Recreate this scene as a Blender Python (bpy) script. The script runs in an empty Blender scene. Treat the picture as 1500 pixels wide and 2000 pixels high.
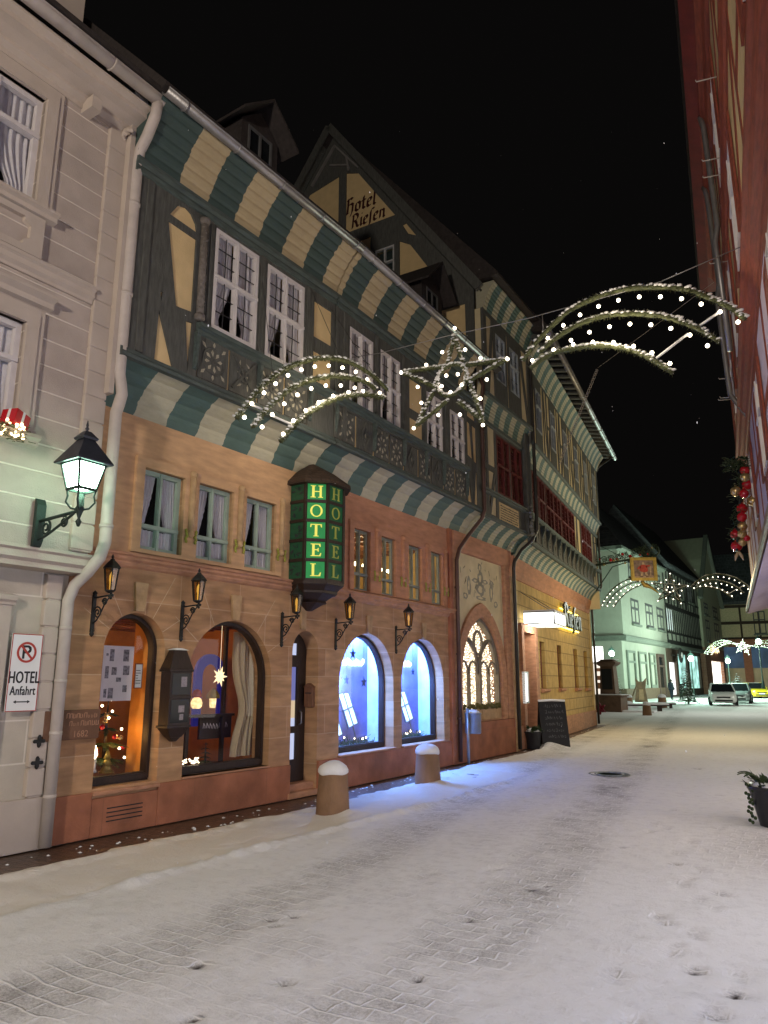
import bpy, math, random
from mathutils import Matrix, Vector, noise, geometry
random.seed(7)
R = math.radians
SC = bpy.context.scene
COL = SC.collection
W = {}                      # world matrix of every object, by name
PI = math.pi

# ------------------------------------------------------------------ mesh builder
class MB:
    """collects geometry; build() links it as one mesh object"""
    def __init__(s):
        s.v = []; s.f = []; s.m = []; s.sm = []; s.T = None
    def add(s, vs, fs, m=0, smooth=False):
        k = len(s.v)
        if s.T is not None:
            vs = [s.T @ Vector(p) for p in vs]
        s.v += [tuple(p) for p in vs]
        for f in fs:
            s.f.append([i + k for i in f]); s.m.append(m); s.sm.append(smooth)
        return s
    def box(s, x0, x1, y0, y1, z0, z1, m=0):
        if x0 > x1: x0, x1 = x1, x0
        if y0 > y1: y0, y1 = y1, y0
        if z0 > z1: z0, z1 = z1, z0
        return s.add([(x0,y0,z0),(x1,y0,z0),(x1,y1,z0),(x0,y1,z0),(x0,y0,z1),(x1,y0,z1),(x1,y1,z1),(x0,y1,z1)],
                     [(0,3,2,1),(4,5,6,7),(0,1,5,4),(1,2,6,5),(2,3,7,6),(3,0,4,7)], m)
    def frustum(s, c, x0, y0, z0, x1, y1, z1, m=0):      # half sizes bottom / top
        cx, cy = c
        return s.add([(cx-x0,cy-y0,z0),(cx+x0,cy-y0,z0),(cx+x0,cy+y0,z0),(cx-x0,cy+y0,z0),
                      (cx-x1,cy-y1,z1),(cx+x1,cy-y1,z1),(cx+x1,cy+y1,z1),(cx-x1,cy+y1,z1)],
                     [(0,3,2,1),(4,5,6,7),(0,1,5,4),(1,2,6,5),(2,3,7,6),(3,0,4,7)], m)
    def bar(s, p, q, w, h=None, m=0):
        h = w if h is None else h
        p, q = Vector(p), Vector(q); d = (q-p)
        if d.length < 1e-6: return s
        d.normalize()
        up = Vector((0,0,1)) if abs(d.z) < .95 else Vector((0,1,0))
        a = d.cross(up).normalized()*w/2; b = a.cross(d).normalized()*h/2
        return s.add([p-a-b,p+a-b,p+a+b,p-a+b,q-a-b,q+a-b,q+a+b,q-a+b],
                     [(0,1,2,3),(7,6,5,4),(0,4,5,1),(1,5,6,2),(2,6,7,3),(3,7,4,0)], m)
    def tube(s, pts, r, n=8, m=0, closed=False, smooth=True):
        P = [Vector(p) for p in pts]; N = len(P); vs = []; prev = None
        for i, p in enumerate(P):
            if closed: t = P[(i+1) % N]-P[i-1]
            else: t = P[min(i+1, N-1)]-P[max(i-1, 0)]
            t.normalize()
            if prev is None:
                a = t.orthogonal().normalized()
            else:
                a = (prev - t*prev.dot(t))
                a = a.normalized() if a.length > 1e-6 else t.orthogonal().normalized()
            prev = a; b = t.cross(a)
            rr = r[i] if isinstance(r, (list, tuple)) else r
            vs += [p + (a*math.cos(2*PI*k/n) + b*math.sin(2*PI*k/n))*rr for k in range(n)]
        fs = []
        for i in range(N if closed else N-1):
            j = (i+1) % N
            for k in range(n):
                fs.append((i*n+k, i*n+(k+1) % n, j*n+(k+1) % n, j*n+k))
        if not closed:
            fs.append(tuple(range(n-1, -1, -1))); fs.append(tuple((N-1)*n+k for k in range(n)))
        return s.add(vs, fs, m, smooth)
    def lathe(s, prof, n=16, c=(0,0,0), m=0, smooth=True, ph=0.):
        vs = []; fs = []
        for r, z in prof:
            vs += [(c[0]+r*math.cos(ph+2*PI*k/n), c[1]+r*math.sin(ph+2*PI*k/n), c[2]+z) for k in range(n)]
        for i in range(len(prof)-1):
            for k in range(n):
                fs.append((i*n+k, i*n+(k+1) % n, (i+1)*n+(k+1) % n, (i+1)*n+k))
        fs.append(tuple(range(n-1, -1, -1))); fs.append(tuple((len(prof)-1)*n+k for k in range(n)))
        return s.add(vs, fs, m, smooth)
    def ball(s, c, r, n=10, m=0, sq=(1,1,1)):
        h = max(4, n//2)
        prof = [(max(r*math.sin(PI*i/h), 1e-4), -r*math.cos(PI*i/h)) for i in range(h+1)]
        k = len(s.v); s.lathe(prof, n, (0,0,0), m)
        T = s.T
        for i in range(k, len(s.v)):
            if T is None:
                p = s.v[i]; s.v[i] = (c[0]+p[0]*sq[0], c[1]+p[1]*sq[1], c[2]+p[2]*sq[2])
            else:
                p = T.inverted() @ Vector(s.v[i]); s.v[i] = tuple(T @ Vector((c[0]+p[0]*sq[0], c[1]+p[1]*sq[1], c[2]+p[2]*sq[2])))
        return s
    def prof_x(s, yz, x0, x1, m=0, smooth=False):      # closed polygon in (y,z) swept along x
        n = len(yz)
        vs = [(x0,y,z) for y, z in yz]+[(x1,y,z) for y, z in yz]
        fs = [(i, i+n, (i+1) % n+n, (i+1) % n) for i in range(n)]
        cap = [list(t) for t in geometry.tessellate_polygon([[Vector((0,y,z)) for y, z in yz]])]
        fs += cap + [[i+n for i in t[::-1]] for t in cap]
        return s.add(vs, fs, m, smooth)
    def slab(s, outer, holes, y0, y1, m=0, mr=None):   # polygon in (x,z) with holes, between y0 (street side) and y1
        mr = m if mr is None else mr
        loops = [outer]+list(holes)
        L3 = [[Vector((x, 0, z)) for x, z in lp] for lp in loops]
        tris = geometry.tessellate_polygon(L3)
        flat = [p for lp in loops for p in lp]; n = len(flat)
        vs = [(x,y0,z) for x, z in flat]+[(x,y1,z) for x, z in flat]
        fs = []
        for t in tris:
            a, b, c = [flat[i] for i in t]
            ar = (b[0]-a[0])*(c[1]-a[1])-(c[0]-a[0])*(b[1]-a[1])
            t = list(t) if ar > 0 else list(t)[::-1]
            fs.append(t); fs.append([i+n for i in t[::-1]])
        s.add(vs, fs, m)
        k = 0; side = []
        for lp in loops:
            q = len(lp)
            for i in range(q):
                j = (i+1) % q
                side.append((k+i, k+i+n, k+j+n, k+j))
            k += q
        s.add(vs, side, mr)
        return s
    def grid(s, fn, nu, nv, m=0, smooth=True):
        vs = [fn(i/nu, j/nv) for j in range(nv+1) for i in range(nu+1)]
        fs = [(j*(nu+1)+i, j*(nu+1)+i+1, (j+1)*(nu+1)+i+1, (j+1)*(nu+1)+i) for j in range(nv) for i in range(nu)]
        return s.add(vs, fs, m, smooth)
    def build(s, name, mats, parent=None, M=None, label=None, bevel=0., solid=0.):
        me = bpy.data.meshes.new(name)
        me.from_pydata(s.v, [], s.f)
        if not isinstance(mats, (list, tuple)): mats = [mats]
        for mt in mats: me.materials.append(mt)
        me.polygons.foreach_set('material_index', s.m)
        me.polygons.foreach_set('use_smooth', s.sm)
        me.update()
        o = bpy.data.objects.new(name, me)
        COL.objects.link(o)
        place(o, parent, M)
        if label: o['label'] = label
        if bevel:
            b = o.modifiers.new('edge', 'BEVEL'); b.width = bevel; b.segments = 2; b.limit_method = 'ANGLE'; b.angle_limit = R(40)
        if solid:
            b = o.modifiers.new('thick', 'SOLIDIFY'); b.thickness = solid; b.offset = 0
        return o

def place(o, parent=None, M=None):
    if parent is None:
        M = M if M is not None else Matrix()
        o.matrix_basis = M; W[o.name] = M.copy()
    else:
        PM = W[parent.name]
        M = PM if M is None else M
        o.parent = parent
        o.matrix_basis = PM.inverted() @ M
        W[o.name] = M.copy()

def thing(name, label, cat, M=None, group=None):
    o = bpy.data.objects.new(name, None); o.empty_display_size = .2
    COL.objects.link(o); place(o, None, M)
    o['label'] = label; o['category'] = cat
    if group: o['group'] = group
    return o

def tag(o, label, cat, group=None):
    o['label'] = label; o['category'] = cat
    if group: o['group'] = group
    return o

def struct(o):
    o['kind'] = 'structure'; return o

def kids(o): return [c for c in bpy.data.objects if c.parent == o]

def dup(rt, M, label=None, group=None):
    r = rt.copy(); COL.objects.link(r); place(r, None, M)
    if label: r['label'] = label
    if group: r['group'] = group
    for ch in kids(rt):
        c = ch.copy(); COL.objects.link(c); c.parent = r; W[c.name] = M @ ch.matrix_basis
        for g in kids(ch):
            d = g.copy(); COL.objects.link(d); d.parent = c
    return r

def Loc(x, y, z=0, rz=0, s=1.):
    return Matrix.Translation((x,y,z)) @ Matrix.Rotation(rz, 4, 'Z') @ Matrix.Scale(s, 4)

def facade(x, y, th):       # local X along the street, Y into the building, Z up
    return Matrix(((math.sin(th), -math.cos(th), 0, x), (math.cos(th), math.sin(th), 0, y), (0,0,1,0), (0,0,0,1)))

def arch(x0, x1, z0, top, n=20):    # closed outline, round headed, counter clockwise from lower left
    r = (x1-x0)/2; c = (x0+x1)/2; zs = top-r
    return [(x0,z0),(x1,z0)]+[(c+r*math.cos(PI*i/n), zs+r*math.sin(PI*i/n)) for i in range(n+1)]
def rect(x0, x1, z0, z1): return [(x0,z0),(x1,z0),(x1,z1),(x0,z1)]
def gothic(x0, x1, z0, zs, top, n=10):
    w = x1-x0; c = (x0+x1)/2; h = top-zs
    # each side an arc centred on the springing line
    rr = (h*h+(w/2)**2)/w
    pts = [(x0,z0),(x1,z0)]
    a1 = math.atan2(h, w/2-(w-rr)) if True else 0
    for i in range(n+1):
        a = a1*i/n
        pts.append((x1-rr+rr*math.cos(a), zs+rr*math.sin(a)))
    for i in range(n, -1, -1):
        a = a1*i/n
        if i == n: continue
        pts.append((x0+rr-rr*math.cos(a), zs+rr*math.sin(a)))
    return pts
def ring(outer, inner):   # hole-in-polygon helper, same order
    return outer, [inner]
def shrink(poly, k, c=None):
    cx = sum(p[0] for p in poly)/len(poly) if c is None else c[0]; cz = sum(p[1] for p in poly)/len(poly) if c is None else c[1]
    return [(cx+(x-cx)*k, cz+(z-cz)*k) for x, z in poly]

def text_geo(body, size=1., spacing=1.):
    cu = bpy.data.curves.new('txt', 'FONT'); cu.body = body; cu.size = size; cu.align_x = 'CENTER'; cu.align_y = 'CENTER'; cu.space_character = spacing
    cu.resolution_u = 3
    o = bpy.data.objects.new('txt', cu); COL.objects.link(o)
    dg = bpy.context.evaluated_depsgraph_get(); dg.update()
    me = o.evaluated_get(dg).to_mesh()
    vs = [tuple(v.co) for v in me.vertices]; fs = [list(p.vertices) for p in me.polygons]
    o.evaluated_get(dg).to_mesh_clear()
    bpy.data.objects.remove(o); bpy.data.curves.remove(cu)
    return vs, fs
def put_text(mb, body, size, cx, cz, y, m=0, sx=1., spacing=1., bold=0.):
    vs, fs = text_geo(body, size, spacing)
    offs = [(0,0)] if not bold else [(-bold,0),(bold,0),(0,bold*.6),(0,-bold*.6)]
    for i, (ox, oz) in enumerate(offs):
        mb.add([(cx+x*sx+ox, y-.0004*i, cz+z+oz) for x, z, _ in vs], fs, m)
def nib(mb, strokes, cx, cz, s, y, w=.16, ang=40, m=0, depth=.0, slant=0.):
    """calligraphic strokes: a flat pen held at a constant angle"""
    nx, nz = math.cos(R(ang))*w/2*s, math.sin(R(ang))*w/2*s
    tx, tz = -nz*.3, nx*.3
    for st in strokes:
        pts = [(cx+(x+slant*z)*s, cz+z*s) for x, z in st]
        for (a, b), (c, d) in zip(pts, pts[1:]):
            q = [(a-nx,b-nz),(a+nx,b+nz),(c+nx,d+nz),(c-nx,d-nz)]
            q2 = [(a-tx,b-tz),(a+tx,b+tz),(c+tx,d+tz),(c-tx,d-tz)]
            for k, qq in enumerate((q, q2)):
                yy = y-.0007*k
                if depth:
                    ar = sum(qq[i][0]*qq[(i+1) % 4][1]-qq[(i+1) % 4][0]*qq[i][1] for i in range(4))
                    if abs(ar) < 1e-9: continue
                    if ar < 0: qq = qq[::-1]
                    mb.slab(qq, [], yy, yy+depth, m)
                else:
                    ar = sum(qq[i][0]*qq[(i+1) % 4][1]-qq[(i+1) % 4][0]*qq[i][1] for i in range(4))
                    if ar < 0: qq = qq[::-1]
                    mb.add([(x,yy,z) for x, z in qq], [(0,1,2,3)], m)
GLYPH = {   # blackletter-like letters, x height 1
 'H': ([[(.1,0),(.1,1.5),(0,1.7)],[(.1,1.6),(.35,1.75),(.6,1.6)],[(.1,.9),(.45,1.1),(.7,.95),(.7,.1),(.5,-.35)],[(.1,0),(.25,.1)]], 1.0),
 'o': ([[(.1,.2),(.1,.85),(.4,1.),(.6,.8),(.6,.15),(.35,0),(.1,.2)]], .82),
 't': ([[(.2,1.4),(.2,.15),(.4,0),(.5,.1)],[(0,.95),(.45,.95)]], .62),
 'e': ([[(.1,.45),(.55,.7),(.5,.9),(.35,1.),(.1,.8),(.1,.2),(.3,0),(.55,.15)]], .74),
 'l': ([[(.05,1.6),(.15,1.7),(.15,.12),(.35,0)]], .48),
 'R': ([[(.15,0),(.15,1.6)],[(.0,1.5),(.3,1.68),(.55,1.62),(.74,1.4),(.74,1.1),(.55,.86),(.2,.80)],[(.4,.85),(.62,.5),(.72,.15),(.95,.02)]], 1.08),
 'i': ([[(.05,.9),(.15,1.),(.15,.12),(.3,0)],[(.15,1.4),(.25,1.5)]], .42),
 's': ([[(.0,-.35),(.2,-.2),(.2,1.3),(.4,1.6),(.6,1.5)]], .58),
 'n': ([[(.05,.9),(.15,1.),(.15,.05)],[(.15,.85),(.45,1.),(.6,.85),(.6,.12),(.75,0)]], .88),
}
def black_word(mb, word, cx, cz, s, y, m=0, depth=0., w=.2, slant=.12):
    tot = sum(GLYPH[c][1] for c in word); x = cx-tot*s/2
    for c in word:
        nib(mb, GLYPH[c][0], x, cz, s, y, w, 40, m, depth, slant); x += GLYPH[c][1]*s

# ------------------------------------------------------------------ materials
def mat(name, col, rough=.7, var=.15, vscale=6., bump=.0, bscale=40., metal=0., spec=.4, dirt=0., dscale=1.2, dcol=None, stretch=(1,1,1)):
    m = bpy.data.materials.new(name); m.use_nodes = True
    nt = m.node_tree; N = nt.nodes; L = nt.links
    b = N['Principled BSDF']
    b.inputs['Roughness'].default_value = rough; b.inputs['Metallic'].default_value = metal
    b.inputs['Specular IOR Level'].default_value = spec
    tc = N.new('ShaderNodeTexCoord'); mp = N.new('ShaderNodeMapping'); mp.inputs['Scale'].default_value = stretch
    L.new(tc.outputs['Object'], mp.inputs['Vector'])
    nz = N.new('ShaderNodeTexNoise'); nz.inputs['Scale'].default_value = vscale; nz.inputs['Detail'].default_value = 6
    L.new(mp.outputs['Vector'], nz.inputs['Vector'])
    rp = N.new('ShaderNodeValToRGB')
    rp.color_ramp.elements[0].position = .3; rp.color_ramp.elements[1].position = .72
    rp.color_ramp.elements[0].color = (*[max(0, c*(1-var)) for c in col], 1); rp.color_ramp.elements[1].color = (*[min(1, c*(1+var)) for c in col], 1)
    L.new(nz.outputs['Fac'], rp.inputs['Fac'])
    out = rp.outputs['Color']
    if dirt:
        n2 = N.new('ShaderNodeTexNoise'); n2.inputs['Scale'].default_value = dscale; n2.inputs['Detail'].default_value = 8; n2.inputs['Roughness'].default_value = .65
        L.new(tc.outputs['Object'], n2.inputs['Vector'])
        r2 = N.new('ShaderNodeValToRGB'); r2.color_ramp.elements[0].position = .45; r2.color_ramp.elements[1].position = .7
        L.new(n2.outputs['Fac'], r2.inputs['Fac'])
        mul = N.new('ShaderNodeMath'); mul.operation = 'MULTIPLY'; mul.inputs[1].default_value = dirt
        L.new(r2.outputs['Color'], mul.inputs[0])
        mx = N.new('ShaderNodeMixRGB'); mx.inputs['Color2'].default_value = (*(dcol or [c*.45 for c in col]), 1)
        L.new(mul.outputs[0], mx.inputs['Fac']); L.new(out, mx.inputs['Color1']); out = mx.outputs['Color']
    L.new(out, b.inputs['Base Color'])
    if bump:
        n3 = N.new('ShaderNodeTexNoise'); n3.inputs['Scale'].default_value = bscale; n3.inputs['Detail'].default_value = 5
        L.new(mp.outputs['Vector'], n3.inputs['Vector'])
        bp = N.new('ShaderNodeBump'); bp.inputs['Strength'].default_value = bump; bp.inputs['Distance'].default_value = .02
        L.new(n3.outputs['Fac'], bp.inputs['Height']); L.new(bp.outputs['Normal'], b.inputs['Normal'])
    m['c'] = out.node.name
    return m

def courses(m, w, h, mortar, mcol, c2=None, bump=.4, msize=.012, offset=.5, mix=.5, squash=1.):
    """lay block courses (object X / Z) over an existing material"""
    nt = m.node_tree; N = nt.nodes; L = nt.links; b = N['Principled BSDF']
    src = b.inputs['Base Color'].links[0].from_socket
    tc = N.new('ShaderNodeTexCoord'); sp = N.new('ShaderNodeSeparateXYZ'); cb = N.new('ShaderNodeCombineXYZ')
    L.new(tc.outputs['Object'], sp.inputs[0]); L.new(sp.outputs['X'], cb.inputs['X']); L.new(sp.outputs['Z'], cb.inputs['Y'])
    br = N.new('ShaderNodeTexBrick'); br.offset = offset
    br.inputs['Scale'].default_value = 1.; br.inputs['Brick Width'].default_value = w; br.inputs['Row Height'].default_value = h
    br.inputs['Mortar Size'].default_value = msize; br.inputs['Mortar Smooth'].default_value = .3
    br.inputs['Color1'].default_value = (1,1,1,1); br.inputs['Color2'].default_value = (*(c2 or (.78,.75,.72)), 1); br.inputs['Mortar'].default_value = (1,1,1,1)
    L.new(cb.outputs[0], br.inputs['Vector'])
    mu = N.new('ShaderNodeMixRGB'); mu.blend_type = 'MULTIPLY'; mu.inputs['Fac'].default_value = mix
    L.new(src, mu.inputs['Color1']); L.new(br.outputs['Color'], mu.inputs['Color2'])
    mx = N.new('ShaderNodeMixRGB'); mx.inputs['Color2'].default_value = (*mcol, 1)
    fm = N.new('ShaderNodeMath'); fm.operation = 'MULTIPLY'; fm.inputs[1].default_value = mortar
    L.new(br.outputs['Fac'], fm.inputs[0]); L.new(fm.outputs[0], mx.inputs['Fac'])
    L.new(mu.outputs['Color'], mx.inputs['Color1']); L.new(mx.outputs['Color'], b.inputs['Base Color'])
    if bump:
        bp = N.new('ShaderNodeBump'); bp.invert = True; bp.inputs['Strength'].default_value = bump; bp.inputs['Distance'].default_value = .015
        L.new(br.outputs['Fac'], bp.inputs['Height'])
        if b.inputs['Normal'].links: L.new(b.inputs['Normal'].links[0].from_socket, bp.inputs['Normal'])
        L.new(bp.outputs['Normal'], b.inputs['Normal'])
    return m

def stripes(name, ca, cb, period, off, rough=.65, first=-9.):
    """painted stripes across the boards, alternating along object X"""
    m = mat(name, (1,1,1), rough, .12, 9., .25, 30., dirt=.35, dcol=(.55,.5,.45), stretch=(1,1,4))
    nt = m.node_tree; N = nt.nodes; L = nt.links; b = N['Principled BSDF']
    src = b.inputs['Base Color'].links[0].from_socket
    tc = N.new('ShaderNodeTexCoord'); sp = N.new('ShaderNodeSeparateXYZ'); L.new(tc.outputs['Object'], sp.inputs[0])
    wob = N.new('ShaderNodeTexNoise'); wob.inputs['Scale'].default_value = 9.; L.new(tc.outputs['Object'], wob.inputs['Vector'])
    wm = N.new('ShaderNodeMath'); wm.operation = 'MULTIPLY_ADD'; wm.inputs[1].default_value = .07; L.new(wob.outputs['Fac'], wm.inputs[0]); L.new(sp.outputs['X'], wm.inputs[2])
    a = N.new('ShaderNodeMath'); a.operation = 'ADD'; a.inputs[1].default_value = -off-.035; L.new(wm.outputs[0], a.inputs[0])
    d = N.new('ShaderNodeMath'); d.operation = 'DIVIDE'; d.inputs[1].default_value = period; L.new(a.outputs[0], d.inputs[0])
    f = N.new('ShaderNodeMath'); f.operation = 'FLOORED_MODULO'; f.inputs[1].default_value = 1.; L.new(d.outputs[0], f.inputs[0])
    g0 = N.new('ShaderNodeMath'); g0.operation = 'LESS_THAN'; g0.inputs[1].default_value = .5; L.new(f.outputs[0], g0.inputs[0])
    g1 = N.new('ShaderNodeMath'); g1.operation = 'GREATER_THAN'; g1.inputs[1].default_value = first; L.new(sp.outputs['X'], g1.inputs[0])
    g = N.new('ShaderNodeMath'); g.operation = 'MULTIPLY'; L.new(g0.outputs[0], g.inputs[0]); L.new(g1.outputs[0], g.inputs[1])
    mx = N.new('ShaderNodeMixRGB'); mx.inputs['Color1'].default_value = (*cb, 1); mx.inputs['Color2'].default_value = (*ca, 1); L.new(g.outputs[0], mx.inputs['Fac'])
    mu = N.new('ShaderNodeMixRGB'); mu.blend_type = 'MULTIPLY'; mu.inputs['Fac'].default_value = 1.
    L.new(mx.outputs['Color'], mu.inputs['Color1']); L.new(src, mu.inputs['Color2']); L.new(mu.outputs['Color'], b.inputs['Base Color'])
    return m

def emit(name, col, strength, base=(.5,.5,.5), patt=0., pscale=8.):
    m = bpy.data.materials.new(name); m.use_nodes = True
    b = m.node_tree.nodes['Principled BSDF']
    b.inputs['Base Color'].default_value = (*base, 1)
    b.inputs['Emission Color'].default_value = (*col, 1); b.inputs['Emission Strength'].default_value = strength
    N = m.node_tree.nodes; L = m.node_tree.links
    if patt:
        tc = N.new('ShaderNodeTexCoord'); nz = N.new('ShaderNodeTexNoise'); nz.inputs['Scale'].default_value = pscale; nz.inputs['Detail'].default_value = 4
        L.new(tc.outputs['Object'], nz.inputs['Vector'])
        mr = N.new('ShaderNodeMapRange'); mr.inputs['From Min'].default_value = .3; mr.inputs['From Max'].default_value = .7
        mr.inputs['To Min'].default_value = strength*(1-patt); mr.inputs['To Max'].default_value = strength*(1+patt)
        L.new(nz.outputs['Fac'], mr.inputs['Value']); L.new(mr.outputs['Result'], b.inputs['Emission Strength'])
    return m

def pane(name, tint=(1,1,1), refl=.012, rough=.02):
    m = bpy.data.materials.new(name); m.use_nodes = True
    nt = m.node_tree; N = nt.nodes; L = nt.links; N.remove(N['Principled BSDF'])
    t = N.new('ShaderNodeBsdfTransparent'); t.inputs['Color'].default_value = (*tint, 1)
    g = N.new('ShaderNodeBsdfGlossy'); g.inputs['Roughness'].default_value = rough
    fr = N.new('ShaderNodeLayerWeight'); fr.inputs['Blend'].default_value = .25
    mr = N.new('ShaderNodeMath'); mr.operation = 'MULTIPLY_ADD'; mr.inputs[1].default_value = .10; mr.inputs[2].default_value = refl; L.new(fr.outputs['Fresnel'], mr.inputs[0])
    mx = N.new('ShaderNodeMixShader'); L.new(mr.outputs[0], mx.inputs['Fac']); L.new(t.outputs[0], mx.inputs[1]); L.new(g.outputs[0], mx.inputs[2])
    L.new(mx.outputs[0], N['Material Output'].inputs['Surface'])
    return m

def cloth(name, col, trans=.35):
    m = mat(name, col, .9, .08, 30., .15, 120.)
    N = m.node_tree.nodes; L = m.node_tree.links; b = N['Principled BSDF']
    t = N.new('ShaderNodeBsdfTranslucent'); t.inputs['Color'].default_value = (*col, 1)
    mx = N.new('ShaderNodeMixShader'); mx.inputs['Fac'].default_value = trans
    L.new(b.outputs[0], mx.inputs[1]); L.new(t.outputs[0], mx.inputs[2]); L.new(mx.outputs[0], N['Material Output'].inputs['Surface'])
    return m

CREAM = (.55,.40,.20); GREEN = (.028,.075,.068); TIMB = (.088,.090,.082)
MT = dict(
 stone=courses(mat('red_sandstone', (.52,.31,.165), .85, .26, 2.2, .5, 45., dirt=.5, dscale=.8, dcol=(.33,.155,.09), stretch=(1,1,5)), 1.05, .43, .45, (.60,.44,.30), (.70,.62,.56), .15, .007, mix=.85),
 stone_plain=mat('carved_sandstone', (.49,.25,.145), .85, .22, 5., .4, 60., dirt=.3, stretch=(1,1,3)),
 stone_key=mat('pale_sandstone', (.46,.30,.16), .85, .2, 8., .35, 60.),
 plaster_ochre=mat('ochre_painted_stone', (.56,.34,.185), .85, .18, 3., .25, 50., dirt=.2, stretch=(1,1,4)),
 plaster_red=mat('rose_painted_stone', (.50,.24,.14), .85, .18, 3., .25, 50., dirt=.25, stretch=(1,1,4)),
 plinth=courses(mat('dark_red_plinth', (.38,.145,.078), .85, .3, 2.5, .4, 40., dirt=.6, dscale=1.6, dcol=(.20,.09,.05)), 1.3, .6, .4, (.22,.10,.06), (.86,.82,.8), .3, .008),
 timber=mat('green_grey_timber', TIMB, .75, .3, 5., .5, 20., dirt=.3, dcol=(.10,.085,.075), stretch=(6,6,1)),
 timber_x=mat('green_grey_rail', (.070,.092,.086), .75, .3, 5., .5, 20., dirt=.3, dcol=(.09,.08,.075), stretch=(1,6,6)),
 infill=mat('cream_render', (.70,.52,.27), .9, .07, 4., .25, 60., dirt=.12),
 infill_b=mat('pale_cream_render', (.66,.56,.35), .9, .08, 4., .2, 60., dirt=.2),
 cove=stripes('striped_cove', (.48,.45,.33), (.085,.145,.13), .995, .65, .65, .5),
 cove2=stripes('striped_cove_eaves', (.44,.35,.21), (.045,.075,.07), .99, .71, .65, .5),
 cove_b=stripes('striped_cove_corner', (.42,.40,.29), (.07,.14,.125), .60, .25),
 white=mat('white_paint', (.64,.60,.60), .5, .06, 8., .1, 60.),
 lead=mat('dark_lead', (.03,.03,.035), .5, .1),
 pane=pane('window_glass'),
 pane_dark=pane('old_window_glass', (.8,.85,.9), .02),
 curtain=cloth('white_lace', (.82,.79,.82)),
 curtain_beige=cloth('beige_curtain', (.62,.52,.35)),
 house_white=courses(mat('cream_stucco', (.47,.395,.345), .85, .12, 3., .4, 70., dirt=.35, dcol=(.34,.28,.24)), 30., .29, 1., (.74,.66,.58), (1,1,1), 1., .011, 0., 0.),
 quoin=courses(mat('cream_quoin', (.62,.54,.42), .85, .10, 3., .3, 70., dirt=.2, dcol=(.42,.36,.30)), 30., .29, .8, (.36,.30,.24), (1,1,1), .8, .007, 0., 0.),
 stucco=mat('plain_cream_stucco', (.50,.425,.365), .85, .08, 3., .2, 70., dirt=.2, dcol=(.42,.36,.30)),
 base_white=courses(mat('grey_ashlar', (.52,.46,.38), .85, .1, 3., .25, 60., dirt=.25), .62, .42, .8, (.72,.66,.58), (.93,.93,.93), .3, .010),
 pipe_white=mat('painted_pipe', (.50,.44,.40), .55, .1, 6., .1, 60., dirt=.2),
 zinc=mat('zinc', (.30,.29,.29), .4, .15, 6., .1, 30., metal=.6, dirt=.2),
 iron=mat('black_iron', (.018,.018,.018), .5, .2, 20., .2, 60., metal=.3),
 iron_green=mat('dark_green_iron', (.02,.035,.03), .5, .2, 20., .2, 60., metal=.2),
 tiles=mat('dark_roof_tiles', (.035,.028,.026), .8, .3, 12., .5, 14.),
 wood_dark=mat('dark_brown_wood', (.028,.015,.011), .5, .3, 6., .3, 20., stretch=(6,6,1)),
 wood_mid=mat('brown_wood', (.16,.07,.035), .55, .25, 6., .3, 20., stretch=(6,6,1)),
 wood_red=mat('red_brown_shutter', (.20,.06,.028), .6, .2, 6., .2, 20., stretch=(6,6,1)),
 red_win=mat('dark_red_window', (.12,.020,.018), .5, .15, 8., .1),
 lime=mat('lime_green_paint', (.30,.30,.05), .7), worn=mat('worn_cream_paint', (.36,.33,.26), .9, .3, 14.),
 frost=mat('frosted_fir', (.42,.44,.36), .9, .55, 22.),
 snow=mat('snow_cap', (.80,.80,.82), .9, .04, 12., .35, 60., spec=.15),
 white_sign=mat('white_enamel', (.74,.74,.74), .25, .03), black=mat('black_paint', (.01,.01,.012), .5, .05), red=mat('red_paint', (.42,.035,.02), .4, .05),
 gold=mat('gold', (.34,.25,.07), .45, .2, 10., metal=.5),
 red_shiny=mat('red_bauble', (.45,.012,.02), .15, .05, spec=.6), gold_shiny=mat('gold_bauble', (.62,.45,.20), .2, .05, metal=.7),
 fir=mat('fir_needles', (.028,.050,.016), .75, .4, 25.), fir_lit=mat('garland_fir', (.075,.085,.035), .75, .45, 30.),
 tyre=mat('rubber', (.012,.012,.012), .8, .1), glass_dark=mat('dark_glass', (.01,.012,.014), .12, .05, spec=.18),
)
# ------------------------------------------------------------------ frames of the street
T1, T2, T3 = R(33.9), R(31.51), R(24.61)
F1 = facade(-3.464, 8.073, T1)          # near half of the long hotel front and the cream house beside it
F2 = facade(-1.198, 11.444, T2)         # its far half and the narrow front with the pointed window
F3 = facade(3.128, 18.50, T3)           # ochre corner front
LA = 4.06; LB = 8.277; LC = 12.4
TR = R(24.6)
FR = Matrix(((-math.sin(TR), math.cos(TR), 0, 0), (-math.cos(TR), -math.sin(TR), 0, 0), (0,0,1,0), (0,0,0,1)))   # right side: local X runs back towards the viewer

def cove_prof(y0, z0, y1, z1, n, bead=.012, thick=.06, conc=.55):
    """concave boarded cove from the wall (y0,z0) up and out to (y1,z1)"""
    pts = []
    for i in range(n*4+1):
        t = i/(n*4)
        a = t*PI/2
        ay = y0+(y1-y0)*(1-math.cos(a)); az = z0+(z1-z0)*math.sin(a)
        ly = y0+(y1-y0)*t; lz = z0+(z1-z0)*t
        y = ay*conc+ly*(1-conc); z = az*conc+lz*(1-conc)
        b = abs(math.sin(PI*t*n))**.5*bead
        y -= b*.8; z -= b*.3
        pts.append((y, z))
    back = [(y1+.02, z1+.02), (y0+thick+.1, z1+.02), (y0+thick+.1, z0)]
    return pts+back

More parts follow.
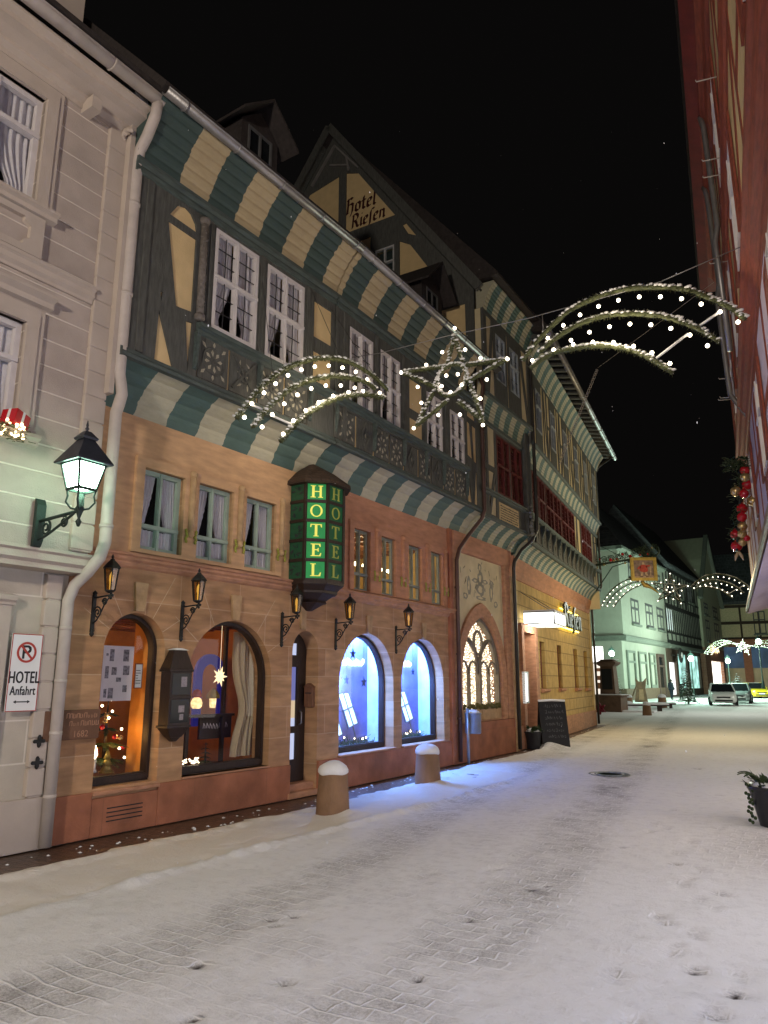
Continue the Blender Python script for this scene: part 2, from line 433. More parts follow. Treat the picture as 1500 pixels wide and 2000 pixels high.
def window(parent, F, x0, x1, z0, z1, y, mf, cur=None, transom=.5, bars=(1,2), fw=.05, gap=.45, style='tied', dark=True, thick=.07, mullion=True, name='window', back=None, label=None, curdepth=.10):
    """frame > pane, glazing bars, curtains"""
    mb = MB(); zt = z0+(z1-z0)*transom; xc = (x0+x1)/2
    holes = []
    cols = [(x0+fw, xc-fw*.5), (xc+fw*.5, x1-fw)] if mullion else [(x0+fw, x1-fw)]
    rows = [(z0+fw, zt-fw*.5), (zt+fw*.5, z1-fw)] if transom else [(z0+fw, z1-fw)]
    for a, b in cols:
        for c, d in rows: holes.append(rect(a, b, c, d))
    mb.slab(rect(x0, x1, z0, z1), holes, y, y+thick)
    if transom: mb.box(x0+.003, x1-.003, y-.02, y+.001, zt-fw*.45, zt+fw*.45)
    if mullion: mb.box(xc-fw*.35, xc+fw*.35, y-.014, y+.002, z0+.01, z1-.01)
    w = mb.build(name, mf, parent, F, label, bevel=.006)
    pb = MB(); pb.add([(x0+.01,y+thick*.6,z0+.01),(x1-.01,y+thick*.6,z0+.01),(x1-.01,y+thick*.6,z1-.01),(x0+.01,y+thick*.6,z1-.01)], [(0,1,2,3)])
    pb.build('pane', MT['pane'] if cur else MT['pane_dark'], w, F)
    if bars:
        gb = MB()
        for a, b in cols:
            for c, d in rows:
                for i in range(bars[0]): 
                    xx = a+(b-a)*(i+1)/(bars[0]+1); gb.box(xx-.006, xx+.006, y+thick*.42, y+thick*.55, c-.002, d+.002)
                for i in range(bars[1]):
                    zz = c+(d-c)*(i+1)/(bars[1]+1); gb.box(a-.002, b+.002, y+thick*.44, y+thick*.57, zz-.006, zz+.006)
        gb.build('glazing_bars', bars[2] if len(bars) > 2 else MT['lead'], w, F)
    if cur:
        for sgn in (0, 1):
            cb = MB(); ph = random.random()*6; xl, xr = (x0+.02, xc-.005) if sgn == 0 else (xc+.005, x1-.02)
            def fn(u, v, sgn=sgn, xl=xl, xr=xr, ph=ph):
                z = z1-.02-(z1-z0-.04)*v
                W_ = xr-xl
                if style == 'tied':      # drawn aside towards the bottom with a scalloped hem
                    k = .99-.50*max(0, min(1, (v-.42)/.42))**1.6
                    if v > .86: k += (v-.86)*.6
                elif style == 'half':
                    k = (1-.52*(v/.72)**1.3 if v < .72 else .47)
                else: k = 1
                fr = u*k
                x = xl+W_*fr if sgn == 0 else xr-W_*fr
                yy = y+thick+curdepth*.3+.016*math.sin(u*34+ph)+.007*math.sin(u*71+v*3)
                sc = .012*abs(math.sin(v*30)) if u > .9 else 0
                x += (-sc if sgn == 0 else sc)
                return (x, yy, z)
            cb.grid(fn, 44, 22)
            cb.build('curtain', cur, w, F)
    if back:
        bb = MB(); bb.add([(x0-.1,y+thick+.4,z0-.1),(x1+.1,y+thick+.4,z0-.1),(x1+.1,y+thick+.4,z1+.1),(x0-.1,y+thick+.4,z1+.1)], [(0,1,2,3)])
        bb.build('room_wall', back, w, F)
    return w

def gutter(parent, F, x0, x1, y, z, r=.07, m=None, brackets=.8, name='gutter', slope=0.):
    mb = MB(); n = 10
    outer = [(y+r*math.cos(PI+PI*i/n), z+r*math.sin(PI+PI*i/n)) for i in range(n+1)]
    inner = [(y+(r-.008)*math.cos(2*PI-PI*i/n), z+(r-.008)*math.sin(2*PI-PI*i/n)) for i in range(n+1)]
    mb.prof_x(outer+inner, x0, x1, smooth=True)
    mb.tube([(x0, y-r, z), (x1, y-r, z)], .012, 6)
    x = x0+.3
    while brackets and x < x1-.1:
        mb.tube([(x, y+(r+.006)*math.cos(PI+PI*i/8), z+(r+.006)*math.sin(PI+PI*i/8)) for i in range(9)], .012, 5); x += brackets
    return mb.build(name, m or MT['zinc'], parent, F)

# ================================================================== cream stucco house on the left
LH = thing('cream_house', 'cream stucco house with grooved walls and heavy cornice, beside the white downpipe', 'house', F1)
XL = -4.2
mb = MB(); mb.slab(rect(XL, -.02, .5, 2.8), [rect(-1.75, -.95, .75, 2.36), rect(-3.6, -2.8, .75, 2.36)], 0, .3)
mb.build('ground_floor_wall', MT['base_white'], LH, F1)
mb = MB(); mb.box(XL, -.02, -.05, .3, 0, .5); mb.build('plinth', MT['stucco'], LH, F1, bevel=.008)
mb = MB(); mb.slab(rect(XL, -.005, 2.985, 8.42), [rect(-2.05, -1.04, 6.65, 8.0), rect(-3.9, -2.9, 6.65, 8.0), rect(-2.02, -.98, 4.1, 5.31), rect(-3.9, -2.9, 4.1, 5.31)], -.3, -.02)
mb.build('upper_wall', MT['house_white'], LH, F1)
mb = MB()                                          # corner pilaster, cut block by block
for i in range(8):
    z = .52+.283*i; mb.box(-.29, -.105, -.062, .2, z, min(z+.265, 2.76)); 
mb.box(-.262, -.11, -.05, .2, .5, 2.75)
mb.build('quoin', MT['stucco'], LH, F1, bevel=.01)
mb = MB()
for i in range(18):
    z = 3.02+.29*i; mb.box(-.245, .022, -.352, -.1, z, z+.274)
mb.box(-.238, .012, -.338, -.1, 3.0, 8.3)
mb.build('quoin', MT['stucco'], LH, F1, bevel=.01)
mb = MB(); mb.prof_x([(0,2.78),(-.27,2.78),(-.27,2.83),(-.31,2.86),(-.31,2.93),(-.34,2.95),(-.34,2.982),(0,2.982)], XL, .03)
mb.build('ledge', MT['stucco'], LH, F1)
mb = MB(); mb.prof_x([(-.28,5.84),(-.33,5.84),(-.33,5.88),(-.37,5.91),(-.37,5.97),(-.40,5.99),(-.40,6.03),(-.28,6.05)], XL, -.255)
mb.build('belt_course', MT['stucco'], LH, F1)
mb = MB()                                          # main cornice
mb.prof_x([(-.28,7.98+.22),(-.33,8.2),(-.33,8.26),(-.40,8.30),(-.40,8.34),(-.52,8.38),(-.62,8.40),(-.62,8.46),(-.70,8.49),(-.70,8.52),(-.28,8.54)], XL, .06)
mb.box(-.62, -.50, -.52, -.30, 8.14, 8.30)          # console block
for i in range(7):                                  # carved volute at the corner
    a = i*.9; mb.tube([(-.06+.02*math.cos(t*.5+a), -.40-.1*math.cos(t)*(.3+.1*i), 8.2+.1*math.sin(t)*(.2+.12*i)) for t in [j*.5 for j in range(9)]], .018, 6)
mb.build('cornice', MT['stucco'], LH, F1)
gutter(LH, F1, XL, .12, -.80, 8.60, .085, MT['pipe_white'], 1.1)
mb = MB()
mb.tube([(.06,-.80,8.56),(.08,-.74,8.40),(.095,-.60,8.2),(.10,-.47,8.05),(.10,-.44,7.85),(.10,-.44,5.1),(.13,-.44,4.98),(.155,-.44,4.86),(.13,-.44,4.74),(.10,-.44,4.62),(.10,-.44,3.12),(.08,-.40,2.96),(.03,-.28,2.80),(-.02,-.14,2.66),(-.045,-.09,2.5),(-.045,-.09,.02)], [.066]*13+[.062]*3+[.055]*2, 14)
for z, y in ((7.3,-.40),(6.1,-.40),(3.3,-.40),(2.2,-.10),(1.65,-.10),(1.12,-.10),(.5,-.10)):
    x = .10 if y < -.2 else -.045; y = -.44 if y < -.2 else -.09
    mb.tube([(x,y,z-.02),(x,y,z+.02)], .076 if x > 0 else .066, 12)
mb.build('downpipe', MT['pipe_white'], LH, F1)
for x0, x1, z0, z1 in ((-2.05,-1.04,6.65,8.0), (-3.9,-2.9,6.65,8.0), (-2.02,-.98,4.1,5.31), (-3.9,-2.9,4.1,5.31)):
    w = window(LH, F1, x0, x1, z0, z1, -.24, MT['white'], MT['curtain'], .66, None, .06, style='tied')
    mb = MB(); mb.slab(rect(x0-.19, x1+.19, z0-.02, z1+.19), [rect(x0, x1, z0, z1)], -.335, -.25)
    mb.slab(rect(x0-.13, x1+.13, z0-.015, z1+.13), [rect(x0+.002, x1-.002, z0-.012, z1-.002)], -.352, -.334)
    mb.build('surround', MT['stucco'], w, F1, bevel=.008)
    mb = MB(); mb.prof_x([(-.28,z0-.12),(-.38,z0-.10),(-.38,z0-.05),(-.43,z0-.03),(-.43,z0+.005),(-.28,z0+.01)], x0-.24, x1+.24)
    if z1 < 6:
        lt = MB(); lt.prof_x([(-.28,z1+.22),(-.36,z1+.24),(-.36,z1+.30),(-.43,z1+.34),(-.43,z1+.37),(-.28,z1+.40)], x0-.26, x1+.26); lt.build('lintel', MT['stucco'], w, F1)
    mb.build('sill', MT['stucco'], w, F1)
for x0 in (-2.05, -3.9):                           # sunk panels under the upper windows
    mb = MB(); a, b = x0-.12, x0+1.13
    mb.slab(rect(a, b, 6.06, 6.53), [[(a+.15,6.14),(b-.22,6.14),(b-.22,6.19),(b-.15,6.24),(b-.15,6.38),(b-.22,6.42),(b-.22,6.46),(a+.15,6.46)]], -.36, -.28)
    mb.build('apron_panel', MT['stucco'], LH, F1, bevel=.01)
for x0 in (-1.75, -3.6):
    w = window(LH, F1, x0, x0+.8, .75, 2.36, .12, MT['white'], None, .7, None, .06)
    mb = MB(); mb.slab(rect(x0-.18, x0+1.13-.02, .52, 2.52), [rect(x0, x0+.8, .75, 2.36)], -.05, .02)
    mb.prof_x([(0,2.40),(-.07,2.40),(-.07,2.43),(-.10,2.45),(-.10,2.5),(0,2.52)], x0-.2, x0+1.14)
    mb.build('surround', MT['stucco'], w, F1, bevel=.008)
for z in (1.05, .84):                              # iron wall anchors
    mb = MB(); mb.bar((-.255,-.068,z), (-.155,-.068,z), .022, .035); mb.bar((-.205,-.070,z-.045), (-.205,-.070,z+.045), .035, .022)
    for dx, dz in ((-.05,0),(.05,0),(0,.045),(0,-.045)): mb.ball((-.205+dx,-.068,z+dz), .020, 8, 0, (1,.6,1))
    mb.build('wall_anchor', MT['iron'], LH, F1)
mb = MB(); mb.prof_x([(-.92,8.62),(-.92,8.68),(3.2,12.6),(3.2,12.5),(-.6,8.66)], XL, .04)
mb.build('roof', MT['tiles'], LH, F1)
mb = MB(); mb.box(-1.2, -.2, .6, 1.2, 8.6, 11.2); mb.box(-1.28,-.12,.52,1.28,11.2,11.3); mb.build('chimney', MT['stucco'], LH, F1)
mb = MB(); mb.box(-.14,.05,-.62,3.2,8.50,8.66); mb.slab([(-.14,8.6),(.05,8.6),(.05,8.95),(-.14,8.9)], [], -.45, .3); mb.build('party_wall_head', MT['stucco'], LH, F1)

# ================================================================== long half-timbered hotel front
HA = thing('half_timbered_hotel', 'long half-timbered hotel with striped green cove and arched sandstone shop windows', 'house', F1)
# --- ground floor
A1o = (.51, 1.38, .50, 2.44); A2o = (1.76, 3.31, .50, 2.45); A4o = (.91, 2.62, .50, 2.45); A5o = (2.91, 4.60, .50, 2.45)
q = 12; cxd = 4.06
outer = [(0,0),(3.76,0)]+[(4.075-.315*math.cos(PI/2*i/q), 2.08+.32*math.sin(PI/2*i/q)) for i in range(q+1)]+[(4.06,4.88),(0,4.88)]
outer[-3] = (4.06, 2.40)
mz1 = [rect(.86,1.50,3.17,4.23), rect(1.74,2.38,3.17,4.23), rect(2.63,3.26,3.17,4.23)]
outer[-2:] = [(4.06,3.0),(0,3.0)]
mb = MB(); mb.slab(outer, [arch(*A1o), arch(*A2o)], 0, .32); mb.slab(rect(0,4.06,3.0,4.88), mz1, 0, .09); mb.build('ground_floor_wall', MT['stone'], HA, F1)
outer = [(0,2.40)]+[(-.015+.345*math.sin(PI/2*i/q), 2.08+.32*math.cos(PI/2*i/q)) for i in range(q+1)]+[(.33,0),(5.02,0),(5.02,3.0),(0,3.0)]
mz2 = [rect(1.24,1.76,3.13,4.24), rect(2.13,2.64,3.13,4.24), rect(3.13,3.66,3.13,4.24), rect(4.05,4.56,3.13,4.24)]
mb = MB(); mb.slab(outer, [arch(*A4o), arch(*A5o)], 0, .32); mb.slab(rect(0,5.02,3.0,4.88), mz2, 0, .09); mb.build('ground_floor_wall', MT['stone'], HA, F2)
# painted zone above the string course: a thin skin a few mm proud
mb = MB(); mb.slab(rect(.10,4.058,3.13,4.86), mz1, -.006, .02); mb.build('painted_wall', MT['plaster_ochre'], HA, F1)
mb = MB(); mb.slab(rect(.002,5.0,3.13,4.86), mz2, -.006, .02); mb.build('painted_wall', MT['plaster_red'], HA, F2)
for F, x0, x1 in ((F1, .02, .50), (F1, 1.39, 3.75), (F2, .34, 5.0), (F1, .50, 1.39)):
    mb = MB(); mb.box(x0+.002, x1, -.035 if x0 != .50 else -.028, .05, 0, .47 if x0 != .50 else .40); o = mb.build('plinth', MT['plinth'], HA, F, bevel=.008)
    if x0 == .50:
        g = MB()
        for i in range(4): g.box(.70, 1.18, -.031, -.02, .14+.045*i, .152+.045*i)
        g.build('vent_grille', MT['black'], o, F)
        s_ = MB(); s_.box(.50,1.40,-.05,.1,.43,.475); s_.build('sill', MT['stone_plain'], o, F, bevel=.008)
CORN = [(.0,2.96),(-.03,2.98),(-.05,3.01),(-.05,3.03),(-.085,3.055),(-.085,3.085),(-.115,3.10),(-.115,3.125),(0,3.15)]
mb = MB(); mb.prof_x(CORN, .1, 4.04); mb.build('string_course', MT['stone_plain'], HA, F1)
mb = MB(); mb.prof_x(CORN, .03, 5.12); mb.build('string_course', MT['stone_plain'], HA, F2)
# carved stone heads and mullions round the small upper windows
for F, hs, mm, mp in ((F1, mz1, 'plaster_ochre', .055), (F2, mz2, 'plaster_red', .045)):
    mb = MB(); xa, xb = hs[0][0][0]-.13, hs[-1][1][0]+.14; zt = hs[0][2][1]
    mb.slab([(xa,3.16),(xb,3.16),(xb,zt+.13),(xa,zt+.13)], [rect(h[0][0]+.0, h[1][0], h[0][1]+.04, zt) for h in hs], -.05, -.004)
    mb.build('window_surround', MT[mm], HA, F, bevel=.02)
    for a, b in zip([h[1][0] for h in hs], [h[0][0] for h in hs][1:]+[hs[-1][1][0]+.22]):
        mb = MB(); xm = (a+b)/2 if b-a > .15 else a+.1
        mb.tube([(xm,-.06,3.52),(xm,-.06,zt+.06)], .045, 12); mb.lathe([(.03,0),(.055,.03),(.05,.06),(.045,.09)], 10, (xm,-.06,3.46))
        mb.ball((xm,-.06,zt+.07), .055, 10)
        o = mb.build('half_column', MT['stone_key'] if mm == 'plaster_ochre' else MT[mm], HA, F)
        for s in (-1, 1):
            lf = MB()
            for k in range(5): lf.ball((xm+s*(.075+.012*math.sin(k*2.1)), -.075, 3.40+.035*k), .022, 8, 0, (1,.7,1.2))
            lf.build('leaf_carving', MT['lime'], o, F)
# voussoirs and key stones
def keystone(F, x, z, h=.34, w0=.06, w1=.095):
    mb = MB(); mb.slab([(x-w0,z),(x+w0,z),(x+w1,z+h),(x-w1,z+h)], [], -.04, .02); mb.build('keystone', MT['stone_key'], HA, F, bevel=.012)
keystone(F1, .945, 2.46); keystone(F1, 2.535, 2.46); keystone(F2, 1.765, 2.46, .3); keystone(F2, 3.755, 2.46, .3); keystone(F1, 3.96, 2.415, .36, .05, .07)
mb = MB()
for c, r, zs, angs in ((.945, .435, 2.005, ((.55,.5),(1.05,.62),(2.1,.55),(2.6,.42))), (2.535, .775, 1.675, ((.5,.45),(.95,.62),(2.05,.66),(2.5,.5)))):
    for a_, L_ in angs:
        x0, z0 = c+(r+.012)*math.cos(a_), zs+(r+.012)*math.sin(a_); x1, z1 = c+(r+L_)*math.cos(a_), zs+(r+L_)*math.sin(a_)
        if z1 > 2.94: t = (2.94-z0)/(z1-z0); x1, z1 = x0+(x1-x0)*t, 2.94
        mb.bar((x0,.0,z0), (min(x1,3.7),.0,z1), .005, .006)
mb.build('mortar_joints', mat('pale_mortar', (.62,.45,.3), .9), HA, F1)
# --- shop windows: frame > pane ; arched stone jambs are the wall's own thickness
def shop_window(F, a, y=.20, fw=.055, bottom=.10, lab=None):
    x0, x1, z0, zt = a; e = .004
    o = arch(x0+e, x1-e, z0+e, zt-e, 24); i = arch(x0+fw, x1-fw, z0+bottom, zt-fw, 24)
    mb = MB(); mb.slab(o, [i], y, y+.09); mb.slab(shrink(o, .985), [shrink(i, 1.01)], y-.02, y+.002)
    w = mb.build('shop_window', MT['wood_dark'], HA, F, lab, bevel=.006)
    p = MB(); p.slab(arch(x0+fw-.01, x1-fw+.01, z0+bottom-.01, zt-fw+.01, 24), [], y+.045, y+.05); p.build('pane', MT['pane'], w, F)
    return w
SW1 = shop_window(F1, A1o, .16); SW2 = shop_window(F1, A2o, .12); SW4 = shop_window(F2, A4o, .20); SW5 = shop_window(F2, A5o, .20)
sl = MB()
sl.box(1.75,3.32,-.03,.12,.478,.50); sl.build('sill', MT['stone_plain'], HA, F1, bevel=.006)
for a in (A4o, A5o):
    sl = MB(); sl.box(a[0]-.03,a[1]+.03,-.06,.16,.475,.506); sl.build('sill', MT['stone_plain'], HA, F2, bevel=.008)
# --- entrance
mb = MB()
mb.slab(rect(3.70, 4.52, .0, 2.46), [rect(3.84,4.17,.50,.88), rect(3.84,4.17,.98,1.86), rect(3.84,4.17,2.04,2.22)], .25, .31)
D = mb.build('entrance_door', MT['wood_dark'], HA, F1, bevel=.006)
mb = MB()
for z0, z1, mi_ in ((.5,.88,1),(.98,1.10,1),(1.10,1.36,2),(1.36,1.86,0),(2.04,2.22,1)): mb.box(3.83,4.18,.275,.285,z0-.004,z1+.004,mi_)
mb.build('door_pane', [emit('lit_hall_glass', (.22,.26,.80), .40, (.2,.2,.3)), emit('lit_hall_white', (.62,.70,1.), .75, (.3,.3,.3)), emit('lit_hall_poster', (1.,.80,.50), .55, (.4,.3,.2))], D, F1)
mb = MB(); mb.tube([(4.24,.25,1.0),(4.24,.20,1.02),(4.24,.20,1.18),(4.24,.25,1.2)], .012, 8); mb.build('handle', MT['zinc'], D, F1)
mb = MB(); mb.box(3.70,4.48,-.05,.9,0,.08); mb.box(3.70,4.44,.06,.9,.08,.18); mb.build('doorstep', MT['stone_plain'], HA, F1, bevel=.01)
# --- cove over the ground floor, timber storey, eaves
PC = cove_prof(0, 4.84, -.45, 5.33, 4, .016)
mb = MB(); mb.prof_x(PC, .05, 4.06); mb.build('striped_cove', MT['cove'], HA, F1)
mb = MB(); mb.prof_x(PC, .0, 5.74); mb.build('striped_cove', stripes('striped_cove_far', (.48,.45,.33), (.085,.145,.13), .985, .49), HA, F2)
PE = cove_prof(-.46, 7.94, -.90, 8.60, 6, .02, .08, .35)
mb = MB(); mb.prof_x(PE, .05, 4.06); mb.build('striped_eaves_cove', MT['cove2'], HA, F1)
mb = MB(); mb.prof_x(PE, .0, 4.95); mb.build('striped_eaves_cove', stripes('striped_cove_eaves_far', (.44,.35,.21), (.045,.075,.07), .99, .62), HA, F2)
winA = [(1.40,2.24,6.22,7.70), (2.43,3.27,6.22,7.68)]
winB = [(.42,1.15,6.17,7.55), (1.41,2.10,6.17,7.53), (3.15,3.83,6.10,7.33), (4.20,4.88,6.07,7.28)]
inf1 = [[(.56,6.10),(.54,5.42),(.83,5.42)], [(.60,7.36),(.81,6.26),(1.07,6.29),(1.07,7.34)], [(.62,7.46),(1.07,7.44),(1.04,7.56),(.96,7.66),(.86,7.70),(.74,7.66)], [(.98,6.13),(1.06,5.46),(1.09,6.15)], [(.56,6.34),(.585,6.22),(.60,6.36)],
        rect(3.52,3.98,6.96,7.58), rect(3.52,3.98,6.20,6.72)]
inf2 = [rect(2.46,2.98,6.74,7.36), rect(2.46,2.98,6.16,6.56), [(5.02,6.50),(5.30,6.44),(5.20,7.26),(5.02,7.3)], [(5.36,6.42),(5.52,6.40),(5.52,7.24),(5.30,7.26)], [(5.02,5.42),(5.22,5.42),(5.06,6.25),(5.02,6.28)], [(5.34,5.42),(5.52,5.42),(5.52,6.2),(5.46,6.22)], [(5.06,7.4),(5.5,7.38),(5.4,7.6),(5.1,7.62)]]
pan1 = rect(1.20,3.42,5.45,6.06); pan2 = rect(.08,4.94,5.44,6.0)
mb = MB(); mb.slab(rect(.055,4.06,5.32,7.95), [rect(*w) for w in winA]+inf1+[pan1], -.47, -.43); mb.build('timber_frame', MT['timber'], HA, F1, bevel=.005)
mb = MB(); mb.slab(rect(.0,5.72,5.32,7.95), [rect(*w) for w in winB]+inf2+[pan2], -.47, -.43); mb.build('timber_frame', MT['timber'], HA, F2, bevel=.005)
mb = MB(); mb.slab(rect(.07,4.055,5.34,7.93), [rect(*w) for w in winA], -.445, -.2); mb.build('infill', MT['infill'], HA, F1)
mb = MB(); mb.slab(rect(.005,5.70,5.34,7.93), [rect(*w) for w in winB], -.445, -.2); mb.build('infill', MT['infill'], HA, F2)
for F, x0, x1 in ((F1,.05,4.058),(F2,.002,5.72)):
    a, b = (1.15, x1) if F is F1 else (x0, 4.98)
    for P, xa, xb in (([(-.46,5.30),(-.52,5.31),(-.53,5.35),(-.50,5.38),(-.50,5.42),(-.46,5.43)], x0, x1),
                      ([(-.46,7.74),(-.50,7.75),(-.51,7.80),(-.50,7.84),(-.54,7.87),(-.54,7.93),(-.46,7.95)], x0, x1 if F is F1 else 5.5),
                      ([(-.46,6.03),(-.50,6.05),(-.50,6.09),(-.56,6.11),(-.57,6.16),(-.46,6.19)], a, b)):
        mb = MB(); mb.prof_x(P, xa, xb); mb.build('moulded_rail', MT['timber_x'], HA, F)
for F, xs in ((F1, (.10,.30,1.30,2.335,3.385,3.45)), (F2, (.03,.28,1.28,2.25,3.07,4.02,4.95))):     # posts stand a little proud
    for x in xs:
        mb = MB(); w = .10 if x > .2 else .07
        mb.box(x-w*.5, x+w*.5, -.492, -.46, 6.18 if x > .5 else 5.44, 7.74)
        if x > .9: mb.box(x-w*.2, x+w*.2, -.502, -.49, 6.25, 7.68)
        mb.build('post', MT['timber'], HA, F, bevel=.01)
mb = MB()                                          # carved colonette beside the first window
mb.tube([(1.17,-.50,6.3),(1.17,-.50,7.62)], .05, 12)
for k in range(46):
    a = k*2.4; z = 6.34+k*.028; mb.ball((1.17+.042*math.cos(a), -.50-.035*abs(math.sin(a)), z), .022, 6)
mb.lathe([(.04,0),(.075,.03),(.07,.08),(.05,.1)], 10, (1.17,-.50,6.2)); mb.lathe([(.05,0),(.07,.04),(.075,.08)], 10, (1.17,-.50,7.6))
mb.build('carved_colonette', mat('weathered_carving', (.16,.14,.125), .8, .3, 20.), HA, F1)
for F, ws in ((F1, winA), (F2, winB)):
    for w in ws:
        W_ = window(HA, F, w[0], w[1], w[2], w[3], -.475, MT['white'], MT['curtain'], .52, (1,2), .055)
# carved aprons below the windows: cut-out rosettes, lattices and lozenges
def kite(cx, cz, a, r0, r1, w):
    ca, sa = math.cos(a), math.sin(a); rm = r0+(r1-r0)*.62
    P = [(r0,0),(rm,-w),(r1,0),(rm,w)]
    return [(cx+x*ca-y*sa, cz+x*sa+y*ca) for x, y in P]
def apron(F, x0, x1, z0, z1, kind):
    cx, cz = (x0+x1)/2, (z0+z1)/2; h = (z1-z0)/2; holes = []
    if kind == 0:
        for k in range(8): holes.append(kite(cx, cz, PI/4*k+.2, .07, .155, .024))
        for sx in (-1, 1):
            for sz in (-1, 1): holes.append(kite(cx+sx*(x1-x0)*.33, cz+sz*h*.62, math.atan2(sz, sx), -.05, .05, .022))
        for sz in (-1, 1): holes.append(kite(cx, cz+sz*h*.75, PI/2*sz, -.045, .045, .02))
    elif kind == 1:
        for k in range(6): holes.append(kite(cx+((k % 2)-.5)*.16, cz+(k//2-1)*.16, .6+k, -.05, .05, .016))
    else:
        holes.append([(cx-.035,cz),(cx,cz-.07),(cx+.035,cz),(cx,cz+.07)])
    mb = MB(); mb.slab(rect(x0, x1, z0, z1), [], -.468, -.452)
    for h_ in holes: mb.slab(shrink(h_, 1.08), [], -.4705, -.467, 1)
    if kind == 2:
        mb.slab([(cx-.15,cz),(cx,cz-.25),(cx+.15,cz),(cx,cz+.25)], [[(cx-.10,cz),(cx,cz-.17),(cx+.10,cz),(cx,cz+.17)]], -.49, -.465)
        mb.slab([(cx-.055,cz),(cx,cz-.10),(cx+.055,cz),(cx,cz+.10)], [[(cx-.035,cz),(cx,cz-.07),(cx+.035,cz),(cx,cz+.07)]], -.487, -.466)
    elif kind == 1:
        for s in (-1, 1): mb.bar((cx-s*.22,-.472,cz-.24), (cx+s*.22,-.472,cz+.24), .035, .03)
        mb.tube([(cx+.10*math.cos(t*.63),-.474,cz+.10*math.sin(t*.63)) for t in range(10)], .018, 6, closed=True)
    else:
        mb.tube([(cx+.045*math.cos(t*.63),-.474,cz+.045*math.sin(t*.63)) for t in range(10)], .014, 6, closed=True)
        mb.tube([(cx+.185*math.cos(t*.42),-.472,cz+.185*math.sin(t*.42)) for t in range(15)], .012, 6, closed=True)
    mb.build('carved_apron', [MT['timber'], MT['worn']], HA, F)
for x0, x1, k in ((1.22,1.74,0),(1.78,2.30,1),(2.34,2.86,0),(2.90,3.40,0)): apron(F1, x0, x1, 5.46, 6.05, k)
for x0, x1, k in ((.10,.60,0),(.66,1.16,2),(1.22,1.70,0),(1.74,2.2,0),(2.26,2.76,2),(2.82,3.3,0),(3.34,3.82,2),(3.88,4.36,0),(4.42,4.92,0)): apron(F2, x0, x1, 5.45, 5.99, k)
for F, xs in ((F1,(1.16,2.33,3.46)),(F2,(.03,1.19,2.23,3.08,3.85,4.95))):   # carved consoles under the sill rail
    for x in xs:
        mb = MB()
        mb.prof_x([(-.46,5.52),(-.50,5.54),(-.495,5.70),(-.51,5.82),(-.53,5.94),(-.54,6.04),(-.46,6.04)], x-.03, x+.03)
        mb.tube([(x,-.495-.005*k,5.55+.06*k) for k in range(7)], .022, 8)
        mb.build('console', MT['timber_x'], HA, F, bevel=.008)
gutter(HA, F1, .02, 4.08, -.98, 8.62, .07, MT['zinc'], .9); gutter(HA, F2, -.02, 5.15, -.98, 8.62, .07, MT['zinc'], .9)
for F, x0, x1 in ((F1,.0,4.08),(F2,-.03,5.9)):
    mb = MB(); mb.prof_x([(-1.0,8.68),(-1.0,8.73),(4.0,14.1),(4.0,14.0),(-.86,8.62)], x0, x1); mb.build('roof', MT['tiles'], HA, F)
def dormer(F, x0, x1, y, z0, zw, zr, nm='dormer'):
    mb = MB(); xc = (x0+x1)/2
    mb.slab([(x0,z0),(x1,z0),(x1,zw),(xc,zr-.08),(x0,zw)], [rect(xc-.28,xc+.28,z0+.22,zw-.05)], y, y+2.)
    o = mb.build(nm, MT['tiles'], HA, F)
    r = MB()
    for s in (-1, 1):
        xe = xc+s*((x1-x0)/2+.22); ze = zw-.12
        r.add([(xc,y-.3,zr),(xe,y-.3,ze),(xe,y+2.4,ze),(xc,y+2.4,zr),(xc,y-.3,zr+.05),(xe,y-.3,ze+.05),(xe,y+2.4,ze+.05),(xc,y+2.4,zr+.05)], [(0,1,2,3),(4,7,6,5),(0,4,5,1),(1,5,6,2),(2,6,7,3),(3,7,4,0)])
    r.build('dormer_roof', MT['tiles'], o, F)
    f = MB(); f.slab(rect(xc-.28,xc+.28,z0+.22,zw-.05), [rect(xc-.24,xc-.02,z0+.26,zw-.09), rect(xc+.02,xc+.24,z0+.26,zw-.09)], y-.02, y+.04); f.build('dormer_window', mat('dull_grey_paint', (.10,.10,.10), .6), o, F)
    g = MB(); g.box(xc-.25,xc+.25,y+.01,y+.03,z0+.25,zw-.07); g.build('dormer_pane', MT['glass_dark'], o, F)
dormer(F1, 2.45, 3.30, .25, 9.8, 10.6, 11.05); dormer(F2, 4.35, 5.35, .25, 9.8, 10.6, 11.2)
mb = MB(); mb.box(-.02,.045,-.44,4.,4.83,8.6); mb.box(-.02,-.005,.0,4.,0,4.83); mb.build('side_wall', MT['stucco'], HA, F1)
# small windows above the string course
for w in mz1:
    x0, x1, z0, z1 = w[0][0], w[1][0], w[0][1], w[2][1]
    W_ = window(HA, F1, x0+.0, x1, z0+.04, z1, .045, mat('sage_window_paint', (.30,.38,.32), .5), MT['curtain'], .30, None, .055, style='half', thick=.05)
    mb = MB(); mb.grid(lambda u,v: (x0+.05+(x1-x0-.1)*u, .115+.010*math.sin(u*60), z0+.07+.24*v), 70, 4); mb.build('curtain', MT['curtain'], W_, F1)
for i, w in enumerate(mz2):
    x0, x1, z0, z1 = w[0][0], w[1][0], w[0][1], w[2][1]
    W_ = window(HA, F2, x0, x1, z0+.04, z1, .03, mat('grey_window_paint', (.22,.25,.22), .5), None, .27, None, .045, thick=.05)
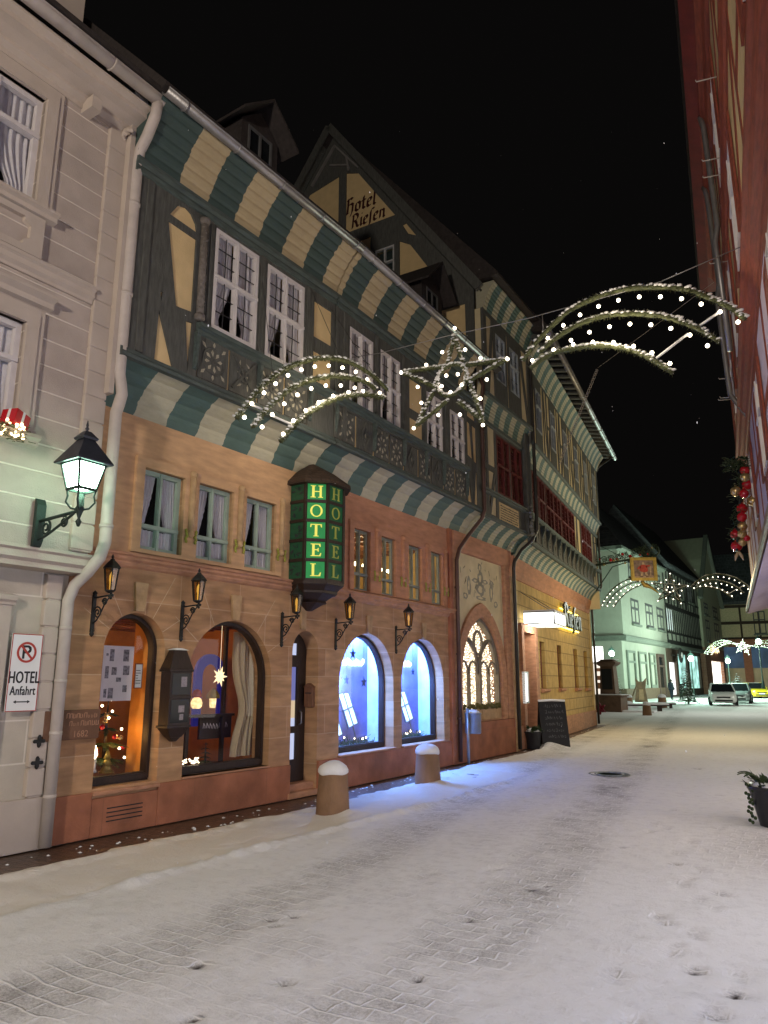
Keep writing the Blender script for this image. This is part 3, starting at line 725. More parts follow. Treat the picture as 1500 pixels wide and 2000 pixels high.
# rooms seen through the glass
mb = MB()
mb.box(.02,3.68,.33,2.9,.30,.46, 2); mb.box(.02,3.68,2.8,2.9,.46,2.85,0); mb.box(.0,.06,.33,2.9,.46,2.85,0); mb.box(3.60,3.68,.33,2.9,.46,2.85,0); mb.box(.02,3.68,.33,2.9,2.62,2.85,1)
for i in range(7): mb.box(.05,3.62,.50+.34*i,.60+.34*i,2.42,2.63,1)
mb.box(1.385,1.70,.325,.60,.46,2.62,3)
mb.build('restaurant_room', [mat('orange_room_wall', (.50,.20,.05), .9), MT['wood_red'], MT['wood_mid'], mat('orange_reveal', (.62,.26,.05), .9)], HA, F1)
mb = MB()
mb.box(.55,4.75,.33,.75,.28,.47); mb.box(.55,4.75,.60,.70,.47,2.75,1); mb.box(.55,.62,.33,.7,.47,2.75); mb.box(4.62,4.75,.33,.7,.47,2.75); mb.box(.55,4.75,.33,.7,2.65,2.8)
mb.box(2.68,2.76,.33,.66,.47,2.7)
mb.build('display_room', [mat('lit_display_wall', (.62,.74,.80), .7), mat('shaded_display_wall', (.30,.28,.62), .8)], HA, F2)  # bright sides, darker lilac back: fall of the cold light painted into the walls
mb = MB()
mb.box(.9,5.6,.10,2.9,3.0,3.06,1); mb.box(.9,5.6,2.8,2.9,3.06,4.7); mb.box(.9,.96,.10,2.9,3.06,4.7); mb.box(5.5,5.6,.10,2.9,3.06,4.7); mb.box(.9,5.6,.10,2.9,4.55,4.7,1)
for i in range(10): mb.box(1.0+.44*i,1.1+.44*i,.11,2.8,4.42,4.56,1)
mb.build('upper_room', [mat('yellow_room_wall', (.60,.42,.17), .9), MT['wood_mid']], HA, F2)
mb = MB(); mb.box(.5,3.8,1.0,1.05,3.0,4.7); mb.build('dark_room_wall', MT['black'], HA, F1)
# stone pier and its pipe at the end of the front
mb = MB(); mb.box(4.86,5.01,-.07,.1,.0,4.86); mb.build('pier', MT['plinth'], HA, F2, bevel=.015)
mb = MB(); mb.tube([(5.62,-.55,8.55),(5.66,-.62,8.3),(5.66,-.56,7.9),(5.66,-.56,5.35),(5.62,-.50,5.15),(5.45,-.22,4.75),(5.20,-.14,4.45),(5.10,-.12,4.2),(5.08,-.12,.05)], .045, 10)
for z in (7.2,5.8,3.6,2.2,.9): 
    x = 5.66 if z > 5 else 5.08; y = -.56 if z > 5 else -.12
    mb.tube([(x,y,z-.02),(x,y,z+.02)], .055, 10)
mb.build('downpipe', mat('brown_pipe', (.10,.055,.045), .45, metal=.2), HA, F2)
# inscription stone
mb = MB(); mb.box(-.17,.49,-.072,.01,1.04,1.345)
P_ = mb.build('inscription_stone', mat('old_brown_stone', (.15,.075,.045), .9, .25, 5., .4, 40.), HA, F1, 'dark sandstone slab carved with old script and 1682', bevel=.006)
mb = MB()
put_text(mb, '1682', .095, .26, 1.095, -.0735)
for row, (z, xa, xb) in enumerate(((1.285,.08,.46),(1.205,.12,.45))):
    x = xa
    while x < xb:
        h = random.choice((.03,.05,.045)); wd = random.choice((.022,.03))
        nib(mb, [[(0,0),(0,1.),(.6,1.),(.6,0)] if random.random() < .5 else [(0,1.),(0,0),(.6,.1),(.5,.9)]], x, z-.022, h, -.0735, .3, 40); x += wd+.018
mb.build('carved_lettering', mat('worn_letter_stone', (.40,.21,.13), .9), P_, F1)
# ================================================================== tall corner house (pointed window front, ochre front, gable above)
HB = thing('corner_house', 'tall half-timbered corner house with ochre stone ground floor and lettered gable', 'house', F3)
# --- narrow front with the pointed window
gw = gothic(5.44, 7.66, .80, 1.72, 3.08)
mb = MB(); mb.slab(rect(5.02, 8.26, 0, 4.46), [gothic(5.44, 7.66, .78, 1.72, 3.08)], .03, .35); mb.build('plaster_wall', MT['infill_b'], HB, F2)
mb = MB(); go = gothic(5.20, 7.90, .785, 1.72, 3.40)
mb.slab(go, [gothic(5.441, 7.659, .80, 1.72, 3.08)], -.03, .30)
mb.build('arch_surround', MT['stone_plain'], HB, F2, bevel=.02)
for xa_, xb_ in ((5.02,5.36),(7.92,8.27)):
    mb = MB(); mb.box(xa_,xb_,-.045,.1,.78,4.46); mb.build('pilaster', MT['stone_plain'], HB, F2, bevel=.01)
mb = MB(); mb.box(5.02,8.275,-.06,.3,0,.775); mb.build('plinth', MT['plinth'], HB, F2, bevel=.01)
mb = MB()                                            # grey wall painting: a standing figure with banners
rr = random.Random(5)
def blob(cx, cz, rx, rz, n=14):
    return [(cx+rx*(1+.25*rr.uniform(-1,1))*math.cos(2*PI*i/n), cz+rz*(1+.25*rr.uniform(-1,1))*math.sin(2*PI*i/n)) for i in range(n)]
for cx, cz, rx, rz in ((6.62,4.22,.09,.10),(6.62,3.98,.16,.16),(6.62,3.72,.22,.14),(6.35,3.9,.16,.05),(6.9,3.92,.16,.05),(6.0,3.75,.10,.22),(7.25,3.7,.10,.22),(5.8,3.5,.12,.08),(7.5,3.45,.12,.08),(6.62,3.52,.3,.05)):
    mb.slab(blob(cx, cz, rx, rz), [blob(cx, cz, rx*.55, rz*.55)], .0265, .0305)
for k in range(26):
    x = rr.uniform(5.5,7.8); z = rr.uniform(3.5,4.35); mb.bar((x,.028,z), (x+rr.uniform(-.1,.1),.028,z+rr.uniform(.04,.14)), .018, .006)
mb.build('wall_painting', mat('faded_grey_paint', (.30,.28,.22), .9), HB, F2)
# tracery and light strings
mb = MB(); TY = .05
inn = gothic(5.50, 7.60, .86, 1.72, 3.02)
mb.slab(gothic(5.445,7.655,.80,1.72,3.075), [gothic(5.52,7.58,1.02,1.72,2.99)], TY, TY+.12)
mb.box(6.50,6.60,TY-.01,TY+.11,1.0,2.15)
for a, b in ((5.52,6.50),(6.60,7.58)):
    c = (a+b)/2
    mb.box(c-.02,c+.02,TY+.01,TY+.09,1.0,1.95)
    for s in (-1, 1): mb.tube([(c+s*.46*math.cos(t), TY+.05, 1.85+.72*math.sin(t)) for t in [PI/2*i/8*.98 for i in range(9)]], .035, 6)
    for s in (-1, 1): mb.tube([(c+s*.24+s*.22*math.cos(t), TY+.05, 1.80+.28*math.sin(t)) for t in [PI*i/8 for i in range(9)]], .025, 6)
mb.tube([(6.55+.22*math.cos(t*PI/8), TY+.05, 2.50+.26*math.sin(t*PI/8)) for t in range(16)], .035, 6, closed=True)
for s in (-1, 1): mb.tube([(6.55+s*(.02+.5*t), TY+.05, 2.12+.55*t-.15*t*t) for t in [i/6 for i in range(7)]], .035, 6)
GT = mb.build('tracery_window', mat('grey_stone_tracery', (.20,.17,.13), .85, bump=.3), HB, F2)
mb = MB(); mb.slab(gothic(5.46,7.64,1.0,1.72,3.05), [], TY+.2, TY+.21); mb.build('backlit_curtain', emit('backlit_curtain', (1.,.82,.58), .16, (.6,.5,.38), .9, 9.), GT, F2)
mb = MB(); rl = random.Random(3); poly = gothic(5.50,7.60,1.04,1.72,3.0)
def inside(x, z, P):
    c = False
    for i in range(len(P)):
        (x1,z1),(x2,z2) = P[i-1], P[i]
        if (z1 > z) != (z2 > z) and x < (x2-x1)*(z-z1)/(z2-z1)+x1: c = not c
    return c
lead = MB()
for k in range(46):
    x = 5.53+2.04*k/45+rl.uniform(-.015,.015); z = 3.0
    while z > 1.06:
        z -= rl.uniform(.035,.085)
        xx = x+rl.uniform(-.03,.03)
        if inside(xx, z, poly):
            r = rl.choice((.009,.012,.017)); yy = TY+.15+rl.uniform(-.02,.02)
            mb.add([(xx-r,yy,z),(xx,yy-r,z),(xx+r,yy,z),(xx,yy+r,z),(xx,yy,z+r),(xx,yy,z-r)], [(0,1,4),(1,2,4),(2,3,4),(3,0,4),(1,0,5),(2,1,5),(3,2,5),(0,3,5)])
o = mb.build('light_string', emit('fairy_light', (1.,.88,.66), 3.5), GT, F2); o['kind'] = 'stuff'
mb = MB()
for k in range(60):
    x = rl.uniform(5.55,7.55); mb.ball((x, TY-.02+rl.uniform(-.02,.05), 1.04+rl.uniform(0,.1)), rl.uniform(.03,.05), 6)
mb.build('sill_greenery', mat('golden_foliage', (.10,.085,.02), .8, .5, 30.), GT, F2)
mb = MB(); mb.slab(rect(5.46,7.64,.80,1.03), [], TY-.02, TY+.1); mb.box(6.53,6.56,TY-.03,TY,.80,1.03); mb.build('sill_panel', MT['stone_key'], GT, F2)
# --- stone corbel band, cove
PB = cove_prof(0, 4.84, -.45, 5.27, 9, .012, .06, .5)
mb = MB(); mb.prof_x([(.02,4.44),(-.05,4.45),(-.07,4.5),(-.09,4.62),(-.10,4.78),(-.10,4.845),(.2,4.845),(.2,4.44)], 5.02, 8.29); mb.build('corbel_band', MT['plaster_red'], HB, F2)
mb = MB(); mb.prof_x([(y-.06,z+.005) if i < 37 else (y,z+.005) for i, (y, z) in enumerate(PB)], 5.745, 8.70); mb.build('striped_cove', MT['cove_b'], HB, F2)
PCc = cove_prof(-.16, 4.74, -.50, 5.12, 9, .012, .06, .5)
mb = MB(); mb.prof_x([(.02,4.22),(-.03,4.24),(-.05,4.30),(-.08,4.45),(-.14,4.62),(-.16,4.72),(-.16,4.745),(.2,4.745),(.2,4.22)], -.01, 12.0); mb.build('corbel_band', MT['plaster_red'], HB, F3)
mb = MB(); mb.prof_x(PCc, .38, 11.9); mb.build('striped_cove', MT['cove_b'], HB, F3)
# --- ochre ground floor
ow = [rect(3.15,3.78,1.42,2.76), rect(5.52,6.15,1.42,2.76), rect(8.25,8.95,1.40,2.74), rect(10.25,10.95,1.38,2.74)]
mb = MB(); mb.slab([(0,.55),(1.02,.55),(1.02,2.95),(2.22,2.95),(2.22,.55),(12,.55),(12,4.23),(0,4.23)], ow, 0, .3)
mb.build('ochre_wall', courses(mat('ochre_ashlar', (.56,.38,.125), .85, .18, 4., .35, 50., dirt=.25), .62, .36, .9, (.30,.20,.06), (.86,.84,.80), .9, .016), HB, F3)
mb = MB(); mb.box(-.02,.9,-.06,.3,0,.56); mb.box(2.5,12.03,-.06,.3,0,.56); mb.build('plinth', MT['stone_plain'], HB, F3, bevel=.01)
mb = MB(); mb.box(-.03,.10,-.09,.2,0,4.22); mb.build('corner_pier', MT['stone_key'], HB, F3, bevel=.01)
for w in ow:
    x0, x1, z0, z1 = w[0][0], w[1][0], w[0][1], w[2][1]; xc = (x0+x1)/2
    mb = MB(); mb.slab(rect(x0,x1,z0,z1), [rect(x0+.05,xc-.02,z0+.05,z1-.05), rect(xc+.02,x1-.05,z0+.05,z1-.05)], .10, .15)
    for a, b in ((x0+.05,xc-.02),(xc+.02,x1-.05)):
        for k in range(14): z = z0+.07+(z1-z0-.12)*k/14; mb.add([(a,.11,z+.07),(b,.11,z+.07),(b,.14,z),(a,.14,z)], [(0,1,2,3)])
    o = mb.build('window_shutter', MT['wood_red'], HB, F3)
    s = MB(); s.prof_x([(.1,z0-.10),(-.06,z0-.09),(-.11,z0-.05),(-.11,z0),(.1,z0+.01)], x0-.09, x1+.09); s.build('sill', MT['stone_plain'], o, F3)
mb = MB(); mb.slab([(.78,.0),(1.03,.0),(1.03,2.9),(2.21,2.9),(2.21,0),(2.55,0),(2.55,3.12),(.78,3.12)], [], -.10, .25); mb.build('door_surround', MT['stone_plain'], HB, F3, bevel=.02)
mb = MB(); mb.slab(rect(1.0,2.24,.1,2.93), [rect(1.12,1.58,1.2,2.7), rect(1.66,2.12,1.2,2.7)], .24, .30); mb.box(1.0,2.24,.2,.31,0,.11)
o = mb.build('house_door', MT['wood_red'], HB, F3, bevel=.01)
mb = MB(); mb.box(1.1,2.14,.265,.275,1.18,2.72); mb.build('door_pane', MT['glass_dark'], o, F3)
mb = MB(); mb.tube([(1.56,.2,1.05),(1.56,.17,1.05),(1.47,.17,1.05)], .012, 8); mb.build('handle', MT['zinc'], o, F3)
# --- upper storeys
def halftimber(F, x0, x1, z0, z1, y, wins, bays, seed, mt, mi, bw=.13, dp=.05, nm=('timber_frame','infill')):
    """timber slab pierced by infill fields; bays = list of (x, x, pattern)"""
    rg = random.Random(seed); holes = []
    for a, b, pt in bays:
        a += bw/2; b -= bw/2; c = z0+bw; d = z1-bw; e = c+(d-c)*.52
        if pt == 'r': holes += [rect(a,b,c,e-bw/2), rect(a,b,e+bw/2,d)]
        elif pt == 'f': holes += [rect(a,b,c,d)]
        elif pt in '/\\':
            P1_, P2_ = [(a+bw*.7,c),(b,c),(b,d-bw*1.2)], [(a,c+bw*1.2),(b-bw*.7,d),(a,d)]
            if pt == '\\': P1_ = [(a+b-x,z) for x, z in P1_][::-1]; P2_ = [(a+b-x,z) for x, z in P2_][::-1]
            holes += [P1_, P2_]
        elif pt in '<>':                        # brace over the lower part only
            P = [[(a,e+bw/2),(b,e+bw/2),(b,d),(a,d)], [(a+bw*.6,c),(b,c),(b,e-bw*1.1)], [(a,c+bw),(b-bw*.6,e-bw/2),(a,e-bw/2)]]
            if pt == '<': P = [[(a+b-x,z) for x, z in p][::-1] for p in P]
            holes += P
    mb = MB(); mb.slab(rect(x0,x1,z0,z1), [rect(*w) for w in wins]+holes, y-(.006 if F is F3 else .018), y+dp); o = mb.build(nm[0], mt, HB if F in (F2, F3) else None, F, bevel=.004)
    mb = MB(); mb.slab(rect(x0+.01,x1-.01,z0+.01,z1-.01), [rect(*w) for w in wins], y+.008, y+.2); mb.build(nm[1], mi, HB, F)
    return o
def rails(F, x0, x1, lst, m=None):
    for y, z, h, d in lst:
        mb = MB(); mb.prof_x([(y,z),(y-d*.6,z+h*.1),(y-d,z+h*.35),(y-d*.8,z+h*.6),(y-d,z+h*.9),(y,z+h)], x0, x1)
        mb.build('moulded_rail', m or MT['timber_x'], HB, F)
bw1 = [(6.70,7.50,5.98,7.44), (7.56,8.34,5.98,7.44)]
halftimber(F2, 5.745, 8.72, 5.26, 7.66, -.45, bw1+[rect and (6.72,7.98,5.26+.02,5.80)], [(5.78,6.12,'<'),(6.12,6.66,'>')], 1, MT['timber'], MT['infill_b'])
cw1 = [(.92,1.66,5.95,7.2),(1.70,2.44,5.95,7.2),(2.56,3.6,5.95,7.2),(3.64,4.68,5.95,7.2),(4.8,5.86,5.95,7.2),(5.9,6.98,5.95,7.2),(8.3,9.3,5.95,7.2),(9.34,10.4,5.95,7.2)]
halftimber(F3, .40, 11.9, 5.10, 7.34, -.49, cw1, [(7.1,7.6,'/'),(7.6,8.2,'f'),(10.5,11.1,'/'),(11.1,11.7,'\\')], 2, MT['timber'], MT['infill_b'])
for F, ws in ((F2,bw1),(F3,cw1)):
    for w in ws:
        y = -.47 if F is F2 else -.51
        window(HB, F, *w, y, MT['red_win'], None, .50, (3,3,MT['red_win']), .06, mullion=True)
PJ2 = cove_prof(-.46, 7.64, -.62, 8.12, 7, .014, .06, .4)
PJ3 = cove_prof(-.50, 7.32, -.66, 7.76, 7, .014, .06, .4)
mb = MB(); mb.prof_x(PJ2, 5.745, 8.74); mb.build('striped_jetty', MT['cove_b'], HB, F2)
mb = MB(); mb.prof_x(PJ3, .38, 11.9); mb.build('striped_jetty', MT['cove_b'], HB, F3)
bw2 = [(6.45,7.05,8.75,9.95), (7.35,7.95,8.75,9.95)]
halftimber(F2, 5.745, 8.76, 8.10, 10.34, -.62, bw2, [(5.85,6.4,'/'),(7.08,7.32,'f'),(8.0,8.65,'\\')], 3, MT['timber'], MT['infill_b'])
cw2 = [(1.1+1.9*k,1.75+1.9*k,8.4,9.6) for k in range(6)]
bays = [(.45,1.05,'/')]
for k in range(5): bays += [(1.8+1.9*k,2.1+1.9*k,'f'),(2.1+1.9*k,2.55+1.9*k,'/' if k % 2 else '\\'),(2.55+1.9*k,2.95+1.9*k,'>')]
bays += [(11.3,11.8,'/')]
halftimber(F3, .38, 11.9, 7.74, 10.02, -.66, cw2, bays, 4, MT['timber'], MT['infill_b'], .09)
for F, ws, y in ((F2,bw2,-.64),(F3,cw2,-.68)):
    for w in ws: window(HB, F, *w, y, mat('blue_grey_paint', (.34,.38,.42), .5), MT['curtain'], .6, (0,1), .05)
PE2 = cove_prof(-.63, 10.32, -.95, 10.92, 8, .014, .06, .35); PE3 = cove_prof(-.67, 10.0, -.98, 10.55, 8, .014, .06, .35)
mb = MB(); mb.prof_x(PE2, 5.745, 8.78); mb.build('striped_eaves_cove', MT['cove_b'], HB, F2)
mb = MB(); mb.prof_x(PE3, .36, 11.9); mb.build('striped_eaves_cove', MT['cove_b'], HB, F3)
rails(F2, 5.745, 8.74, [(-.47,5.24,.10,.05),(-.47,5.82,.12,.09),(-.47,7.5,.12,.04),(-.64,8.08,.12,.05)])
rails(F3, .38, 11.9, [(-.51,5.09,.10,.05),(-.51,5.80,.13,.10),(-.51,7.22,.11,.05),(-.68,7.74,.10,.05)])
for k in range(13):                                   # carved aprons and consoles of the long bay
    x0 = .95+.72*k
    if x0 > 10: break
    cx, cz = x0+.33, 5.47; rg = random.Random(k)
    mb = MB(); hs = [kite(cx, cz, PI/4*j+.2, .06, .14, .022) for j in range(8)] if k % 3 else [[(cx-.05,cz),(cx,cz-.13),(cx+.05,cz),(cx,cz+.13)]]
    mb.slab(rect(x0+.01,x0+.65,5.2,5.78), hs, -.535, -.512)
    mb.slab(rect(x0+.03,x0+.63,5.22,5.76), [rect(x0+.07,x0+.59,5.26,5.72)], -.55, -.533)
    mb.build('carved_apron', MT['timber'], HB, F3)
    mb = MB(); mb.prof_x([(-.51,5.2),(-.56,5.25),(-.57,5.45),(-.64,5.62),(-.66,5.78),(-.51,5.78)], x0+.66, x0+.71); mb.build('console', MT['timber_x'], HB, F3)
mb = MB(); mb.box(8.42,8.74,-.56,-.44,5.25,10.4); mb.build('corner_post', MT['timber'], HB, F2, bevel=.02)
mb = MB(); mb.box(.36,.60,-.58,-.45,5.1,10.1); mb.build('corner_post', MT['timber'], HB, F3, bevel=.02)
mb = MB()                                              # carved bracket figure on the corner post
for k in range(9): mb.ball((8.5+.03*math.sin(k*2), -.60-.02*math.cos(k*1.7), 5.3+.09*k), .065-.003*k, 8)
mb.build('carved_bracket', mat('grey_carving', (.17,.17,.16), .8, .3, 20.), HB, F2)
# text board
mb = MB(); mb.box(6.73,7.95,-.475,-.44,5.30,5.78); o = mb.build('text_board', mat('cream_board', (.60,.46,.26), .8, .08), HB, F2, 'cream board painted with eight lines of small script')
mb = MB(); rt = random.Random(9)
for r_ in range(7):
    x = 6.80
    while x < 7.86:
        wd = rt.uniform(.03,.11); mb.box(x,x+wd,-.4765,-.474,5.335+.06*r_,5.335+.06*r_+rt.choice((.022,.03))); x += wd+.022
mb.build('painted_script', MT['black'], o, F2)
# gutters, rafters, roofs
gutter(HB, F3, -.3, 12.5, -1.36, 10.62, .075, MT['zinc'], 1.2)
mb = MB()
for k in range(26): x = .2+.48*k; mb.add([(x,-1.34,10.58),(x+.12,-1.34,10.58),(x+.12,-1.34,10.68),(x,-1.34,10.68),(x,-.5,10.72),(x+.12,-.5,10.72),(x+.12,-.5,10.84),(x,-.5,10.84)], [(0,1,2,3),(7,6,5,4),(0,4,5,1),(2,6,7,3),(0,3,7,4),(1,5,6,2)])
mb.build('rafter_feet', MT['timber'], HB, F3)
mb = MB(); mb.prof_x([(-1.42,10.69),(-1.42,10.75),(3.9,17.25),(3.9,17.1),(-.4,10.9)], .0, 12.4); mb.prof_x([(9.2,10.69),(9.2,10.75),(3.9,17.25),(3.9,17.1)], 0, 12.4); mb.build('roof', MT['tiles'], HB, F3)
mb = MB(); mb.prof_x([(-1.10,11.0),(-1.10,11.06),(3.9,17.25),(3.9,17.1),(-.5,11.0)], 5.62, 8.35); mb.prof_x([(8.9,11.0),(8.9,11.06),(3.9,17.25),(3.9,17.1)], 5.62, 8.35); mb.build('roof', MT['tiles'], HB, F2)
mb = MB(); mb.tube([(8.98,-.62,10.95),(8.80,-.70,10.5),(8.80,-.66,10.2),(8.80,-.64,5.45),(8.72,-.50,5.15),(8.50,-.30,4.9),(8.36,-.16,4.6),(8.33,-.14,4.4),(8.33,-.13,.05)], .045, 10)
mb.build('downpipe', mat('dark_pipe', (.05,.045,.04), .45, metal=.3), HB, F2)
mb = MB(); mb.tube([(11.95,-1.30,10.55),(11.95,-.75,10.2),(11.95,-.58,9.9),(11.95,-.56,5.3),(12.0,-.3,4.9),(12.05,-.12,4.5),(12.05,-.12,.05)], .045, 10); mb.build('downpipe', mat('dark_pipe', (.05,.045,.04), .45, metal=.3), HB, F3)
mb = MB(); mb.box(11.85,12.0,-.05,8.,0,4.4); mb.box(11.8,11.9,-.48,8.,4.4,10.7); mb.slab([(11.8,0),(11.9,0),(11.9,.1),(11.8,.1)], [], 8, 8.1); mb.build('end_wall', MT['infill_b'], HB, F3)
# --- gable above the neighbour's roof
FG = F2 @ Matrix(((0,1,0,5.9),(-1,0,0,0),(0,0,1,0),(0,0,0,1)))
def vz(P): return [(-v, z) for v, z in P]
mb = MB()
gh = [vz(P) for P in ([(3.45,13.78),(1.85,13.78),(3.05,15.55),(3.45,15.7)], [(5.95,13.78),(3.70,13.78),(3.70,15.7),(4.75,15.5)],
      [(1.72,11.0),(.30,11.0),(1.40,12.75),(1.72,12.95)], [(4.2,11.0),(2.62,11.0),(2.62,13.4),(4.2,13.4)], [(6.9,11.0),(4.42,11.0),(4.42,13.4),(6.1,13.1)], [(4.,8.3),(-.12,8.3),(-.12,10.62),(4.,10.62)], [(7.6,8.3),(4.2,8.3),(4.2,10.62),(7.4,10.62)],
      [(1.45,13.08),(1.22,12.95),(1.52,13.42),(1.62,13.4)])]
gwin = rect(-2.48,-1.88,12.02,12.92)
tri = vz([(8.15,11.15),(8.15,8.),(-.36,8.),(-.36,11.2),(3.88,17.15)])
mb.slab(tri, gh+[gwin], -.03, .03); mb.build('gable_timber', MT['timber'], HB, FG)
mb = MB(); mb.slab(vz([(8.1,11.1),(8.1,8.02),(-.33,8.02),(-.33,11.15),(3.88,17.05)]), [gwin], .005, .2); mb.build('gable_infill', MT['infill'], HB, FG)
W_ = window(HB, FG, -2.48, -1.88, 12.02, 12.92, -.02, mat('dim_white_paint', (.5,.5,.5), .5), None, .5, None, .05)
mb = MB()
for a, b in (((3.05,15.72),(3.85,16.75)),((4.65,15.72),(3.85,16.75)),((3.35,15.9),(4.0,16.15)),((3.35,15.75),(3.42,16.2))): mb.bar((-a[0],-.06,a[1]), (-b[0],-.06,b[1]), .07, .05)
mb.build('gable_truss', mat('pale_timber', (.20,.19,.18), .8), HB, FG)
mb = MB()
black_word(mb, 'Hotel', -2.95, 14.38, .27, -.0, 0, 0., .34, .1); black_word(mb, 'Riesen', -2.72, 13.88, .25, -.0, 0, 0., .34, .1)
mb.build('gable_lettering', mat('dark_red_paint', (.05,.008,.006), .7), HB, FG, 'hotel name in dark red blackletter on the gable')
mb = MB()
for s, P in ((1,[(-.62,10.8),(3.9,17.24)]),(-1,[(8.5,10.8),(3.9,17.24)])):
    (v0,z0),(v1,z1) = P; mb.bar((-v0,-.30,z0),(-v1,-.30,z1),.06,.22); mb.bar((-v0,-.16,z0-.05),(-v1,-.16,z1-.05),.26,.05)
mb.build('verge_board', MT['timber'], HB, FG)
# ================================================================== street lantern on the cream house (and its off-frame sisters)
MINT = (.62, 1., .80)
lant_glass = emit('lit_lantern_glass', (.56, 1., .70), 30., (.8,.8,.8))
def street_lantern(M, label, group='wall lanterns with white light'):
    L_ = thing('street_lantern', label, 'lantern', M, group)
    mb = MB()                                        # local: wall at y 0, arm runs to -y
    mb.box(-.05,.05,-.05,0,-.06,.30); mb.prof_x([(0,.30),(-.05,.30),(-.02,.36),(0,.37)], -.05,.05); mb.prof_x([(0,-.06),(-.05,-.06),(-.02,-.12),(0,-.13)], -.05,.05)
    mb.tube([(0,-.03,.13),(0,-.72,.16)], .018, 8)
    mb.tube([(0,-.05,-.06)]+[(0,-.05-.56*t,-.06+.20*t**1.6+.02*math.sin(t*3)) for t in [i/10 for i in range(1,11)]], .014, 8)
    for cy, cz, r in ((-.16,.05,.085),(-.46,.075,.06)):
        mb.tube([(0,cy+r*(1-t*.75)*math.cos(t*10+1.2),cz+r*(1-t*.75)*math.sin(t*10+1.2)) for t in [i/22 for i in range(23)]], .012, 6)
    mb.build('bracket', MT['iron_green'], L_, M)
    c = (0,-.70); mb = MB()
    mb.lathe([(.012,-.02),(.03,.03),(.012,.06),(.03,.12),(.045,.16),(.02,.20),(.02,.30)], 10, (0,-.70,.02))
    for sx in (-1, 1):
        for sy in (-1, 1):
            mb.tube([(0,-.70,.16),(sx*.06,-.70+sy*.06,.18),(sx*.095,-.70+sy*.095,.24),(sx*.085,-.70+sy*.085,.30),(sx*.095,-.70+sy*.095,.375)], .010, 6)
            mb.bar((sx*.094,-.70+sy*.094,.36), (sx*.146,-.70+sy*.146,.625), .018)
    for h, z in ((.096,.365),(.147,.62)):
        for s in (-1, 1):
            mb.bar((-h,-.70+s*h,z),(h,-.70+s*h,z),.022,.026); mb.bar((s*h,-.70-h,z),(s*h,-.70+h,z),.022,.026)
    mb.build('lantern_frame', MT['iron_green'], L_, M)
    mb = MB(); b, t = .092, .139
    for k in range(4):
        a = PI/2*k; ca, sa = math.cos(a), math.sin(a)
        mb.add([(ca*x-sa*y, -.70+sa*x+ca*y, z) for x, y, z in ((-b,-b,.38),(b,-b,.38),(t,-t,.612),(-t,-t,.612))], [(0,1,2,3)])
    mb.add([(-b,-.70-b,.38),(-b,-.70+b,.38),(b,-.70+b,.38),(b,-.70-b,.38)], [(0,1,2,3)])
    mb.build('lantern_glass', lant_glass, L_, M)
    mb = MB(); mb.frustum(c, .195,.195,.62,.20,.20,.632); mb.frustum(c,.20,.20,.632,.06,.06,.87); mb.frustum(c,.075,.075,.87,.085,.085,.89); mb.frustum(c,.085,.085,.89,.03,.03,.96)
    mb.lathe([(.02,.96),(.012,.975),(.022,.99),(.010,1.01),(.014,1.025),(.004,1.075)], 8, (0,-.70,0))
    mb.build('lantern_roof', mat('slate_blue_sheet', (.04,.045,.06), .4, .2, 8., .1, 30., metal=.4), L_, M)
    return L_
SL = street_lantern(F1 @ Loc(-.64,-.352,3.10), 'black iron street lantern glowing white on the cream house')

# ================================================================== small amber lanterns
amber = pane('amber_glass', (.80,.60,.26), .10, .15); candle = emit('amber_lamp', (1.,.66,.22), .75)
def amber_lantern(M, label):
    L_ = thing('wall_lamp', label, 'lamp', M, 'small amber lamps along the hotel front')
    mb = MB(); mb.box(-.022,.022,-.02,0,0,.42)
    for z in (.0,.42): mb.lathe([(.004,-.05),(.03,-.02),(.02,0),(.03,.02),(.004,.05)], 8, (0,-.012,z))
    mb.tube([(0,-.01,.385),(0,-.30,.40)], .010, 6)
    for cy, cz, r in ((-.085,.215,.075),(-.20,.33,.045)):
        mb.tube([(0,cy+r*(1-t*.8)*math.cos(t*11),cz+r*(1-t*.8)*math.sin(t*11)) for t in [i/22 for i in range(23)]], .009, 5)
    mb.tube([(0,-.02,.10),(0,-.08,.13),(0,-.15,.22),(0,-.20,.30),(0,-.30,.40)], .009, 6)
    for k in range(4): mb.ball((0,-.30-.028*math.cos(k*1.6),.395+.028*math.sin(k*1.6)), .018, 6)
    mb.build('bracket', MT['iron'], L_, M)
    mb = MB(); n = 6
    for k in range(n):
        a = 2*PI*k/n; mb.bar((.055*math.cos(a),-.28+.055*math.sin(a),.45),(.085*math.cos(a),-.28+.085*math.sin(a),.70),.010)
    mb.lathe([(.02,.42),(.06,.445),(.06,.455)], 6, (0,-.28,0), smooth=False); mb.lathe([(.088,.695),(.105,.70),(.10,.715),(.06,.76),(.028,.79),(.028,.80),(.012,.81),(.018,.83),(.004,.86)], 6, (0,-.28,0), smooth=False)
    mb.build('lamp_frame', MT['iron'], L_, M)
    mb = MB(); k0 = len(mb.v)
    vs = [(r*math.cos(2*PI*k/n),-.28+r*math.sin(2*PI*k/n),z) for r, z in ((.052,.455),(.081,.697)) for k in range(n)]
    mb.add(vs, [(k,(k+1) % n,n+(k+1) % n,n+k) for k in range(n)]); mb.build('lamp_glass', amber, L_, M)
    mb = MB(); mb.lathe([(.012,.46),(.014,.54),(.022,.57),(.02,.62),(.003,.66)], 8, (0,-.28,0)); mb.build('bulb', candle, L_, M)
    return L_
AL = amber_lantern(F1 @ Loc(.33,0,2.18), 'small amber lamp nearest the white downpipe, left of the narrow arched window')
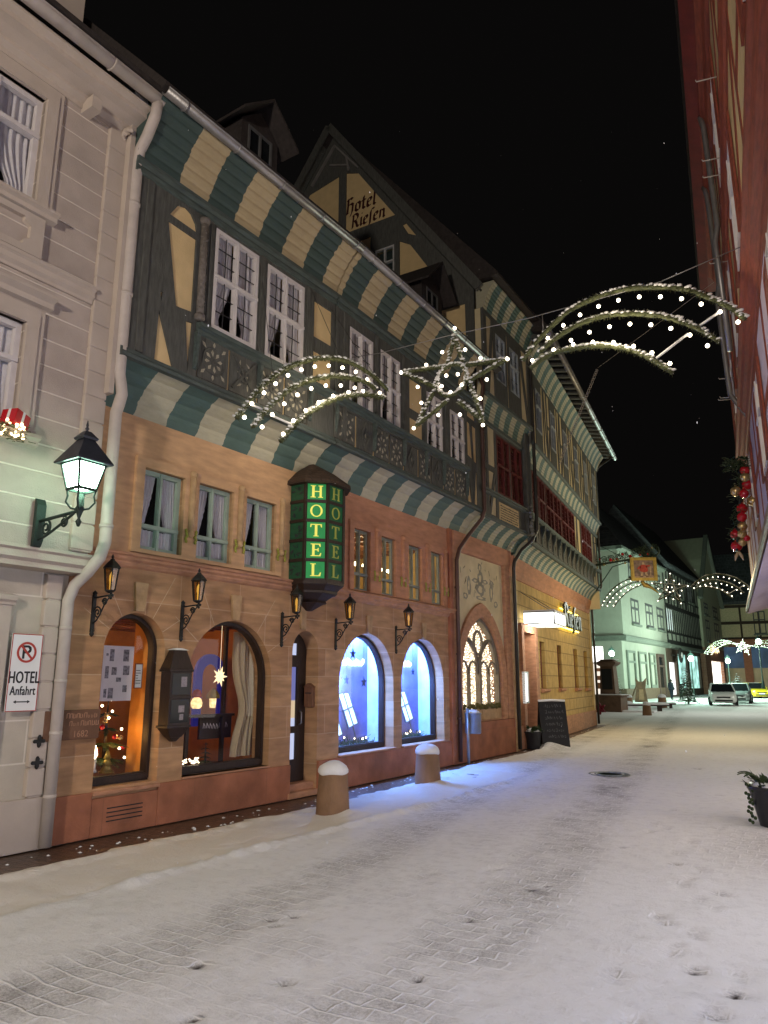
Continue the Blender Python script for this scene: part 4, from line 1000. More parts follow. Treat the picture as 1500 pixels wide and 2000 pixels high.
for M, lb in ((F1 @ Loc(1.61,0,2.18), 'small amber lamp above the dark menu case'), (F1 @ Loc(3.50,0,2.18), 'small amber lamp beside the entrance, right under the green hotel sign'),
              (F2 @ Loc(.78,0,2.18), 'small amber lamp between the entrance and the first blue window'), (F2 @ Loc(2.70,0,2.18), 'small amber lamp between the two blue windows')):
    dup(AL, M, lb)

# ================================================================== plates, cases, signs
PS = thing('parking_sign', 'white no parking sign reading HOTEL Anfahrt with a double arrow', 'sign', F1 @ Loc(-.445,-.02,1.735))
M = F1 @ Loc(-.445,-.02,1.735) @ Matrix.Rotation(R(0), 4, 'Y')
mb = MB(); mb.box(-.165,.165,-.055,-.04,-.385,.385); mb.box(-.1,.1,-.04,.03,.2,.24); mb.box(-.1,.1,-.04,.03,-.24,-.2); mb.build('plate', MT['white_sign'], PS, M, bevel=.003)
mb = MB(); mb.slab(rect(-.164,.164,-.384,.384), [rect(-.156,.156,-.376,.376)], -.0565, -.05)
cz = .20; rO = [(.105*math.cos(2*PI*i/40), cz+.105*math.sin(2*PI*i/40)) for i in range(40)]; rI = [(.082*math.cos(2*PI*i/40), cz+.082*math.sin(2*PI*i/40)) for i in range(40)]
mb.slab(rO, [rI], -.0585, -.05); mb.bar((-.062,-.0575,cz+.066),(.062,-.0575,cz-.066),.004,.022)
mb.build('red_symbol', MT['red'], PS, M)
mb = MB()
mb.slab([(-.045,cz-.065),(-.02,cz-.065),(-.02,cz-.012),(.02,cz-.012),(.045,cz+.005),(.052,cz+.03),(.045,cz+.055),(.02,cz+.07),(-.045,cz+.07)], [[(-.02,cz+.01),(.012,cz+.01),(.026,cz+.03),(.012,cz+.048),(-.02,cz+.048)]], -.0562, -.05)
put_text(mb, 'HOTEL', .165, 0, -.055, -.0562, 0, .62, 1.05, .004); put_text(mb, 'Anfahrt', .125, 0, -.185, -.0562, 0, .66, 1.06, .003)
mb.slab([(-.09,-.29),(-.06,-.273),(-.06,-.284),(.06,-.284),(.06,-.273),(.09,-.29),(.06,-.307),(.06,-.296),(-.06,-.296),(-.06,-.307)], [], -.0562, -.05)
mb.build('black_lettering', MT['black'], PS, M)

GB = thing('gift_box', 'shiny red gift box with white ribbon on the window sill', 'gift box', F1 @ Loc(-1.02,-.40,4.12))
M = F1 @ Loc(-1.03,-.40,4.13, .35) @ Matrix.Rotation(R(12), 4, 'Y')
mb = MB(); mb.box(-.10,.10,-.09,.09,0,.15); mb.build('box', MT['red_shiny'], GB, M, bevel=.006)
mb = MB(); mb.box(-.015,.015,-.092,.092,-.001,.152); mb.box(-.102,.102,-.015,.015,-.001,.152); mb.build('ribbon', MT['white_sign'], GB, M)
GT2 = thing('sill_lights', 'bundle of fir and glowing gold lights below the red gift box', 'decoration', F1 @ Loc(-1.15,-.42,4.0))
M = F1 @ Loc(-1.12,-.42,4.0); rg = random.Random(4)
mb = MB()
for k in range(160):
    a = rg.uniform(0,6.3); p = Vector((rg.uniform(-.22,.2),rg.uniform(-.09,.09),rg.uniform(-.02,.13))); d = Vector((math.cos(a),math.sin(a),rg.uniform(-.4,.6)))*.07
    mb.bar(p, p+d, .006)
mb.build('fir_sprig', MT['fir_lit'], GT2, M)
mb = MB()
for k in range(26): mb.ball((rg.uniform(-.2,.2),rg.uniform(-.12,.02),rg.uniform(0,.16)), rg.uniform(.010,.020), 6)
mb.build('small_lamp', emit('gold_lamp', (1.,.75,.4), 6.), GT2, M)

DC = thing('menu_case', 'dark wooden house-shaped menu case on the pier between the arched windows', 'display case', F1 @ Loc(1.525,0,1.0))
M = F1 @ Loc(1.50,0,0)
mb = MB(); c = (0,-.10)
mb.frustum(c,.165,.09,1.12,.165,.09,1.78); mb.frustum(c,.185,.105,1.76,.185,.105,1.79); mb.frustum(c,.18,.10,1.79,.10,.05,2.02); mb.frustum(c,.185,.105,1.10,.185,.105,1.13)
mb.frustum(c,.09,.05,.99,.17,.10,1.10); mb.frustum(c,.03,.03,.94,.08,.05,.99); mb.box(-.165,.165,-.20,-.18,1.44,1.475)
mb.build('case', MT['wood_dark'], DC, M, bevel=.006)
mb = MB()
for a, b in ((1.16,1.43),(1.49,1.74)): mb.box(-.135,.135,-.1935,-.188,a,b)
mb.build('case_pane', MT['glass_dark'], DC, M)
mb = MB(); mb.box(.0,.09,-.1945,-.19,1.58,1.70); mb.box(-.02,.07,-.1945,-.19,1.28,1.36); mb.box(0.,.06,-.1945,-.19,1.19,1.26); mb.build('notice', mat('notice_paper', (.30,.26,.28), .7, .3, 60.), DC, M)
mb = MB(); mb.frustum((0,-.1),.125,.065,2.02,.05,.03,2.045); mb.build('snow_cap', MT['snow'], DC, M)

# ------------------------------------------------------------------ green HOTEL bay sign
HS = thing('hotel_sign', 'dark bay-shaped sign with lit green panels spelling HOTEL downwards', 'sign', F1 @ Loc(4.06,0,2.72))
oc = [(3.62,.02),(3.62,-.30),(3.86,-.54),(4.26,-.54),(4.50,-.30),(4.50,.12)]
def octa(k, cx=4.06, cy=-.02): return [(cx+(x-cx)*k, cy+(y-cy)*k) for x, y in oc]
def loft(mb, rings, m=0):
    n = len(oc); k = len(mb.v); vs = []; fs = []
    for P, z in rings: vs += [(x,y,z) for x, y in P]
    for i in range(len(rings)-1):
        for j in range(n-1): fs.append((i*n+j, i*n+j+1, (i+1)*n+j+1, (i+1)*n+j))
    fs.append(tuple(range(n-1,-1,-1))); fs.append(tuple((len(rings)-1)*n+j for j in range(n)))
    mb.add(vs, fs, m)
mb = MB(); loft(mb, [(octa(.97),3.10),(octa(.97),4.66)]); mb.build('core', MT['wood_dark'], HS, F1)
mb = MB()
for a, b, z0, z1 in ((1.04,1.04,3.06,3.12),(1.0,.86,3.06,2.98),(.86,.86,2.98,2.94),(.80,.52,2.94,2.84),(.52,.56,2.84,2.81),(.5,.14,2.81,2.70)):
    if z0 > z1: a, b, z0, z1 = b, a, z1, z0
    loft(mb, [(octa(a),z0),(octa(b),z1)])
for x, y in oc[1:5]: mb.bar((x,y,3.1),(x,y,4.66),.045)
for i in range(6):
    z = 3.12+.302*i
    for (x0,y0),(x1,y1) in zip(oc, oc[1:]): mb.bar((x0,y0,z),(x1,y1,z),.03,.05)
mb.build('sign_frame', MT['wood_dark'], HS, F1, bevel=.004)
mb = MB(); rings = [(octa(1.22),4.60),(octa(1.20),4.66),(octa(.72),4.86),(octa(.10),5.06)]; loft(mb, rings)
mb.build('sign_roof', courses(mat('brown_shingles', (.05,.028,.018), .8, .3, 20., .5, 30.), .10, .06, .8, (.02,.012,.008), (.6,.6,.6), .8, .008), HS, F1)
mb = MB(); loft(mb, [(octa(1.1),4.28),(octa(1.22),4.62)])
mb.build('hood', MT['wood_dark'], HS, F1) if False else None
SER = {'H': [[(.0,0),(.42,0),(.42,.06),(.32,.06),(.32,.47),(.72,.47),(.72,.06),(.62,.06),(.62,0),(1.,0),(1.,.06),(.9,.06),(.9,.94),(1.,.94),(1.,1.),(.62,1.),(.62,.94),(.72,.94),(.72,.54),(.32,.54),(.32,.94),(.42,.94),(.42,1.),(.0,1.),(.0,.94),(.12,.94),(.12,.06),(.0,.06)]],
 'T': [[(.3,0),(.7,0),(.7,.06),(.6,.06),(.6,.93),(.84,.93),(.9,.74),(.97,.74),(.95,1.),(.05,1.),(.03,.74),(.1,.74),(.16,.93),(.4,.93),(.4,.06),(.3,.06)]],
 'E': [[(.1,0),(.9,0),(.95,.26),(.88,.26),(.78,.07),(.42,.07),(.42,.48),(.62,.48),(.68,.36),(.74,.36),(.74,.66),(.68,.66),(.62,.55),(.42,.55),(.42,.93),(.74,.93),(.82,.76),(.9,.76),(.87,1.),(.1,1.),(.1,.94),(.22,.94),(.22,.06),(.1,.06)]],
 'L': [[(.1,0),(.9,0),(.96,.3),(.88,.3),(.76,.07),(.42,.07),(.42,.94),(.54,.94),(.54,1.),(.1,1.),(.1,.94),(.22,.94),(.22,.06),(.1,.06)]]}
ell = lambda a, b, n=28: [(.5+a*math.cos(2*PI*i/n), .5+b*math.sin(2*PI*i/n)) for i in range(n)]
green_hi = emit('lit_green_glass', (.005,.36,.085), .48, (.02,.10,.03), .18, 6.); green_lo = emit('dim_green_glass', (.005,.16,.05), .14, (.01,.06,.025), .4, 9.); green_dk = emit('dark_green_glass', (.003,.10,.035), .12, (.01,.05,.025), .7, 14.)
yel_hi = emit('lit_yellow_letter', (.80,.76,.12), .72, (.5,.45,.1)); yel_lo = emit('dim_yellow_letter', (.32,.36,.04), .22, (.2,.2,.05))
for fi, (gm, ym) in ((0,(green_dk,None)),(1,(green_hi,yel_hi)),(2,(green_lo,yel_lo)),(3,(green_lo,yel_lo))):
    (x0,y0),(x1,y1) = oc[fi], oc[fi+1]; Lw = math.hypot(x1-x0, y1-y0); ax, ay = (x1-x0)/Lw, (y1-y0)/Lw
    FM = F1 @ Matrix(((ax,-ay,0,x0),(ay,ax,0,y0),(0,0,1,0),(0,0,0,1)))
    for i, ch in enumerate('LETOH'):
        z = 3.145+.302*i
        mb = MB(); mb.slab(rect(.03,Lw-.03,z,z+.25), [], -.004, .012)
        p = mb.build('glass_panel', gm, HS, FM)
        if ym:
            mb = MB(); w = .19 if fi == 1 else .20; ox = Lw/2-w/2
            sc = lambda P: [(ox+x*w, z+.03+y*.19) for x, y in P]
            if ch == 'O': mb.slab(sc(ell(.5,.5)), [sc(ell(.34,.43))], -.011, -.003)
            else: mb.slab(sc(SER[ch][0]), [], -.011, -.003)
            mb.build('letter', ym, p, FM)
        else:
            mb = MB(); rg = random.Random(i)
            for k in range(7):
                a = rg.uniform(0,6.3); mb.bar((Lw/2+.05*math.cos(a),-.006,z+.12+.05*math.sin(a)),(Lw/2+.11*math.cos(a+.5),-.006,z+.12+.1*math.sin(a+.5)),.006,.02)
            mb.build('leaf_lead', MT['lead'], p, FM)

# ------------------------------------------------------------------ things behind the shop windows
def fir_tree(name, M, h, r, label, cat, group=None, n=900, seed=1, m=None, snowy=0., lights=0, trunk=True, lm=None):
    T_ = thing(name, label, cat, M, group); rg = random.Random(seed)
    if trunk:
        mb = MB(); mb.tube([(0,0,0),(0,0,h*.5),(0,0,h*.97)], [r*.06+.012, r*.04+.008, .004], 7); mb.build('trunk', MT['wood_dark'], T_, M)
    mb = MB(); sn = MB(); tiers = max(5, int(h*5.5))
    for t in range(tiers):
        f = (t+.5)/tiers; z = h*(.08+.92*f); rr = r*(1-f)**.85+.02; nb = max(4, int(11*(1-f)+3))
        for b in range(nb):
            a = 2*PI*(b+rg.random()*.7)/nb+t*.6; L_ = rr*rg.uniform(.72,1.12); dz = -L_*rg.uniform(.15,.42)
            d = Vector((math.cos(a),math.sin(a),0)); side = Vector((-d.y,d.x,0))
            k = max(4, int(n/(tiers*nb)))
            for q in range(k):
                u = (q+.5)/k; p = d*L_*u+Vector((0,0,z+dz*u**1.4)); w = L_*.26*(1-u*.75)+.012
                for s in (-1, 1):
                    e = p+side*s*w*rg.uniform(.7,1.2)+d*w*.8+Vector((0,0,rg.uniform(-.35,.15)*w))
                    c = Vector((0,0,w*.16)); tw = d*w*.22
                    mb.add([p-tw*.5,p+tw,e,p+c], [(0,1,2),(0,2,3),(1,3,2)])
                if snowy and rg.random() < snowy:
                    w2 = w*.8; up = Vector((0,0,.014))
                    sn.add([p-side*w2+up,p+d*w2+up,p+side*w2+up,p-d*w2*.5+up,p+up*2.6], [(0,1,4),(1,2,4),(2,3,4),(3,0,4)])
    mb.build('crown', m or MT['fir'], T_, M)
    if sn.v: sn.build('snow', MT['snow'], T_, M)
    if lights:
        for k in range(lights):
            f = (k+.6)/lights; a = k*2.4; z = h*(.12+.8*f); rr = r*(1-f)**.85*.95+.02
            b = MB(); b.ball((rr*math.cos(a),rr*math.sin(a),z), .016 if h < 1.5 else .03, 8); b.build('light', lm, T_, M)
    return T_
warm_bulb = emit('warm_bulb', (1.,.80,.52), 9.)
XT = fir_tree('christmas_tree', F1 @ Loc(1.04,.56,.58), .95, .30, 'decorated Christmas tree with lit candles in the narrow arched window', 'tree', None, 1500, 3, None, 0, 11, True, warm_bulb)
rg = random.Random(8)
for k in range(9):
    a = rg.uniform(3.4,6.2); f = rg.uniform(.1,.8); rr = .30*(1-f)**.85
    mb = MB(); mb.ball((rr*math.cos(a),rr*math.sin(a),.95*(.12+.8*f)-.03), .032, 10); mb.build('bauble', MT['red_shiny'] if k % 2 else MT['gold_shiny'], XT, F1 @ Loc(1.04,.56,.58))
PO = MB(); PO.box(.72,1.15,.288,.291,1.42,2.06); o = PO.build('poster_sheet', mat('poster_paper', (.66,.60,.62), .8, .06), None, F1); tag(o, 'large white poster of small pictures hung inside the narrow arched window', 'poster')
mb = MB(); rp = random.Random(2)
for x, z, w, h in ((.76,1.94,.03,.03),(.81,1.88,.06,.14),(1.00,1.88,.08,.14),(.76,1.68,.05,.14),(.85,1.72,.07,.09),(1.01,1.72,.09,.11),(.76,1.46,.04,.10),(.82,1.45,.07,.12),(1.02,1.52,.06,.08),(.92,1.64,.07,.05)): mb.box(x,x+w,.2862,.2875,z,z+h)
mb.build('picture', mat('small_pictures', (.22,.20,.22), .8, .7, 40.), o, F1)
FC = thing('framed_notice', 'framed white notice hanging by the right jamb of the narrow arched window', 'notice', F1 @ Loc(1.08,.26,1.66))
mb = MB(); mb.slab(rect(1.17,1.285,1.56,1.86), [rect(1.18,1.277,1.572,1.848)], .268, .282); mb.build('frame', MT['wood_red'], FC, F1)
mb = MB(); mb.box(1.18,1.277,.274,.28,1.572,1.848); mb.build('sheet', MT['white_sign'], FC, F1)
mb = MB()
for k in range(6): mb.box(1.19,1.19+rp.uniform(.03,.075),.272,.275,1.62+.03*k,1.628+.03*k)
mb.build('script', MT['black'], FC, F1)
mb = MB()
for k, (rr, z) in enumerate(((.075,0),(.06,.07),(.045,.14))): mb.lathe([(rr,z),(rr*.35,z+.085)], 12, (.97,.40,.62))
mb.lathe([(.02,.2),(.004,.27)], 8, (.97,.40,.62)); mb.lathe([(.09,-.02),(.09,0)], 12, (.97,.40,.62)); o = mb.build('gold_tree', MT['gold'], None, F1); tag(o, 'small gold tree figure at the foot of the Christmas tree', 'ornament')
CD = thing('candle', 'lit white candle at the left foot of the narrow arched window', 'candle', F1 @ Loc(.80,.40,.62))
mb = MB(); mb.lathe([(.035,.0),(.03,.03),(.02,.04),(.02,.15)], 10, (.80,.40,.62)); mb.build('candle_body', MT['white_sign'], CD, F1)
mb = MB(); mb.lathe([(.003,.15),(.028,.19),(.022,.24),(.002,.30)], 10, (.80,.40,.62)); mb.build('flame', emit('candle_flame', (1.,.85,.55), 14.), CD, F1)
# wide arched window
cm = MT['curtain_beige']; mb = MB()
def cf(u, v):
    z = 2.34-(2.34-.62)*v; k = 1-.45*math.exp(-((v-.62)/.22)**2)
    x0 = 2.92+.12*math.exp(-((v-.62)/.2)**2); x = x0+(3.56-x0)*u*(.55+.45*k)+(1-k)*.12
    return (x, .37+.035*math.sin(u*42)+.02*math.sin(u*17+v*3), z)
mb.grid(cf, 90, 40); o = mb.build('drawn_curtain', cm, None, F1); tag(o, 'long beige curtain gathered at the right of the wide arched window', 'curtain')
mb = MB(); c = Vector((2.70,.40,1.71))
for k in range(10):
    a = 2*PI*k/10; L_ = .15 if k % 2 == 0 else .11
    t = c+Vector((math.cos(a),0,math.sin(a)))*L_; n1 = Vector((-math.sin(a),0,math.cos(a)))*.028
    b = c+Vector((math.cos(a),0,math.sin(a)))*.03
    mb.add([b-n1,b+n1,t,b+Vector((0,-.04,0)),b+Vector((0,.04,0))], [(0,2,3),(1,3,2),(0,4,2),(1,2,4)])
mb.ball(tuple(c), .05, 8); mb.bar((2.7,.40,1.8),(2.7,.40,2.5),.004)
o = mb.build('paper_star', emit('lit_paper_star', (1.,.78,.45), 1.3, (.6,.5,.3)), None, F1); tag(o, 'small lit paper star hanging in the wide arched window', 'star')
for nm, x, top, lb in (('gnome_lamp', 2.50, MT['red_shiny'], 'round lit table lamp with a red cap in the wide arched window'), ('house_lamp', 2.80, MT['gold'], 'lit table lamp with a yellow roof in the wide arched window')):
    t = thing(nm, lb, 'lamp', F1 @ Loc(x,.62,1.28))
    mb = MB(); mb.lathe([(.05,0),(.075,.03),(.08,.08),(.06,.13),(.03,.15)] if top is MT['red_shiny'] else [(.04,0),(.045,.05),(.05,.13)], 14, (x,.62,1.28)); mb.build('lamp_body', emit('lamp_glow', (1.,.72,.32), 1.2, (.6,.4,.2), .5, 30.), t, F1)
    mb = MB(); mb.lathe([(.07,.15),(.065,.19),(.05,.24),(.01,.26)] if top is MT['red_shiny'] else [(.10,.13),(.09,.18),(.05,.24),(.005,.27)], 14, (x,.62,1.28)); mb.build('lamp_cap', top, t, F1)
SB = thing('window_shelf', 'dark board with chalk script standing in the wide arched window', 'board', F1 @ Loc(2.8,.7,.5))
mb = MB(); mb.box(2.2,3.2,.58,.72,1.16,1.195); mb.box(2.62,3.22,.66,.70,.86,1.16); mb.box(2.98,3.03,.60,.65,.46,2.5); mb.box(2.3,2.36,.58,.70,.46,1.17); mb.build('board', MT['wood_dark'], SB, F1)
mb = MB(); rg = random.Random(6); x = 2.68
while x < 3.15: nib(mb, [[(0,0),(.1,1.),(.5,.4),(.5,0)]], x, 1.0+rg.uniform(-.01,.01), .07, .6585, .2); x += .06
mb.build('chalk_script', MT['white'], SB, F1)
fir_tree('tiny_fir', F1 @ Loc(2.45,.34,.56), .30, .10, 'tiny green fir figure on the sill of the wide arched window', 'ornament', None, 260, 5)
mb = MB(); rg = random.Random(3)
for k in range(34): mb.ball((2.08+.26*rg.random(), .30+.1*rg.random(), .60+.06*rg.random()), .008, 6)
o = mb.build('fairy_lights', warm_bulb, None, F1); tag(o, 'cluster of tiny lights at the left corner of the wide arched window', 'lights')
mb = MB(); mb.box(2.45,3.45,.30,.46,.47,.56); o = mb.build('red_cloth', mat('red_cloth', (.30,.01,.02), .9), None, F1, bevel=.02); tag(o, 'red cloth folded along the sill of the wide arched window', 'cloth')
mb = MB(); mb.slab(arch(2.98,3.58,1.0,2.05), [arch(3.12,3.46,1.01,1.90)], 1.2, 1.25); o = mb.build('blue_arch', emit('blue_lit_arch', (.05,.06,.9), .10, (.05,.05,.3)), None, F1); tag(o, 'blue lit archway deep inside behind the wide arched window', 'arch')
# blue windows
lit_sheet = emit('lit_white_sheet', (.66,.95,1.), 1.2, (.8,.8,.8))
for F, x, y, z, lb in ((F2,2.02,.46,.88,'tilted lit board of four white sheets in the first blue window'),(F2,1.52,.44,.72,'low lit board cut by the left edge of the first blue window'),(F2,4.02,.46,.88,'tilted lit board of four white sheets in the second blue window')):
    M = F @ Loc(x,y,z,0) @ Matrix.Rotation(R(-14), 4, 'X') @ Matrix.Rotation(R(-12), 4, 'Y')
    t = thing('display_board', lb, 'display board', M)
    mb = MB(); mb.slab(rect(-.17,.17,0,.62), [rect(-.15,-.012,.02,.30),rect(.012,.15,.02,.30),rect(-.15,-.012,.325,.60),rect(.012,.15,.325,.60)], -.01, .02); mb.bar((0,.01,0),(0,.05,-.45),.02); mb.build('board_frame', MT['zinc'], t, M)
    for a, b in ((-.15,.02),(.012,.02),(-.15,.325),(.012,.325)):
        mb = MB(); mb.box(a,a+.138,.002,.01,b,b+.278); mb.build('lit_sheet', lit_sheet, t, M)
def star5(F, x, y, z, r, lb):
    mb = MB(); P = [((r if k % 2 == 0 else r*.42)*math.cos(PI/2+PI*k/5), (r if k % 2 == 0 else r*.42)*math.sin(PI/2+PI*k/5)) for k in range(10)]
    mb.slab([(x+a,z+b) for a, b in P], [], y, y+.015); mb.bar((x,y+.007,z+r),(x,y+.007,2.4),.003)
    o = mb.build('hanging_star', mat('dark_blue_star', (.02,.03,.08), .6), None, F); tag(o, lb, 'star')
star5(F2,1.73,.42,1.67,.085,'smaller dark star hanging left in the first blue window'); star5(F2,2.29,.42,1.63,.10,'larger dark star hanging right in the first blue window'); star5(F2,4.1,.42,1.83,.07,'little dark star hanging in the second blue window'); star5(F2,1.93,.42,2.12,.10,'dark star high at the upper left of the first blue window')
mb = MB(); rs = random.Random(2)
for xa, xb, z in ((1.55,2.45,1.92),(3.45,4.25,1.93)):
    x = xa
    while x < xb: nib(mb, [[(0,0),(.15,1.),(.5,.3),(.55,.9)]], x, z+rs.uniform(-.01,.01), rs.uniform(.07,.12), .56, .45); x += .055
o = mb.build('script_light', emit('white_script_light', (.8,.95,1.), 3.), None, F2); tag(o, 'glowing white script on the back wall of the blue windows', 'light sign')
for F, x0, x1, sd, lb in ((F2,1.3,2.5,1,'low fir greenery with small lights in the first blue window'),(F2,3.3,4.4,2,'low fir greenery in the second blue window')):
    rg = random.Random(sd); t = thing('window_greenery', lb, 'greenery', F @ Loc((x0+x1)/2,.5,.6))
    mb = MB()
    for k in range(420):
        p = Vector((rg.uniform(x0,x1),rg.uniform(.33,.56),.52+abs(rg.gauss(0,.06)))); d = Vector((rg.uniform(-1,1),rg.uniform(-1,.4),rg.uniform(-.1,.9))).normalized()*rg.uniform(.05,.11); mb.bar(p, p+d, .010, .006)
    mb.build('sprigs', MT['fir'], t, F)
    mb = MB()
    for k in range(8): mb.ball((rg.uniform(x0,x1),rg.uniform(.34,.5),.62+rg.random()*.1), .014, 6)
    mb.build('small_lamp', warm_bulb, t, F)
MBX = thing('letter_box', 'brown wooden letter box on the right jamb of the entrance', 'letter box', F2 @ Loc(.30,.3,1.4))
mb = MB(); mb.box(.26,.334,.05,.21,1.26,1.56); mb.prof_x([(.03,1.555),(.13,1.62),(.23,1.555)], .24, .334); mb.build('box', MT['wood_mid'], MBX, F2, bevel=.006)
mb = MB(); mb.box(.255,.262,.07,.19,1.46,1.475); mb.build('slot', MT['black'], MBX, F2)
for k in range(4):    # lamps in the upper rooms
    t = thing('ceiling_lamp', ('brightest warm ceiling lamp behind the first pane beside the hotel sign','warm lamp seen through the second small pane right of the hotel sign','warm lamp seen through the third small pane right of the hotel sign','warm lamp seen through the last small pane before the pier')[k], 'lamp', F2 @ Loc(1.5+.95*k,1.1,4.0), 'lamps in the lit upper room')
    mb = MB(); mb.tube([(1.4+.95*k-.3,1.1,3.92),(1.4+.95*k,1.1,3.88),(1.4+.95*k+.3,1.1,3.80)], .018, 6); mb.build('lamp_arm', MT['gold'], t, F2)
    mb = MB()
    for s in (-.3,0,.3): mb.ball((1.4+.95*k+s,1.1,3.93-.06*(s > 0)), .045, 10)
    mb.build('bulb', emit('warm_ceiling_bulb', (1.,.8,.45), 9.), t, F2)

# ------------------------------------------------------------------ ochre front: canopy, letters, case, board, pot
CN = thing('lit_canopy', 'white glowing box canopy over the ochre house door', 'canopy', F3 @ Loc(1.6,-.4,3.3))
x0, x1, y0 = .98, 2.45, -.92
mb = MB()
for z in (3.08,3.38):
    mb.box(x0,x1,y0,y0+.05,z,z+.03); mb.box(x0,x0+.05,y0,-.11,z,z+.03); mb.box(x1-.05,x1,y0,-.11,z,z+.03)
for x, y in ((x0,y0),(x1-.03,y0)): mb.box(x,x+.03,y,y+.03,3.08,3.41)
mb.box(x0,x1,y0,-.1,3.38,3.40)
for x in (x0+.1,x1-.1): mb.tube([(x,y0+.1,3.41),(x,-.02,3.95)], .012, 6)
mb.build('canopy_frame', MT['zinc'], CN, F3)
mb = MB(); mb.box(x0+.02,x1-.02,y0+.02,-.11,3.105,3.38); mb.build('lit_panel', emit('canopy_light', (.92,1.,.98), 2.6, (.8,.8,.8)), CN, F3)
mb = MB(); mb.box(x0-.01,x1+.01,y0-.01,-.1,3.412,3.445); mb.build('snow_cap', MT['snow'], CN, F3, bevel=.015)
RS = thing('house_lettering', 'dark blackletter name with yellow glow behind on the ochre front', 'sign', F3 @ Loc(7.7,-.1,3.6))
mb = MB(); mb.T = Matrix.Translation((7.75,0,0)) @ Matrix.Scale(1.55, 4, (1,0,0)); black_word(mb, 'Riesen', 0, 3.42, .44, -.17, 0, .07, .30, .05); mb.T = None; mb.build('letters', mat('dark_green_letters', (.012,.02,.015), .4), RS, F3)
mb = MB(); mb.box(6.0,9.1,-.08,-.05,3.33,3.37); mb.box(6.0,9.1,-.08,-.05,3.93,3.96); mb.build('light_strip', emit('yellow_back_light', (1.,.80,.10), 7.), RS, F3)
MC = thing('lit_menu_case', 'narrow glowing menu case beside the ochre house door', 'display case', F3 @ Loc(.75,-.2,1.5))
mb = MB(); mb.slab(rect(.62,1.0,1.10,1.88), [rect(.66,.96,1.14,1.84)], -.17, -.10); mb.build('case', MT['zinc'], MC, F3); mb = MB(); mb.box(.62,.66,-.17,-.1,1.1,1.88); mb.box(.655,.965,-.15,-.11,1.13,1.85); mb.build('lit_sheet', emit('case_light', (1.,.97,.9), 1.4), MC, F3)
# A-board
AB = thing('chalk_board', 'black standing chalk board covered with chalk writing and snow on top', 'board', Loc(4.30,19.55,0,R(10)))
M = Loc(4.30,19.55,0,R(10))
mb = MB()
for s in (-1, 1):
    T_ = Matrix.Translation((0,s*.20,0)) @ Matrix.Rotation(R(10)*s, 4, 'X'); mb.T = T_
    mb.slab(rect(-.36,.36,.0,1.16), [rect(-.27,.27,-.001,.10)] if False else [], -.02, .02)
    mb.T = None
mb.build('board', MT['black'], AB, M, bevel=.008)
mb = MB(); rg = random.Random(12); mb.T = Matrix.Translation((0,-.20,0)) @ Matrix.Rotation(R(-10), 4, 'X')
for r_ in range(6):
    x = -.27+rg.uniform(0,.08); z = 1.0-.15*r_
    while x < .24:
        h = rg.uniform(.05,.09); nib(mb, [rg.choice(([(0,0),(.2,1.),(.6,.2),(.9,.9)],[(0,.8),(.5,1.),(.5,0),(.1,.2)],[(0,.1),(.6,1.),(.8,.1)]))], x, z, h, -.0215, .18); x += h*.95
mb.T = None; mb.build('chalk_script', mat('grey_chalk', (.13,.13,.14), .9), AB, M)
mb = MB(); mb.tube([(-.36,0,1.15),(0,0,1.165),(.36,0,1.15)], .03, 8); mb.build('snow_cap', MT['snow'], AB, M)
def pot(name, M, r0, r1, h, label, seed, big=False):
    t = thing(name, label, 'plant pot', M)
    mb = MB(); mb.lathe([(r0*.98,0),(r0,.02),(r1*.97,h*.9),(r1*1.04,h*.92),(r1*1.04,h),(r1*.94,h),(r1*.9,h-.05)], 24); mb.build('pot', mat('dark_glazed_pot', (.022,.022,.028), .3, .2, 8.), t, M)
    rg = random.Random(seed); mb = MB()
    for k in range(220):
        a = rg.uniform(0,6.3); p = Vector((rg.uniform(0,r1)*math.cos(a),rg.uniform(0,r1)*math.sin(a),h+rg.uniform(-.02,.05))); d = Vector((math.cos(a),math.sin(a),rg.uniform(-.3,1.4))).normalized()*rg.uniform(.06,.16)
        s = Vector((-d.y,d.x,.02))*.25
        mb.add([p,p+d*.5+s,p+d,p+d*.5-s], [(0,1,2),(0,2,3)])
    if big:
        for b in range(7):
            a = 2.2+b*.55; L_ = rg.uniform(.14,.30)
            for q in range(16):
                u = q/16; p = Vector((r1*.5*math.cos(a)+L_*u*math.cos(a),r1*.5*math.sin(a)+L_*u*math.sin(a),h+.05+.25*u-.2*u*u))
                for s in (-1, 1): mb.bar(p, p+Vector((math.cos(a+s*.9),math.sin(a+s*.9),.1))*.07*(1.1-u), .012, .008)
        for b in range(2):
            a = PI*.85+b*.5; p = Vector((r1*math.cos(a),r1*math.sin(a),h))
            for q in range(9): mb.ball(tuple(p+Vector((.02*math.sin(q*2),.02*math.cos(q*3),-.05*q))), .022, 6)
    mb.build('foliage', MT['fir'], t, M)
    mb = MB(); mb.lathe([(r1*.9,h-.02),(r1*.75,h+.03),(r1*.35,h+.07),(.01,h+.08)], 16); mb.build('snow', MT['snow'], t, M)
    if big:
        mb = MB()
        for k in range(14): a = -1.9+k*.13; mb.ball((r1*.93*math.cos(a),r1*.93*math.sin(a),h*.5+.05*math.sin(k*2.2)), .03, 6)
        mb.build('flower', mat('yellow_green_flower', (.25,.22,.06), .7), t, M)
    return t
pot('plant_pot', Loc(3.72,19.25), .17, .22, .42, 'dark round pot with sprigs beside the chalk board', 2)
pot('plant_pot', Loc(4.56,9.15), .18, .27, .45, 'large dark pot with snowy trailing plants, standing alone on the open street snow', 5, True)
